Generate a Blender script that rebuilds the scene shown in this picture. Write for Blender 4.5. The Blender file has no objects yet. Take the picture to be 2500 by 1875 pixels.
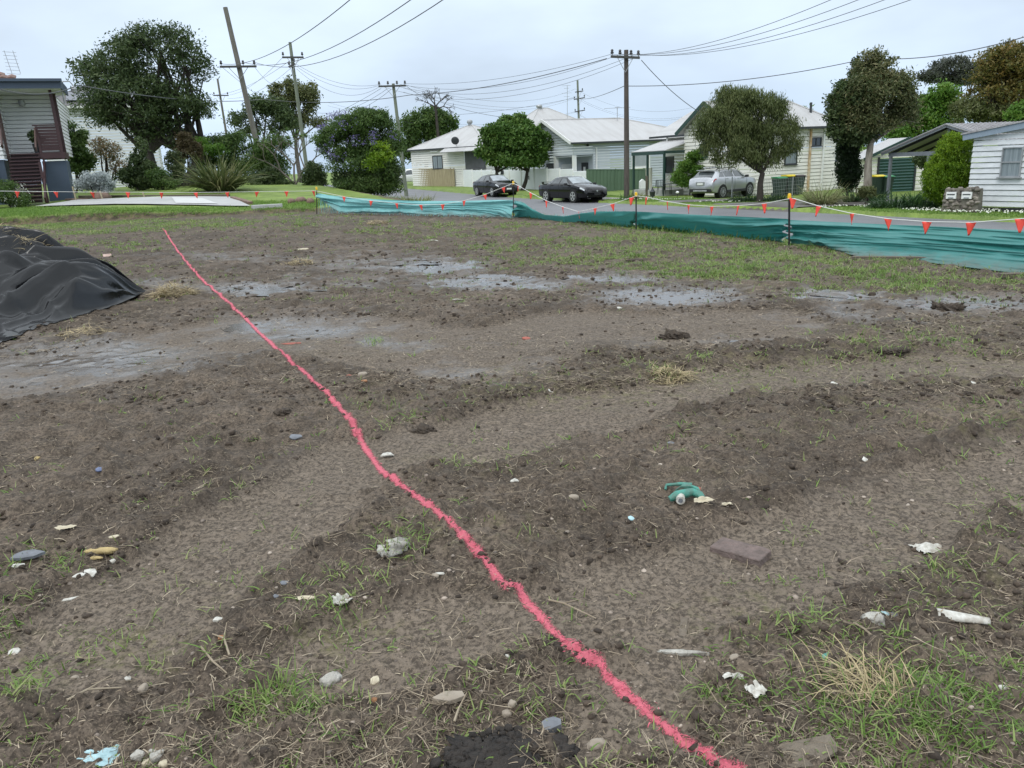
import bpy, math, random
import numpy as np
from mathutils import Vector, Matrix
random.seed(7); RNG = np.random.default_rng(11)
C = bpy.context.scene.collection
rad = math.radians
# ---------------------------------------------------------------- camera, sky, sun, exposure
EYE = 1.6; FPX = 1878.0; PITCH = rad(16.0); ROLL = rad(2.7)
_f = np.array([0, math.cos(PITCH), -math.sin(PITCH)])
_u0 = np.array([0, math.sin(PITCH), math.cos(PITCH)]); _r0 = np.array([1.0, 0, 0])
CR = _r0*math.cos(ROLL) - _u0*math.sin(ROLL); CU = _u0*math.cos(ROLL) + _r0*math.sin(ROLL)
cam_d = bpy.data.cameras.new("camera"); cam = bpy.data.objects.new("camera", cam_d); C.objects.link(cam)
cam_d.sensor_fit = 'HORIZONTAL'; cam_d.sensor_width = 36.0; cam_d.lens = 36.0*FPX/2500.0
cam_d.clip_start = 0.05; cam_d.clip_end = 5000
_m = Matrix(((CR[0], CU[0], -_f[0], 0), (CR[1], CU[1], -_f[1], 0), (CR[2], CU[2], -_f[2], EYE), (0, 0, 0, 1)))
cam.matrix_world = _m
S = bpy.context.scene; S.camera = cam
S.view_settings.view_transform = 'Standard'; S.view_settings.look = 'None'
S.view_settings.exposure = 0.14; S.view_settings.gamma = 1.0
S.render.resolution_x = 1024; S.render.resolution_y = 768
SUN_EL, SUN_AZ = rad(52), rad(215)
w = bpy.data.worlds.new("World"); S.world = w; w.use_nodes = True
nt = w.node_tree; nt.nodes.clear()
def N(nt, t, **k):
    n = nt.nodes.new(t)
    for a, b in k.items():
        if a == 'inp':
            for i, v in b.items(): n.inputs[i].default_value = v
        else: setattr(n, a, b)
    return n
def build_world():
    L = nt.links.new
    out = N(nt, 'ShaderNodeOutputWorld'); bg = N(nt, 'ShaderNodeBackground')
    sky = N(nt, 'ShaderNodeTexSky', sky_type='NISHITA', sun_disc=False, sun_elevation=SUN_EL, sun_rotation=SUN_AZ)
    sky.air_density = 1.0; sky.dust_density = 3.0
    hsv = N(nt, 'ShaderNodeHueSaturation', inp={'Saturation': 0.35, 'Value': 0.9}); L(sky.outputs[0], hsv.inputs['Color'])
    tc = N(nt, 'ShaderNodeTexCoord'); sep = N(nt, 'ShaderNodeSeparateXYZ'); L(tc.outputs['Generated'], sep.inputs[0])
    # overcast layer: brighter overhead, slate blue low down
    ramp = N(nt, 'ShaderNodeValToRGB'); L(sep.outputs['Z'], ramp.inputs[0])
    e = ramp.color_ramp.elements
    e[0].position = 0.0; e[0].color = (4.4, 5.6, 7.0, 1)
    e[1].position = 1.0; e[1].color = (13.5, 14.6, 15.6, 1)
    a = e.new(0.09); a.color = (5.2, 6.3, 7.7, 1)
    a = e.new(0.22); a.color = (6.3, 7.4, 8.6, 1)
    a = e.new(0.38); a.color = (8.0, 8.8, 9.5, 1)
    mp = N(nt, 'ShaderNodeMapping'); mp.inputs['Scale'].default_value = (1.0, 1.0, 2.6); L(tc.outputs['Generated'], mp.inputs[0])
    nz = N(nt, 'ShaderNodeTexNoise', inp={'Scale': 2.6, 'Detail': 5.0, 'Roughness': 0.5}); L(mp.outputs[0], nz.inputs['Vector'])
    mr = N(nt, 'ShaderNodeMapRange', inp={1: 0.3, 2: 0.75, 3: 0.86, 4: 1.30}); L(nz.outputs[0], mr.inputs[0])
    mul = N(nt, 'ShaderNodeVectorMath', operation='SCALE'); L(ramp.outputs[0], mul.inputs[0]); L(mr.outputs[0], mul.inputs['Scale'])
    mix = N(nt, 'ShaderNodeMix', data_type='RGBA'); mix.inputs[0].default_value = 0.88
    L(hsv.outputs[0], mix.inputs[6]); L(mul.outputs[0], mix.inputs[7])
    L(mix.outputs[2], bg.inputs[0]); bg.inputs[1].default_value = 0.124
    L(bg.outputs[0], out.inputs[0])
build_world()
sun_d = bpy.data.lights.new("sun", 'SUN'); sun_d.energy = 0.9; sun_d.angle = rad(25); sun_d.color = (1.0, 0.97, 0.92)
sun = bpy.data.objects.new("sun", sun_d); C.objects.link(sun)
_sd = Vector((math.sin(SUN_AZ)*math.cos(SUN_EL), math.cos(SUN_AZ)*math.cos(SUN_EL), math.sin(SUN_EL)))
sun.rotation_euler = (-_sd).to_track_quat('-Z', 'Y').to_euler()
try: S.cycles.max_bounces = 6; S.cycles.transparent_max_bounces = 16
except Exception: pass
# ---------------------------------------------------------------- pixel helpers (photo pixels, 2500 x 1875)
def ray(px, py):
    px = np.asarray(px, float)[..., None]; py = np.asarray(py, float)[..., None]
    return _f + CR*(px-1250.0)/FPX - CU*(py-937.5)/FPX
def at_y(px, py, y):
    d = ray(px, py); t = y/d[..., 1]
    return np.array([0, 0, EYE]) + d*np.asarray(t)[..., None]
def at_z(px, py, z=0.0):
    d = ray(px, py); t = (np.asarray(z)-EYE)/d[..., 2]
    return np.array([0, 0, EYE]) + d*np.asarray(t)[..., None]
def proj(P):
    v = np.asarray(P, float) - np.array([0, 0, EYE]); k = v@_f
    return 1250.0 + FPX*(v@CR)/k, 937.5 - FPX*(v@CU)/k
# ---------------------------------------------------------------- noise
def _hash(ix, iy, seed):
    h = (ix.astype(np.int64)*374761393 + iy.astype(np.int64)*668265263 + seed*1274126177) & 0xffffffff
    h = ((h ^ (h >> 13))*1274126177) & 0xffffffff
    h = ((h ^ (h >> 16))*2246822519) & 0xffffffff
    return ((h ^ (h >> 15)) & 0xffffff)/float(0xffffff)
def vnoise(x, y, seed=0):
    x = np.asarray(x, float); y = np.asarray(y, float)
    ix = np.floor(x); iy = np.floor(y); fx = x-ix; fy = y-iy
    fx = fx*fx*fx*(fx*(fx*6-15)+10); fy = fy*fy*fy*(fy*(fy*6-15)+10)
    a = _hash(ix, iy, seed); b = _hash(ix+1, iy, seed); c = _hash(ix, iy+1, seed); d = _hash(ix+1, iy+1, seed)
    return (a+(b-a)*fx)*(1-fy) + (c+(d-c)*fx)*fy
def fbm(x, y, scale, octs=3, seed=0):
    s = 0.0; a = 1.0; t = 0.0; f = 1.0/scale
    for o in range(octs):
        th = 0.6*o + seed
        xr = x*math.cos(th)-y*math.sin(th); yr = x*math.sin(th)+y*math.cos(th)
        s = s + a*(vnoise(xr*f+17.3*o, yr*f-9.1*o, seed+o*7)*2-1); t += a; a *= 0.5; f *= 2.03
    return s/t
def ss(a, b, x):
    t = np.clip((np.asarray(x, float)-a)/(b-a), 0, 1); return t*t*(3-2*t)
# ---------------------------------------------------------------- terrain
SU = np.array([-0.41, 0.912]); SN = np.array([0.912, 0.41]); SK = np.array([15.2, 22.8])   # street: away, across, a point on the far kerb
ROAD_W = 8.2
def street(x, y):
    dx = x-SK[0]; dy = y-SK[1]
    return dx*SU[0]+dy*SU[1], dx*SN[0]+dy*SN[1]
def spt(s, t): return SK + SU*s + SN*t
def road_z(s): return -0.75 + 0.6*ss(25, 75, s) + 0.8*ss(75, 200, s)
def bank_y(x): return 26.6 + 0.35*vnoise(x*0.5, x*0.0+3.0, 5) + 0.25*vnoise(x*2.1, x*0+1.0, 6)
def is_bank(x, y):
    s, t = street(x, y)
    return ss(0.0, 0.55, y-bank_y(x))*ss(-13.2, -15.2, t)
def macro(x, y):
    x = np.asarray(x, float); y = np.asarray(y, float)
    s, t = street(x, y)
    lot = 0.30*ss(9, 25, y)*ss(2.5, -7, x)
    plat = 0.42 + 0.2*ss(-8, -15, x) + 0.042*np.clip(y-27, 0, 12) + 0.01*np.clip(y-39, 0, 60)
    b = is_bank(x, y)
    near = lot*(1-b) + plat*b
    rz = road_z(s)
    far = rz + np.where(t > 0, 0.13 - 0.03*np.clip(t, 0, 9), 0.0)
    k = ss(-13.2, -9.0, t)
    z = near*(1-k) + far*k
    # road bed lies a little under its sheet, kerb step on the far side
    bed = ss(-ROAD_W-0.25, -ROAD_W+0.25, t)*(1-ss(-0.12, -0.02, t))
    return np.where(t > -0.12, rz + 0.13*ss(-0.10, 0.0, t) - 0.03*np.clip(t, 0, 9) - 0.06*(1-ss(-0.12, 0.0, t)), z - 0.06*bed)
def lanes_dist(P, poly):
    d = np.full(P.shape[0], 1e9)
    for a, b in zip(poly[:-1], poly[1:]):
        ab = b-a; t = np.clip(((P-a)@ab)/(ab@ab), 0, 1)
        d = np.minimum(d, np.linalg.norm(P-(a+t[:, None]*ab), axis=1))
    return d
def pxpoly(pts): return at_z([p[0] for p in pts], [p[1] for p in pts], 0.0)[:, :2]
SMOOTH = [(pxpoly([(250, 1560), (520, 1340), (760, 1170), (900, 1090), (1150, 1060), (1450, 985), (1750, 930), (2200, 900), (2700, 900)]), 0.40),
          (pxpoly([(1500, 1450), (1850, 1380), (2120, 1270), (2300, 1190), (2700, 1120)]), 0.34),
          (pxpoly([(-300, 980), (200, 890), (520, 815), (800, 810), (1150, 850), (1400, 800), (1800, 790)]), 0.9),
          (pxpoly([(850, 1560), (1150, 1500), (1400, 1460), (1650, 1560), (1500, 1700)]), 0.22)]
RIDGE = [(pxpoly([(350, 1290), (560, 1200), (760, 1085), (930, 1020), (1120, 990)]), 0.10, 0.038),
         (pxpoly([(900, 1330), (1150, 1260), (1450, 1190), (1700, 1090)]), 0.11, 0.026),
         (pxpoly([(1750, 1230), (2050, 1190), (2230, 1120), (2500, 1040)]), 0.10, 0.038),
         (pxpoly([(1180, 960), (1450, 930), (1700, 880), (2050, 870)]), 0.2, 0.035),
         (pxpoly([(300, 1560), (520, 1480), (700, 1500), (950, 1440)]), 0.09, 0.02),
         (pxpoly([(1300, 860), (1500, 835), (1900, 845), (2250, 860)]), 0.25, 0.03)]
WETS = [(1060, 655, 130, 17, 1.25), (1190, 690, 150, 22, 1.1), (1500, 680, 160, 18, .85), (1640, 722, 200, 26, 1.2), (900, 690, 250, 22, .55), (620, 706, 170, 16, 1.0), (730, 800, 260, 45, .72),
        (220, 870, 380, 60, .85), (80, 930, 260, 45, .6), (2050, 725, 130, 14, 1.2), (2350, 745, 230, 26, 1.0), (2120, 770, 350, 40, .5), (560, 640, 260, 14, .45), (1150, 900, 260, 45, .45), (960, 650, 300, 30, .6),
        (2480, 738, 60, 8, 1.2), (1990, 712, 90, 8, 1.0), (1300, 700, 110, 14, 1.0), (420, 700, 160, 14, .6), (1750, 830, 240, 30, .4), (950, 830, 180, 22, .6)]
def lot_masks(x, y):
    """(smooth track 0..1, ridge height, wet 0..1.3) of the lot at x, y"""
    P = np.stack([x, y], 1); sm = np.zeros(len(x)); rg = np.zeros(len(x))
    wob = 0.13*fbm(x, y, 0.8, 2, 41) + 0.11*fbm(x, y, 0.22, 2, 43)
    for poly, wd in SMOOTH:
        d = lanes_dist(P, poly)+wob; sm = np.maximum(sm, 1-ss(wd*0.80, wd*1.12, d))
    for poly, wd, h in RIDGE:
        d = lanes_dist(P, poly)+wob*0.6; rg = np.maximum(rg, h*(1-ss(0, wd*1.6, d))*(0.6+0.6*vnoise(x*2.1, y*2.1, 77)))
    z0 = np.stack([x, y, np.zeros_like(x)], 1); ok = y > 0.5
    wt = np.zeros(len(x)); px, py = proj(z0[ok]); acc = np.zeros(len(px))
    for cx, cy, rx, ry, a in WETS:
        acc = np.maximum(acc, a*np.exp(-(((px-cx)/rx)**2 + ((py-cy)/ry)**2)))
    wt[ok] = acc
    return sm, rg, wt
def is_lot(x, y):
    s, t = street(x, y)
    return (1-ss(-13.3, -12.6, t + 0.3*fbm(x, y, 0.8, 2, 3)))*(1-is_bank(x, y))
def ground(x, y, full=False):
    x = np.atleast_1d(np.asarray(x, float)); y = np.atleast_1d(np.asarray(y, float))
    z = macro(x, y); lot = is_lot(x, y); sm, rg, wt = lot_masks(x, y)
    r = np.hypot(x, y) + 0.3
    rough = (1-0.80*sm)*np.clip(1-0.40*wt, 0.3, 1)
    fade = lambda lam: ss(lam*230, lam*90, r)            # grid too coarse for this wavelength further out
    d = 0.035*fbm(x, y, 2.6, 2, 1)*(1-0.6*np.clip(wt, 0, 1))
    d += (0.024*fbm(x, y, 0.55, 2, 2) + 0.02*np.abs(fbm(x, y, 0.4, 2, 9)))*rough
    c = fbm(x, y, 0.16, 2, 4); d += 0.048*np.clip(c, -0.12, 1)*rough*fade(0.16)
    c = np.abs(fbm(x, y, 0.28, 3, 14)); d += 0.05*np.clip(c-0.12, 0, 1)*rough*fade(0.2)
    c = fbm(x, y, 0.055, 2, 8); d += 0.024*np.clip(c, -0.2, 1)*(0.18+rough)*fade(0.055)
    d += 0.009*fbm(x, y, 0.026, 2, 12)*fade(0.026)*(0.5+rough)
    d += rg - 0.02*np.clip(wt, 0, 1.2) - 0.030*sm
    # crumbly excavated face on the bank, soft lawn elsewhere
    b = is_bank(x, y); edge = 4*b*(1-b)
    lawn = 0.03*fbm(x, y, 1.3, 2, 21)
    s, t = street(x, y)
    onroad = (t > -ROAD_W-0.6) & (t < 0.4)
    z = z + np.where(onroad, 0.0, d*lot + lawn*(1-lot) + edge*0.09*fbm(x, y, 0.45, 3, 23))
    if full: return z, lot, sm, rg, wt, edge
    return z
def gz(x, y): return float(ground([x], [y])[0])
def march(px, py):
    """first crossing of one sight line with the terrain"""
    d = ray([px], [py])[0]; d = d/d[1]; y = np.concatenate([np.arange(1.2, 60, 0.05), np.arange(60, 160, 0.5)])
    P = np.array([0, 0, EYE]) + y[:, None]*d; z = macro(P[:, 0], P[:, 1]); k = np.argmax(P[:, 2] <= z)
    q = P[k]; q[2] = ground([q[0]], [q[1]])[0]; return q
def on_ground(px, py, it=6):
    """world points on the real ground under photo pixels"""
    px = np.atleast_1d(np.asarray(px, float)); py = np.atleast_1d(np.asarray(py, float))
    z = np.zeros(len(px))
    for _ in range(it):
        P = at_z(px, py, z); y = np.clip(P[:, 1], 0.2, 200); z = np.where(P[:, 1] > 0, macro(P[:, 0], y), 0.0)
    P = at_z(px, py, z); z = np.where(P[:, 1] > 0, ground(P[:, 0], P[:, 1]), 0.0); P = at_z(px, py, z); P[:, 2] = ground(P[:, 0], P[:, 1]); return P
# ---------------------------------------------------------------- scene helpers
def tag(o, label=None, cat=None, group=None, kind=None):
    if label: o['label'] = label
    if cat: o['category'] = cat
    if group: o['group'] = group
    if kind: o['kind'] = kind
    return o
def thing(name, label, cat, loc=(0, 0, 0), rotz=0.0, group=None):
    o = bpy.data.objects.new(name, None); C.objects.link(o); o.empty_display_size = 0.2
    o.location = loc; o.rotation_euler = (0, 0, rotz); return tag(o, label, cat, group)
def copy_tree(o, parent=None):
    c = o.copy(); C.objects.link(c)
    if parent: c.parent = parent
    for ch in list(o.children): copy_tree(ch, c)
    return c
def link_mesh(name, me, mats, parent=None, smooth=False):
    o = bpy.data.objects.new(name, me); C.objects.link(o)
    for m in (mats if isinstance(mats, (list, tuple)) else [mats]): me.materials.append(m)
    if smooth: me.polygons.foreach_set('use_smooth', np.ones(len(me.polygons), bool))
    if parent: o.parent = parent
    return o
def np_mesh(name, V, F, attrs=None):
    """V (n,3), F (m,k) all faces the same size; attrs {name: (n,) floats}"""
    me = bpy.data.meshes.new(name); V = np.ascontiguousarray(V, np.float32); F = np.ascontiguousarray(F, np.int32)
    me.vertices.add(len(V)); me.vertices.foreach_set('co', V.ravel())
    k = F.shape[1]; me.loops.add(F.size); me.loops.foreach_set('vertex_index', F.ravel())
    me.polygons.add(len(F)); me.polygons.foreach_set('loop_start', np.arange(0, F.size, k, dtype=np.int32))
    me.polygons.foreach_set('loop_total', np.full(len(F), k, np.int32))
    for a, v in (attrs or {}).items():
        at = me.attributes.new(a, 'FLOAT', 'POINT'); at.data.foreach_set('value', np.ascontiguousarray(v, np.float32))
    me.update(calc_edges=True); return me
class MB:
    """collects shapes, builds ONE mesh object"""
    def __init__(s): s.v = []; s.f = []; s.mi = []; s.cur = 0
    def add(s, V, F):
        n = len(s.v); s.v.extend([tuple(map(float, p)) for p in V]); s.f.extend([tuple(int(i)+n for i in f) for f in F]); s.mi.extend([s.cur]*len(F)); return s
    def box(s, c, d, rz=0.0, M=None):
        x, y, z = d[0]/2, d[1]/2, d[2]/2
        V = [Vector(p) for p in ((-x,-y,-z),(x,-y,-z),(x,y,-z),(-x,y,-z),(-x,-y,z),(x,-y,z),(x,y,z),(-x,y,z))]
        R = M if M is not None else Matrix.Rotation(rz, 3, 'Z')
        V = [R@p + Vector(c) for p in V]
        return s.add(V, [(0,3,2,1),(4,5,6,7),(0,1,5,4),(1,2,6,5),(2,3,7,6),(3,0,4,7)])
    def bar(s, a, b, wx, wz=None):
        """square bar between two points"""
        a = Vector(a); b = Vector(b); wz = wz or wx; d = b-a; L = d.length
        q = d.to_track_quat('X', 'Z').to_matrix()
        return s.box((a+b)/2, (L, wx, wz), M=q)
    def tube(s, pts, radii, n=8, caps=True):
        pts = [Vector(p) for p in pts]; k = len(pts)
        if not isinstance(radii, (list, tuple, np.ndarray)): radii = [radii]*k
        V = []; up = None
        for i, p in enumerate(pts):
            d = (pts[min(i+1, k-1)]-pts[max(i-1, 0)])
            d = d.normalized() if d.length > 1e-9 else Vector((0, 0, 1))
            if up is None:
                up = Vector((0, 0, 1)) if abs(d.z) < 0.9 else Vector((1, 0, 0))
            a = d.cross(up); a = a.normalized() if a.length > 1e-6 else Vector((1, 0, 0)); b = a.cross(d).normalized(); up = b
            for j in range(n):
                t = 2*math.pi*j/n; V.append(p + (a*math.cos(t)+b*math.sin(t))*radii[i])
        F = [(i*n+j, i*n+(j+1) % n, (i+1)*n+(j+1) % n, (i+1)*n+j) for i in range(k-1) for j in range(n)]
        if caps: F += [tuple(range(n-1, -1, -1)), tuple((k-1)*n+j for j in range(n))]
        return s.add(V, F)
    def lathe(s, c, prof, n=16, axis='Z'):
        V = []; k = len(prof)
        for r, z in prof:
            for j in range(n):
                t = 2*math.pi*j/n; p = (r*math.cos(t), r*math.sin(t), z)
                if axis == 'Y': p = (p[0], p[2], p[1])
                if axis == 'X': p = (p[2], p[0], p[1])
                V.append((p[0]+c[0], p[1]+c[1], p[2]+c[2]))
        F = [(i*n+j, i*n+(j+1) % n, (i+1)*n+(j+1) % n, (i+1)*n+j) for i in range(k-1) for j in range(n)]
        F += [tuple(range(n-1, -1, -1)), tuple((k-1)*n+j for j in range(n))]
        return s.add(V, F)
    def prism(s, poly, a, b):
        """polygon of 3D points extruded by vector b-a"""
        d = Vector(b)-Vector(a); n = len(poly); V = [Vector(p) for p in poly] + [Vector(p)+d for p in poly]
        F = [tuple(range(n-1, -1, -1)), tuple(range(n, 2*n))] + [(i, (i+1) % n, n+(i+1) % n, n+i) for i in range(n)]
        return s.add(V, F)
    def sheet(s, quad, th):
        """thick panel from 4 points"""
        a, b, c, d = [Vector(p) for p in quad]; nrm = (b-a).cross(d-a).normalized()*th
        return s.prism([a, b, c, d], (0, 0, 0), nrm)
    def build(s, name, mats, parent=None, smooth=False, off=None, bevel=0.0):
        me = bpy.data.meshes.new(name)
        V = s.v if off is None else [(p[0]-off[0], p[1]-off[1], p[2]-off[2]) for p in s.v]
        me.from_pydata(V, [], s.f); me.validate(); 
        import bmesh as bmx
        b = bmx.new(); b.from_mesh(me); bmx.ops.recalc_face_normals(b, faces=b.faces); b.to_mesh(me); b.free()
        if len(me.polygons) == len(s.mi) and any(s.mi): me.polygons.foreach_set('material_index', s.mi)
        o = link_mesh(name, me, mats, parent, smooth)
        if smooth: me.set_sharp_from_angle(angle=rad(40))
        if bevel:
            m = o.modifiers.new('bevel', 'BEVEL'); m.width = bevel; m.segments = 2; m.limit_method = 'ANGLE'
        return o
# ---------------------------------------------------------------- materials
def _prin(name):
    m = bpy.data.materials.new(name); m.use_nodes = True; t = m.node_tree
    return m, t, t.nodes['Principled BSDF'], t.nodes['Material Output']
def mat(name, col, rough=0.6, metal=0.0, var=0.25, scale=3.0, bump=0.0, bscale=None, col2=None, stretch=(1, 1, 1), spec=0.5, island=0.0, coat=0.0):
    """principled with noise between two colours, optional bump and per-piece variation"""
    m, t, p, o = _prin(name); L = t.links.new
    tc = N(t, 'ShaderNodeTexCoord'); mp = N(t, 'ShaderNodeMapping'); mp.inputs['Scale'].default_value = stretch; L(tc.outputs['Object'], mp.inputs[0])
    nz = N(t, 'ShaderNodeTexNoise', inp={'Scale': scale, 'Detail': 5.0, 'Roughness': 0.6}); L(mp.outputs[0], nz.inputs['Vector'])
    c2 = col2 or tuple(max(0.0, c*(1-var)) for c in col)
    mr = N(t, 'ShaderNodeMapRange', inp={1: 0.32, 2: 0.68, 3: 0.0, 4: 1.0}); L(nz.outputs[0], mr.inputs[0])
    mx = N(t, 'ShaderNodeMix', data_type='RGBA'); mx.inputs[6].default_value = (*col, 1); mx.inputs[7].default_value = (*c2, 1); L(mr.outputs[0], mx.inputs[0])
    src = mx.outputs[2]
    if island:
        g = N(t, 'ShaderNodeNewGeometry'); ir = N(t, 'ShaderNodeMapRange', inp={3: 1-island, 4: 1+island}); L(g.outputs['Random Per Island'], ir.inputs[0])
        vm = N(t, 'ShaderNodeVectorMath', operation='SCALE'); L(src, vm.inputs[0]); L(ir.outputs[0], vm.inputs['Scale']); src = vm.outputs[0]
    L(src, p.inputs['Base Color'])
    p.inputs['Roughness'].default_value = rough; p.inputs['Metallic'].default_value = metal; p.inputs['Specular IOR Level'].default_value = spec
    p.inputs['Coat Weight'].default_value = coat
    if bump:
        n2 = N(t, 'ShaderNodeTexNoise', inp={'Scale': bscale or scale*6, 'Detail': 4.0}); L(mp.outputs[0], n2.inputs['Vector'])
        b = N(t, 'ShaderNodeBump', inp={'Strength': bump, 'Distance': 0.02}); L(n2.outputs[0], b.inputs['Height']); L(b.outputs[0], p.inputs['Normal'])
    return m
def leaf_mat(name, cols, transl=0.35, rough=0.5):
    """leaf material: colour picked per leaf from a ramp, plus broad natural patches"""
    m, t, p, o = _prin(name); L = t.links.new
    g = N(t, 'ShaderNodeNewGeometry'); tc = N(t, 'ShaderNodeTexCoord')
    nz = N(t, 'ShaderNodeTexNoise', inp={'Scale': 0.9, 'Detail': 3.0}); L(tc.outputs['Object'], nz.inputs['Vector'])
    ad = N(t, 'ShaderNodeMath', operation='MULTIPLY_ADD', inp={1: 0.6}); L(g.outputs['Random Per Island'], ad.inputs[0])
    mr = N(t, 'ShaderNodeMapRange', inp={1: 0.3, 2: 0.7, 3: 0.0, 4: 0.4}); L(nz.outputs[0], mr.inputs[0]); L(mr.outputs[0], ad.inputs[2])
    r = N(t, 'ShaderNodeValToRGB'); L(ad.outputs[0], r.inputs[0]); e = r.color_ramp.elements
    e[0].color = (*cols[0], 1); e[1].color = (*cols[-1], 1)
    for i, c in enumerate(cols[1:-1]): k = e.new((i+1)/(len(cols)-1)); k.color = (*c, 1)
    L(r.outputs[0], p.inputs['Base Color']); p.inputs['Roughness'].default_value = rough; p.inputs['Specular IOR Level'].default_value = 0.35
    tr = N(t, 'ShaderNodeBsdfTranslucent'); L(r.outputs[0], tr.inputs[0])
    ms = N(t, 'ShaderNodeMixShader', inp={0: transl}); L(p.outputs[0], ms.inputs[1]); L(tr.outputs[0], ms.inputs[2]); L(ms.outputs[0], o.inputs[0])
    return m
def attr(t, name):
    a = t.nodes.new('ShaderNodeAttribute'); a.attribute_name = name; return a.outputs['Fac']
# ---------------------------------------------------------------- leaves, blades, strips
def rand_unit(n):
    v = RNG.normal(size=(n, 3)); return v/np.linalg.norm(v, axis=1)[:, None]
def leaf_quads(P, L, Wd, D=None, flat=0.0):
    """diamond leaves at P, length L, width Wd, direction D (random if None)"""
    n = len(P); L = np.broadcast_to(L, n)[:, None]; Wd = np.broadcast_to(Wd, n)[:, None]
    if D is None: D = rand_unit(n)
    D = D/np.linalg.norm(D, axis=1)[:, None]
    q = rand_unit(n); q[:, 2] *= (1-flat); A = np.cross(D, q); A /= np.linalg.norm(A, axis=1)[:, None]+1e-9
    B = np.cross(D, A)
    V = np.stack([P-D*L*0.5, P+A*Wd*0.5+B*Wd*0.15, P+D*L*0.5, P-A*Wd*0.5+B*Wd*0.15], 1).reshape(-1, 3)
    return V, np.arange(4*n).reshape(n, 4)
def strips(P, D, L, Wd, droop, segs=3, side=None, curl=0.0):
    """tapering blades rooted at P, heading D (n,3), drooping under their weight; quads"""
    n = len(P); L = np.broadcast_to(L, n); Wd = np.broadcast_to(Wd, n); droop = np.broadcast_to(droop, n)
    D = D/np.linalg.norm(D, axis=1)[:, None]
    if side is None:
        side = np.cross(D, np.array([0, 0, 1.0])+0.3*RNG.normal(size=(n, 3)))
    side = side/(np.linalg.norm(side, axis=1)[:, None]+1e-9)
    rows = []; bend = curl*RNG.normal(size=n)
    for k in range(segs+1):
        u = k/segs; c = P + D*(L*u)[:, None]; c = c + side*(bend*L*u*u)[:, None]
        c[:, 2] -= droop*L*u*u
        wv = Wd*(1-u**1.6)*0.5 + 0.0006
        rows.append((c-side*wv[:, None], c+side*wv[:, None]))
    V = np.stack([r[i] for r in rows for i in (0, 1)], 1).reshape(-1, 3)
    b = np.arange(n)*(2*(segs+1)); F = np.stack([np.stack([b+2*k, b+2*k+1, b+2*k+3, b+2*k+2], 1) for k in range(segs)], 1).reshape(-1, 4)
    return V, F
def join(parts):
    Vs, Fs, k = [], [], 0
    for V, F in parts: Vs.append(V); Fs.append(F+k); k += len(V)
    return np.concatenate(Vs), np.concatenate(Fs)
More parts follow.
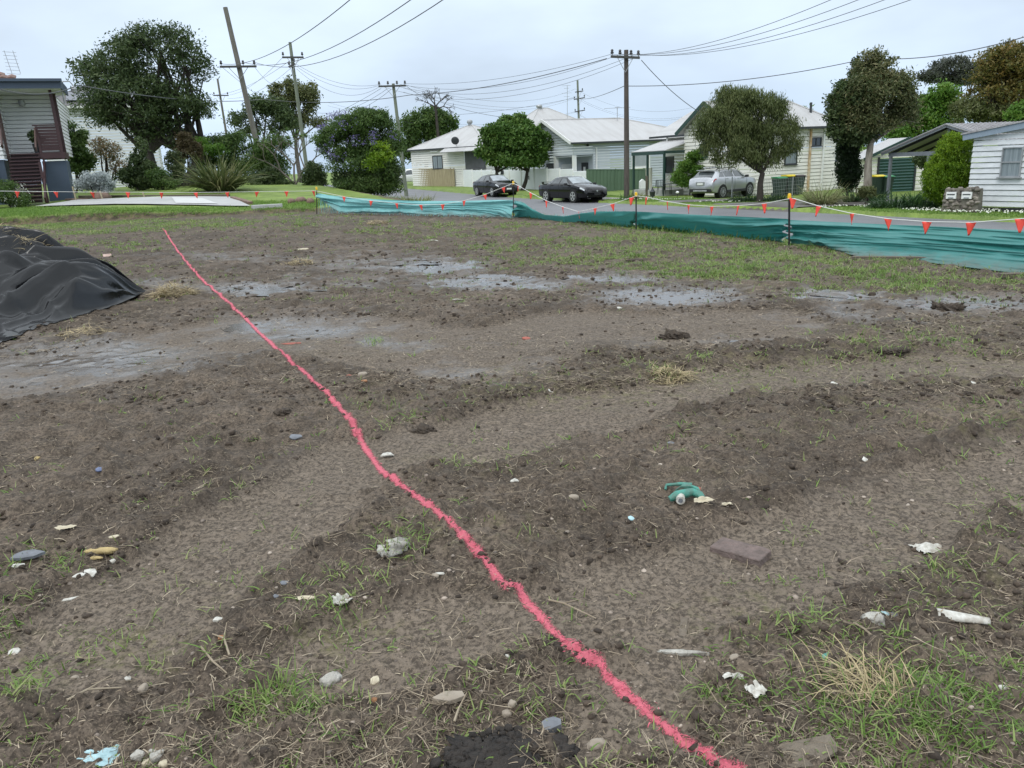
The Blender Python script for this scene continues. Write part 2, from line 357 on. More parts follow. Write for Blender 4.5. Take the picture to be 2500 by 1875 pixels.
# ---------------------------------------------------------------- the ground: one sheet to the horizon
def ground_material():
    m, t, p, o = _prin('mud_and_lawn'); L = t.links.new
    geo = N(t, 'ShaderNodeNewGeometry'); pos = geo.outputs['Position']
    def noise(sc, det=5, ro=0.6, st=None):
        n = N(t, 'ShaderNodeTexNoise', inp={'Scale': sc, 'Detail': det, 'Roughness': ro})
        if st:
            mp = N(t, 'ShaderNodeMapping'); mp.inputs['Scale'].default_value = st; L(pos, mp.inputs[0]); L(mp.outputs[0], n.inputs['Vector'])
        else: L(pos, n.inputs['Vector'])
        return n.outputs[0]
    def mrange(x, a, b, c=0.0, d=1.0):
        n = N(t, 'ShaderNodeMapRange', inp={1: a, 2: b, 3: c, 4: d}); L(x, n.inputs[0]); return n.outputs[0]
    def math_(op, a, b):
        n = N(t, 'ShaderNodeMath', operation=op)
        for i, v in enumerate((a, b)):
            if isinstance(v, (int, float)): n.inputs[i].default_value = v
            else: L(v, n.inputs[i])
        return n.outputs[0]
    def mix(f, a, b):
        n = N(t, 'ShaderNodeMix', data_type='RGBA')
        if isinstance(f, float): n.inputs[0].default_value = f
        else: L(f, n.inputs[0])
        for i, v in ((6, a), (7, b)):
            if isinstance(v, tuple): n.inputs[i].default_value = (*v, 1)
            else: L(v, n.inputs[i])
        return n.outputs[2]
    lot, wet, sm, edge, grs, rdg = [attr(t, a) for a in ('lot', 'wet', 'smooth_track', 'edge', 'growth', 'turned')]
    wob = noise(2.2, 6, 0.65)
    wetv = mrange(math_('ADD', wet, math_('MULTIPLY', math_('SUBTRACT', wob, 0.5), 1.9)), 0.25, 0.80)
    pool = mrange(math_('ADD', wet, math_('MULTIPLY', math_('SUBTRACT', noise(5.0, 6, 0.68, (0.7, 1.4, 1.0)), 0.5), 2.4)), 0.80, 1.0)
    # soil: black loam, brown and grey-brown silt; crumbs at two sizes
    soil = mix(mrange(noise(0.9, 4), 0.36, 0.64), (0.164, 0.127, 0.096), (0.084, 0.065, 0.049))
    soil = mix(mrange(noise(5.5, 5, 0.7), 0.42, 0.68, 0, 0.75), soil, (0.038, 0.029, 0.022))
    soil = mix(math_('MULTIPLY', mrange(sm, 0.2, 0.9), 0.85), soil, mix(mrange(noise(26, 4, 0.7), 0.35, 0.7), (0.205, 0.165, 0.128), (0.110, 0.087, 0.067)))
    crumb = noise(48, 4, 0.75); soil = mix(mrange(crumb, 0.45, 0.57, 0, 0.72), soil, (0.027, 0.021, 0.016))
    soil = mix(mrange(noise(120, 2, 0.6), 0.58, 0.70, 0, 0.60), soil, (0.26, 0.205, 0.145))
    soil = mix(mrange(math_('ADD', math_('MULTIPLY', rdg, 14.0), math_('SUBTRACT', noise(9, 5, 0.7), 0.5)), 0.20, 0.65, 0, 0.6), soil, mix(noise(60, 3), (0.054, 0.041, 0.031), (0.020, 0.015, 0.012)))
    # thin straw and seedling cover in the middle distance
    veg = noise(14, 6, 0.75); soil = mix(math_('MULTIPLY', mrange(veg, 0.5, 0.66, 0, 0.55), mrange(grs, 0.05, 0.6)), soil, mix(noise(3.1, 3), (0.115, 0.135, 0.045), (0.20, 0.165, 0.085)))
    soil = mix(math_('MULTIPLY', wetv, 0.55), soil, (0.060, 0.047, 0.038))
    lawn = mix(mrange(noise(1.1, 5), 0.35, 0.65), (0.185, 0.255, 0.055), (0.10, 0.15, 0.035))
    lawn = mix(mrange(noise(17, 4, 0.7), 0.48, 0.66, 0, 0.6), lawn, (0.24, 0.29, 0.09))
    bank = mix(mrange(noise(4, 5, 0.7), 0.42, 0.6), (0.055, 0.041, 0.030), (0.135, 0.105, 0.06))
    col = mix(lot, lawn, soil); col = mix(mrange(math_('MULTIPLY', edge, 1.0), 0.15, 0.6), col, bank)
    L(col, p.inputs['Base Color'])
    r = mix(math_('MULTIPLY', wetv, lot), (0.72,)*3, (0.20,)*3); r = mix(math_('MULTIPLY', pool, lot), r, (0.04,)*3)
    L(r, p.inputs['Roughness']); L(mix(math_('MULTIPLY', wetv, lot), (0.16,)*3, (0.55,)*3), p.inputs['Specular IOR Level'])
    b0 = N(t, 'ShaderNodeBump', inp={'Strength': 0.9, 'Distance': 0.010}); L(noise(105, 4, 0.7), b0.inputs['Height'])
    b1 = N(t, 'ShaderNodeBump', inp={'Strength': 0.75, 'Distance': 0.034}); L(noise(38, 5, 0.72), b1.inputs['Height']); L(b0.outputs[0], b1.inputs['Normal'])
    b2 = N(t, 'ShaderNodeBump', inp={'Strength': 0.8, 'Distance': 0.07}); L(noise(13, 5, 0.65), b2.inputs['Height']); L(b1.outputs[0], b2.inputs['Normal'])
    dry = math_('SUBTRACT', 1.0, math_('MULTIPLY', math_('MAXIMUM', pool, math_('MULTIPLY', wetv, 0.55)), lot))
    L(dry, b1.inputs['Strength']); L(math_('MULTIPLY', dry, 0.9), b0.inputs['Strength']); L(math_('MULTIPLY', dry, 0.8), b2.inputs['Strength'])
    return m
GROWTH = [(2250, 1720, 300, 160, .40), (2440, 1480, 150, 150, .36), (1800, 1520, 150, 60, .55), (2200, 1350, 220, 60, .2), (840, 1555, 125, 48, 1.2), (700, 1690, 115, 50, .9), (330, 1590, 140, 50, .9), (1840, 1500, 170, 60, .6), (2350, 1420, 160, 60, .5), (1750, 1690, 80, 40, .6), (60, 1640, 90, 90, .5), (1010, 1295, 110, 40, .8), (1250, 1290, 140, 40, .35),
          (930, 985, 120, 50, .45), (1420, 945, 270, 42, .95), (1800, 905, 320, 48, .9), (2300, 860, 280, 75, .85), (2420, 1010, 200, 60, .6), (2100, 980, 200, 40, .4), (1600, 605, 360, 45, 1.3), (1900, 650, 320, 45, 1.2), (1300, 560, 260, 30, .7), (2150, 690, 300, 36, .6), (350, 545, 500, 16, 1.1), (100, 555, 300, 14, 1.0),
          (1000, 560, 250, 28, .6), (1560, 625, 200, 28, .9), (900, 845, 160, 30, .3), (120, 1350, 130, 40, .3), (550, 1430, 180, 40, .25), (1150, 1120, 250, 40, .25), (1900, 1030, 280, 40, .3), (2350, 1220, 200, 40, .25), (700, 530, 200, 16, .6), (1700, 1160, 200, 50, .2)]
def growth_px(px, py):
    g = np.full(len(px), 0.06)
    for cx, cy, rx, ry, a in GROWTH: g = np.maximum(g, a*np.exp(-0.8*(((px-cx)/rx)**2 + ((py-cy)/ry)**2)))
    return g
def growth_at(P):
    g = np.full(len(P), 0.06); ok = P[:, 1] > 0.5
    Z = P[ok].copy(); px, py = proj(Z); g[ok] = growth_px(px, py); return g
def build_ground():
    front = np.linspace(-46, 46, 1280); rest = np.linspace(46, 314, 90)[1:-1]
    ang = np.radians(np.concatenate([front, rest])); na = len(ang)
    r = [0.25]
    while r[-1] < 1400:
        q = r[-1]; r.append(q*(1.04 if q < 1.3 else (1.0052 if q < 6 else 1.0042 if q < 24 else 1.009) if q < 42 else 1.02 if q < 130 else 1.12))
    r = np.array(r); nr = len(r)
    A, R_ = np.meshgrid(ang, r); x = (R_*np.sin(A)).ravel(); y = (R_*np.cos(A)).ravel()
    z, lot, sm, rg, wt, edge = ground(x, y, full=True)
    V = np.stack([x, y, z], 1); g = growth_at(V)
    V = np.concatenate([V, [[0, 0, z[:na].mean()]]]); ex = lambda a: np.append(a, a[0])
    i = np.arange(nr-1)[:, None]*na; j = np.arange(na)[None, :]; j2 = (j+1) % na
    F = np.stack([i+j, i+j2, i+na+j2, i+na+j], -1).reshape(-1, 4)[:, ::-1]
    c = len(V)-1; k = np.arange(0, na); F = np.concatenate([F, np.stack([k, (k+1) % na, np.full(na, c), np.full(na, c)], 1)]) if False else F
    me = np_mesh('ground', V, F, {'lot': ex(lot), 'wet': ex(wt), 'smooth_track': ex(sm), 'edge': ex(edge), 'growth': ex(g), 'turned': ex(rg)})
    o = link_mesh('ground', me, ground_material(), smooth=True); tag(o, kind='structure'); return o
build_ground()
def build_puddles():
    m, t, p, o = _prin('muddy_water'); L = t.links.new; p.inputs['Base Color'].default_value = (0.085, 0.068, 0.053, 1); p.inputs['Roughness'].default_value = 0.17; p.inputs['Specular IOR Level'].default_value = 0.42
    geo = N(t, 'ShaderNodeNewGeometry'); nz = N(t, 'ShaderNodeTexNoise', inp={'Scale': 9.0, 'Detail': 2.0}); L(geo.outputs['Position'], nz.inputs['Vector'])
    b = N(t, 'ShaderNodeBump', inp={'Strength': 0.14, 'Distance': 0.012}); L(nz.outputs[0], b.inputs['Height']); L(b.outputs[0], p.inputs['Normal'])
    for (px, py, rx, ry, pc) in ((1080, 658, 120, 18, 28), (1195, 690, 130, 18, 22), (1500, 683, 130, 16, 22), (1640, 724, 190, 24, 21), (650, 706, 140, 14, 24), (1990, 713, 70, 9, 28), (2080, 728, 130, 13, 30), (2370, 748, 190, 22, 25), (2485, 738, 60, 8, 36), (980, 640, 70, 8, 24), (760, 792, 150, 22, 8), (250, 862, 240, 36, 9), (90, 930, 190, 32, 7)):
        a = np.linspace(0, 2*math.pi, 40, endpoint=False); q = 1+0.18*np.sin(a*3+px)+0.1*np.sin(a*5+py); B = on_ground(px+rx*1.25*np.cos(a)*q, py+ry*1.25*np.sin(a)*q)
        u = np.sqrt(RNG.random(500)); th = RNG.random(500)*6.28; I = on_ground(px+rx*u*np.cos(th), py+ry*u*np.sin(th)); z = float(np.percentile(I[:, 2], pc))
        c = B[:, :2].mean(0); V = np.concatenate([np.concatenate([B[:, :2], np.full((40, 1), z)], 1), [[c[0], c[1], z]]]); k = np.arange(40); F = np.stack([k, (k+1) % 40, np.full(40, 40)], 1)
        tag(link_mesh('puddle', np_mesh('puddle', V, F), m), kind='structure')
build_puddles()
def strip_sheet(name, s0, s1, t0, t1, off, m, ns=80, ntt=10, crown=0.0):
    """sheet along the street following its grade"""
    s = np.linspace(s0, s1, ns); t = np.linspace(t0, t1, ntt); Sg, Tg = np.meshgrid(s, t)
    xy = SK + Sg[..., None]*SU + Tg[..., None]*SN; z = road_z(Sg) + off + crown*(1-((Tg-(t0+t1)/2)/((t1-t0)/2))**2)
    V = np.concatenate([xy, z[..., None]], -1).reshape(-1, 3); i = np.arange(ntt-1)[:, None]*ns; j = np.arange(ns-1)[None]
    F = np.stack([i+j, i+j+1, i+ns+j+1, i+ns+j], -1).reshape(-1, 4)
    return tag(link_mesh(name, np_mesh(name, V, F), m, smooth=True), kind='structure')
M = {}
M['asphalt'] = mat('asphalt', (0.155, 0.155, 0.165), 0.55, var=0.3, scale=0.5, bump=0.35, bscale=60, col2=(0.115, 0.115, 0.122))
M['kerb'] = mat('old_kerb', (0.10, 0.09, 0.08), 0.8, scale=4, bump=0.4)
M['wet_drive'] = mat('wet_driveway', (0.115, 0.098, 0.09), 0.4, var=0.35, scale=1.2, bump=0.3, bscale=50)
M['concrete'] = mat('concrete', (0.42, 0.42, 0.41), 0.75, var=0.18, scale=1.0, bump=0.15, bscale=40)
strip_sheet('road', -60, 220, -ROAD_W, -0.1, 0.0, M['asphalt'], 160, 12, 0.06)
def draped(name, pts, m, off=0.03, nu=14, nv=14):
    """four world corners, sheet draped on the terrain"""
    a, b, c, d = [np.array(p[:2], float) for p in pts]; u = np.linspace(0, 1, nu)[None, :, None]; v = np.linspace(0, 1, nv)[:, None, None]
    xy = (a*(1-u)+b*u)*(1-v) + (d*(1-u)+c*u)*v; xy = xy.reshape(-1, 2)
    z = ground(xy[:, 0], xy[:, 1]); z = np.maximum(z, macro(xy[:, 0], xy[:, 1])) + off
    i = np.arange(nv-1)[:, None]*nu; j = np.arange(nu-1)[None]
    F = np.stack([i+j, i+j+1, i+nu+j+1, i+nu+j], -1).reshape(-1, 4)
    return tag(link_mesh(name, np_mesh(name, np.concatenate([xy, z[:, None]], 1), F), m, smooth=True), kind='structure')
# ---------------------------------------------------------------- grass, straw, crumbs on the lot
LINE_PX = np.array([(352, 495), (362, 508), (385, 545), (430, 600), (480, 641), (520, 680), (562, 721), (610, 764), (660, 806), (700, 844), (735, 881), (770, 930), (792, 977), (830, 1024), (870, 1050), (930, 1095), (985, 1140), (1030, 1195), (1075, 1246), (1130, 1291), (1200, 1365), (1270, 1425), (1330, 1476), (1400, 1541), (1470, 1598), (1540, 1640), (1600, 1672), (1700, 1735), (1800, 1800)])*1.1302
def _smooth_px(Q, n=420, it=2):
    for _ in range(it): Q = np.concatenate([Q[:1], np.stack([0.75*Q[:-1]+0.25*Q[1:], 0.25*Q[:-1]+0.75*Q[1:]], 1).reshape(-1, 2), Q[-1:]])
    c = np.concatenate([[0], np.cumsum(np.linalg.norm(np.diff(Q, axis=0), axis=1))]); t = np.linspace(0, c[-1], n); return np.stack([np.interp(t, c, Q[:, 0]), np.interp(t, c, Q[:, 1])], 1)
LINE_PX = _smooth_px(LINE_PX); LINE_XY = on_ground(LINE_PX[:, 0], LINE_PX[:, 1])[:, :2]
for _ in range(6): LINE_XY[1:-1] = 0.25*LINE_XY[:-2]+0.5*LINE_XY[1:-1]+0.25*LINE_XY[2:]
def sample_ground(n, ylo, yhi, bias=1.0, xlo=-800, xhi=3500):
    """random ground points, spread evenly over the part of the view between two heights"""
    u = RNG.random(n)**bias; px = xlo + (xhi-xlo)*RNG.random(n); py = ylo + (yhi-ylo)*u
    P = on_ground(px, py); return px, py, P
M['grass'] = leaf_mat('grass_blades', [(0.06, 0.12, 0.018), (0.12, 0.215, 0.040), (0.20, 0.30, 0.075), (0.29, 0.34, 0.12), (0.36, 0.32, 0.17)], 0.3)
M['lawn_grass'] = leaf_mat('lawn_blades', [(0.07, 0.14, 0.02), (0.13, 0.23, 0.04), (0.19, 0.31, 0.06), (0.28, 0.36, 0.10)], 0.3)
M['straw'] = mat('dead_straw', (0.37, 0.31, 0.225), 0.8, col2=(0.22, 0.17, 0.115), scale=9, island=0.45)
M['root'] = mat('dead_roots', (0.20, 0.155, 0.105), 0.85, col2=(0.11, 0.085, 0.06), scale=9, island=0.55)
M['drygold'] = mat('dry_grass', (0.43, 0.35, 0.20), 0.8, col2=(0.30, 0.235, 0.13), scale=9, island=0.4)
def tufts(P, nb, L, Wd, spread, lean=0.55, droop=0.35):
    k = np.repeat(np.arange(len(P)), nb); n = len(k); Lk = np.repeat(L, nb)*RNG.uniform(0.5, 1.25, n); sp = np.repeat(spread, nb)
    B = P[k].copy(); B[:, 0] += RNG.normal(size=n)*sp; B[:, 1] += RNG.normal(size=n)*sp
    D = RNG.normal(size=(n, 3))*lean; D[:, 2] = 1.0
    return strips(B, D, Lk, np.repeat(Wd, nb)*RNG.uniform(0.6, 1.3, n), droop*RNG.uniform(0.2, 1.8, n), 3)
def build_lot_grass():
    q1 = sample_ground(82000, 515, 2050, 1.0); q2 = sample_ground(82000, 515, 740, 1.0); px, py, P = [np.concatenate([a, b]) for a, b in zip(q1, q2)]
    s, t = street(P[:, 0], P[:, 1]); d = np.linalg.norm(P[:, :2], axis=1)
    sm, rg, wt = lot_masks(P[:, 0], P[:, 1])
    g = growth_px(px, py)*(1-0.75*sm)*np.clip(1-0.9*wt, 0, 1) + 1.2*rg + 0.02
    clump = ss(0.42, 0.7, vnoise(P[:, 0]*1.7, P[:, 1]*1.7, 31))*1.5 + 0.25
    keep = (RNG.random(len(P)) < np.clip(g*clump, 0, 1)*np.where(d > 9, 0.42, 0.26)) & (t < -12.8) & (d < 26) & (d > 0.9) & (lanes_dist(P[:, :2], LINE_XY) > 0.06)
    P, d, g = P[keep], d[keep], g[keep]
    P[:, 2] -= 0.006
    nb = np.clip((6 + 14*g*RNG.random(len(P))), 4, 22).astype(int); L = (0.035 + 0.055*RNG.random(len(P)))*(1+0.5*g)*np.clip(0.8+d*0.03, 0.8, 1.4)
    V, F = tufts(P, nb, L, np.clip(0.0028*(1+d/7), 0.003, 0.011), 0.022+0.03*g, 0.75, 0.45)
    tag(link_mesh('grass', np_mesh('grass', V, F), M['grass']), 'short green weedy grass sprouting through the mud', 'grass', kind='stuff')
    print('lot grass', len(F))
def lying(P, L, Wd, lift=0.12, segs=3, curl=0.25):
    n = len(P); a = RNG.random(n)*2*math.pi; D = np.stack([np.cos(a), np.sin(a), lift*RNG.random(n)], 1)
    side = np.stack([-np.sin(a), np.cos(a), 0.35*RNG.normal(size=n)], 1)
    return strips(P, D, L, Wd, lift*0.8*RNG.random(n), segs, side, curl)
def build_litter():
    for nm, m, n, lab, col in (('straw_litter', 'straw', 26000, 'pale dead straw and root pieces strewn over the mud', 1), ('root_litter', 'root', 84000, 'dark dead roots and stalks strewn over the mud', 0)):
        q1 = sample_ground(n, 520, 2050, 1.15); n2 = 78000; q2 = sample_ground(n2, 525, 960, 1.0); px, py, P = [np.concatenate([a, b]) for a, b in zip(q1, q2)]; n = len(px)
        s, t = street(P[:, 0], P[:, 1]); d = np.linalg.norm(P[:, :2], axis=1); sm, rg, wt = lot_masks(P[:, 0], P[:, 1])
        pr = (1-0.68*sm)*np.clip(1-0.85*wt, 0.05, 1)*(0.35 + 0.9*ss(0.35, 0.7, vnoise(P[:, 0]*1.3, P[:, 1]*1.3, 55)))
        keep = (RNG.random(n) < pr) & (t < -12.9) & (d < 27) & (d > 0.9) & ((lanes_dist(P[:, :2], LINE_XY) > 0.05) | (RNG.random(n) < 0.15)); P, d = P[keep], d[keep]
        P[:, 2] += 0.003 + 0.006*RNG.random(len(P))
        L = (0.014 + 0.085*RNG.random(len(P))**3)*np.clip(0.9+d*0.05, 1, 2.0); W = np.clip(0.0010*(1+d/4.5), 0.0011, 0.008)*RNG.uniform(0.7, 1.5, len(P))
        V, F = lying(P, L, W, 0.25, 3, 0.35)
        tag(link_mesh(nm, np_mesh(nm, V, F), M[m]), lab, 'litter', kind='stuff')
        print(nm, len(F))
_g = (1+5**0.5)/2
ICO_V = np.array([(-1,_g,0),(1,_g,0),(-1,-_g,0),(1,-_g,0),(0,-1,_g),(0,1,_g),(0,-1,-_g),(0,1,-_g),(_g,0,-1),(_g,0,1),(-_g,0,-1),(-_g,0,1)])/1.902
ICO_F = np.array([(0,11,5),(0,5,1),(0,1,7),(0,7,10),(0,10,11),(1,5,9),(5,11,4),(11,10,2),(10,7,6),(7,1,8),(3,9,4),(3,4,2),(3,2,6),(3,6,8),(3,8,9),(4,9,5),(2,4,11),(6,2,10),(8,6,7),(9,8,1)])
def lumps(P, R, flat=0.7, jit=0.25):
    n = len(P); V = ICO_V[None]*(1+jit*RNG.normal(size=(n, 12, 1)))*np.asarray(R)[:, None, None]
    V = V*np.stack([RNG.uniform(0.7, 1.35, n), RNG.uniform(0.7, 1.35, n), flat*RNG.uniform(0.7, 1.2, n)], 1)[:, None, :]
    a = RNG.random(n)*6.28; c, s_ = np.cos(a)[:, None], np.sin(a)[:, None]
    V = np.stack([V[..., 0]*c-V[..., 1]*s_, V[..., 0]*s_+V[..., 1]*c, V[..., 2]], -1) + P[:, None, :]
    return V.reshape(-1, 3), (ICO_F[None] + 12*np.arange(n)[:, None, None]).reshape(-1, 3)
M['clod'] = mat('soil_crumbs', (0.075, 0.054, 0.038), 0.95, col2=(0.030, 0.022, 0.016), scale=14, bump=0.5, bscale=60, island=0.35)
M['pebble'] = mat('pale_pebbles', (0.33, 0.28, 0.23), 0.8, col2=(0.16, 0.12, 0.095), scale=1.7, island=0.6)
def build_crumbs():
    q1 = sample_ground(20000, 600, 2050, 0.85); q2 = sample_ground(42000, 530, 1000, 1.0); px, py, P = [np.concatenate([a, b]) for a, b in zip(q1, q2)]
    s, t = street(P[:, 0], P[:, 1]); d = np.linalg.norm(P[:, :2], axis=1); sm, rg, wt = lot_masks(P[:, 0], P[:, 1])
    pr = (1-0.9*sm)*np.clip(1-0.3*wt, 0.5, 1)*(0.3+0.9*ss(0.4, 0.7, vnoise(P[:, 0]*2.3, P[:, 1]*2.3, 91))) + 4*rg
    k = (RNG.random(len(P)) < pr) & (d < 24) & (d > 0.9) & (t < -13); P, d = P[k], d[k]
    V, F = lumps(P, 0.003 + 0.014*RNG.random(len(P))**3.5*np.clip(0.7+d*0.12, 0.7, 2.4), 0.75, 0.22)
    tag(link_mesh('soil_crumbs', np_mesh('soil_crumbs', V, F), M['clod'], smooth=False), 'dark crumbs of soil scattered over the lot', 'soil', kind='stuff')
    px, py, P = sample_ground(3000, 560, 2050, 0.9); d = np.linalg.norm(P[:, :2], axis=1); s, t = street(P[:, 0], P[:, 1]); k = (d < 22) & (d > 0.9) & (t < -13); P, d = P[k], d[k]
    V, F = lumps(P, (0.0026 + 0.010*RNG.random(len(P))**5)*np.clip(0.8+d*0.07, 0.8, 2.0), 0.6, 0.15)
    tag(link_mesh('gravel', np_mesh('gravel', V, F), M['pebble']), 'small pale pebbles and chips in the soil', 'gravel', kind='stuff')
build_lot_grass(); build_litter(); build_crumbs()
# ---------------------------------------------------------------- sprayed pink line
def build_line():
    G = LINE_XY
    seg = np.linalg.norm(np.diff(G, axis=0), axis=1); cum = np.concatenate([[0], np.cumsum(seg)])
    n = 2600; q = np.linspace(0, 1, n)**1.0; r_ = np.concatenate([[0.0], np.cumsum(1/(0.35+q[1:]*3))]); tt = cum[-1]*(1-(r_/r_[-1])[::-1]) if False else cum[-1]*(1-(1-q)**2.2)
    x = np.interp(tt, cum, G[:, 0]); y = np.interp(tt, cum, G[:, 1])
    x = x + 0.005*fbm(tt, tt*0+1.0, 0.35, 2, 5); y = y + 0.005*fbm(tt, tt*0+7.0, 0.35, 2, 6)
    dx = np.gradient(x); dy = np.gradient(y); l = np.hypot(dx, dy)+1e-9; nx, ny = -dy/l, dx/l
    us = np.linspace(-1, 1, 13); hw = 0.047*(1+0.2*fbm(tt, tt*0, 0.5, 2, 8))
    X = x[:, None]+nx[:, None]*us*hw[:, None]; Y = y[:, None]+ny[:, None]*us*hw[:, None]
    Z = ground(X.ravel(), Y.ravel()).reshape(X.shape); dist = np.hypot(X, Y); Z = Z + 0.0022 + 0.0007*np.clip(dist-2, 0, 30)
    V = np.stack([X, Y, Z], -1).reshape(-1, 3); k = 13; i = np.arange(n-1)[:, None]*k; j = np.arange(k-1)[None]
    F = np.stack([i+j, i+j+1, i+k+j+1, i+k+j], -1).reshape(-1, 4)
    m, t, p, o = _prin('pink_marking_paint'); L = t.links.new
    u = attr(t, 'across'); geo = N(t, 'ShaderNodeNewGeometry')
    n1 = N(t, 'ShaderNodeTexNoise', inp={'Scale': 55.0, 'Detail': 5.0, 'Roughness': 0.7}); L(geo.outputs['Position'], n1.inputs['Vector'])
    n2 = N(t, 'ShaderNodeTexNoise', inp={'Scale': 9.0, 'Detail': 4.0, 'Roughness': 0.6}); L(geo.outputs['Position'], n2.inputs['Vector'])
    n3 = N(t, 'ShaderNodeTexNoise', inp={'Scale': 190.0, 'Detail': 3.0, 'Roughness': 0.7}); L(geo.outputs['Position'], n3.inputs['Vector'])
    uu = N(t, 'ShaderNodeMath', operation='MULTIPLY', inp={1: 1.15}); L(u, uu.inputs[0])
    b = N(t, 'ShaderNodeMath', operation='MULTIPLY_ADD', inp={1: 0.7}); L(n2.outputs[0], b.inputs[0]); L(uu.outputs[0], b.inputs[2])
    b2 = N(t, 'ShaderNodeMath', operation='MULTIPLY_ADD', inp={1: 1.6}); L(n3.outputs[0], b2.inputs[0]); L(b.outputs[0], b2.inputs[2])
    a = N(t, 'ShaderNodeMath', operation='MULTIPLY_ADD', inp={1: 0.9}); L(n1.outputs[0], a.inputs[0]); L(b2.outputs[0], a.inputs[2])
    mr = N(t, 'ShaderNodeMapRange', inp={1: 1.86, 2: 2.16, 3: 1.0, 4: 0.0}); L(a.outputs[0], mr.inputs[0])
    c = N(t, 'ShaderNodeMix', data_type='RGBA'); c.inputs[6].default_value = (0.36, 0.062, 0.088, 1); c.inputs[7].default_value = (0.66, 0.165, 0.21, 1); L(n1.outputs[0], c.inputs[0])
    L(c.outputs[2], p.inputs['Base Color']); p.inputs['Roughness'].default_value = 0.85
    bp = N(t, 'ShaderNodeBump', inp={'Strength': 0.4, 'Distance': 0.006}); L(n1.outputs[0], bp.inputs['Height']); L(bp.outputs[0], p.inputs['Normal'])
    tr = N(t, 'ShaderNodeBsdfTransparent'); ms = N(t, 'ShaderNodeMixShader'); L(mr.outputs[0], ms.inputs[0]); L(tr.outputs[0], ms.inputs[1]); L(p.outputs[0], ms.inputs[2]); L(ms.outputs[0], o.inputs[0])
    me = np_mesh('painted_line', V, F, {'across': np.tile(np.abs(us), n)})
    ln = link_mesh('painted_line', me, m, smooth=True); tag(ln, 'pink paint line sprayed diagonally across the bare mud', 'painted line')
    # straw caught by the spray
    k = RNG.integers(0, n, 900); P = np.stack([x[k], y[k]], 1) + RNG.normal(size=(900, 2))*0.012; z = ground(P[:, 0], P[:, 1]); P = np.concatenate([P, z[:, None]+0.007], 1)
    d = np.hypot(P[:, 0], P[:, 1]); V, F = lying(P, 0.008+0.016*RNG.random(900), np.clip(0.0016*(1+d/5), 0.0016, 0.005), 0.2)
    pm = mat('pink_straw', (0.58, 0.10, 0.15), 0.8, scale=20, island=0.3); tag(link_mesh('painted_straw', np_mesh('painted_straw', V, F), pm, parent=ln), kind='stuff')
build_line()
# ---------------------------------------------------------------- silt fence, pickets, bunting
def invdepth(px, knots):
    k = np.array(knots, float); return 1.0/np.interp(px, k[:, 0], 1.0/k[:, 1])
PICK = [(772, 458, 518, 26.0), (1253, 444, 531, 23.0), (1553, 472, 552, 17.8), (1928, 476, 594, 13.3)]
FK = [(600, 27.5), (772, 26.0), (1253, 23.0), (1553, 17.8), (1928, 13.3), (2500, 9.6), (3100, 7.4)]
def fabric_mat(name, ca=(0.018, 0.145, 0.133), cb=(0.06, 0.255, 0.24), ct=(0.05, 0.32, 0.30)):
    m, t, p, o = _prin(name); L = t.links.new
    tc = N(t, 'ShaderNodeTexCoord'); nz = N(t, 'ShaderNodeTexNoise', inp={'Scale': 2.2, 'Detail': 4.0}); L(tc.outputs['Object'], nz.inputs['Vector'])
    mx = N(t, 'ShaderNodeMix', data_type='RGBA'); mx.inputs[6].default_value = (*ca, 1); mx.inputs[7].default_value = (*cb, 1); L(nz.outputs[0], mx.inputs[0])
    lo = attr(t, 'splash'); nd = N(t, 'ShaderNodeTexNoise', inp={'Scale': 7.0, 'Detail': 6.0, 'Roughness': 0.7}); L(tc.outputs['Object'], nd.inputs['Vector'])
    sm_ = N(t, 'ShaderNodeMath', operation='MULTIPLY'); L(lo, sm_.inputs[0]); L(nd.outputs[0], sm_.inputs[1]); mr_ = N(t, 'ShaderNodeMapRange', inp={1: 0.22, 2: 0.6, 3: 0.0, 4: 0.75}); L(sm_.outputs[0], mr_.inputs[0])
    mud = N(t, 'ShaderNodeMix', data_type='RGBA'); mud.inputs[7].default_value = (0.11, 0.085, 0.062, 1); L(mr_.outputs[0], mud.inputs[0]); L(mx.outputs[2], mud.inputs[6])
    L(mud.outputs[2], p.inputs['Base Color']); p.inputs['Roughness'].default_value = 0.42
    wv = N(t, 'ShaderNodeTexNoise', inp={'Scale': 160.0, 'Detail': 2.0}); L(tc.outputs['Object'], wv.inputs['Vector'])
    b = N(t, 'ShaderNodeBump', inp={'Strength': 0.25, 'Distance': 0.004}); L(wv.outputs[0], b.inputs['Height']); L(b.outputs[0], p.inputs['Normal'])
    tr = N(t, 'ShaderNodeBsdfTranslucent'); tr.inputs[0].default_value = (*ct, 1)
    ms = N(t, 'ShaderNodeMixShader', inp={0: 0.16}); L(p.outputs[0], ms.inputs[1]); L(tr.outputs[0], ms.inputs[2]); L(ms.outputs[0], o.inputs[0]); return m
M['fabric'] = fabric_mat('teal_woven_fabric'); M['fabric_mid'] = fabric_mat('mid_teal_fabric', (0.03, 0.20, 0.185), (0.08, 0.32, 0.30), (0.10, 0.40, 0.38)); M['fabric_pale'] = fabric_mat('pale_teal_fabric', (0.12, 0.37, 0.37), (0.23, 0.50, 0.50), (0.25, 0.52, 0.52))  # paler teal for the first span, in-between teal for the second
M['picket'] = mat('black_steel', (0.022, 0.022, 0.024), 0.5, var=0.3)
M['yellow'] = mat('yellow_plastic', (0.85, 0.52, 0.02), 0.45, var=0.1)
M['orange'] = mat('orange_flag', (0.90, 0.085, 0.055), 0.6, var=0.12, scale=2)
M['string'] = mat('white_string', (0.75, 0.75, 0.72), 0.8, var=0.1)
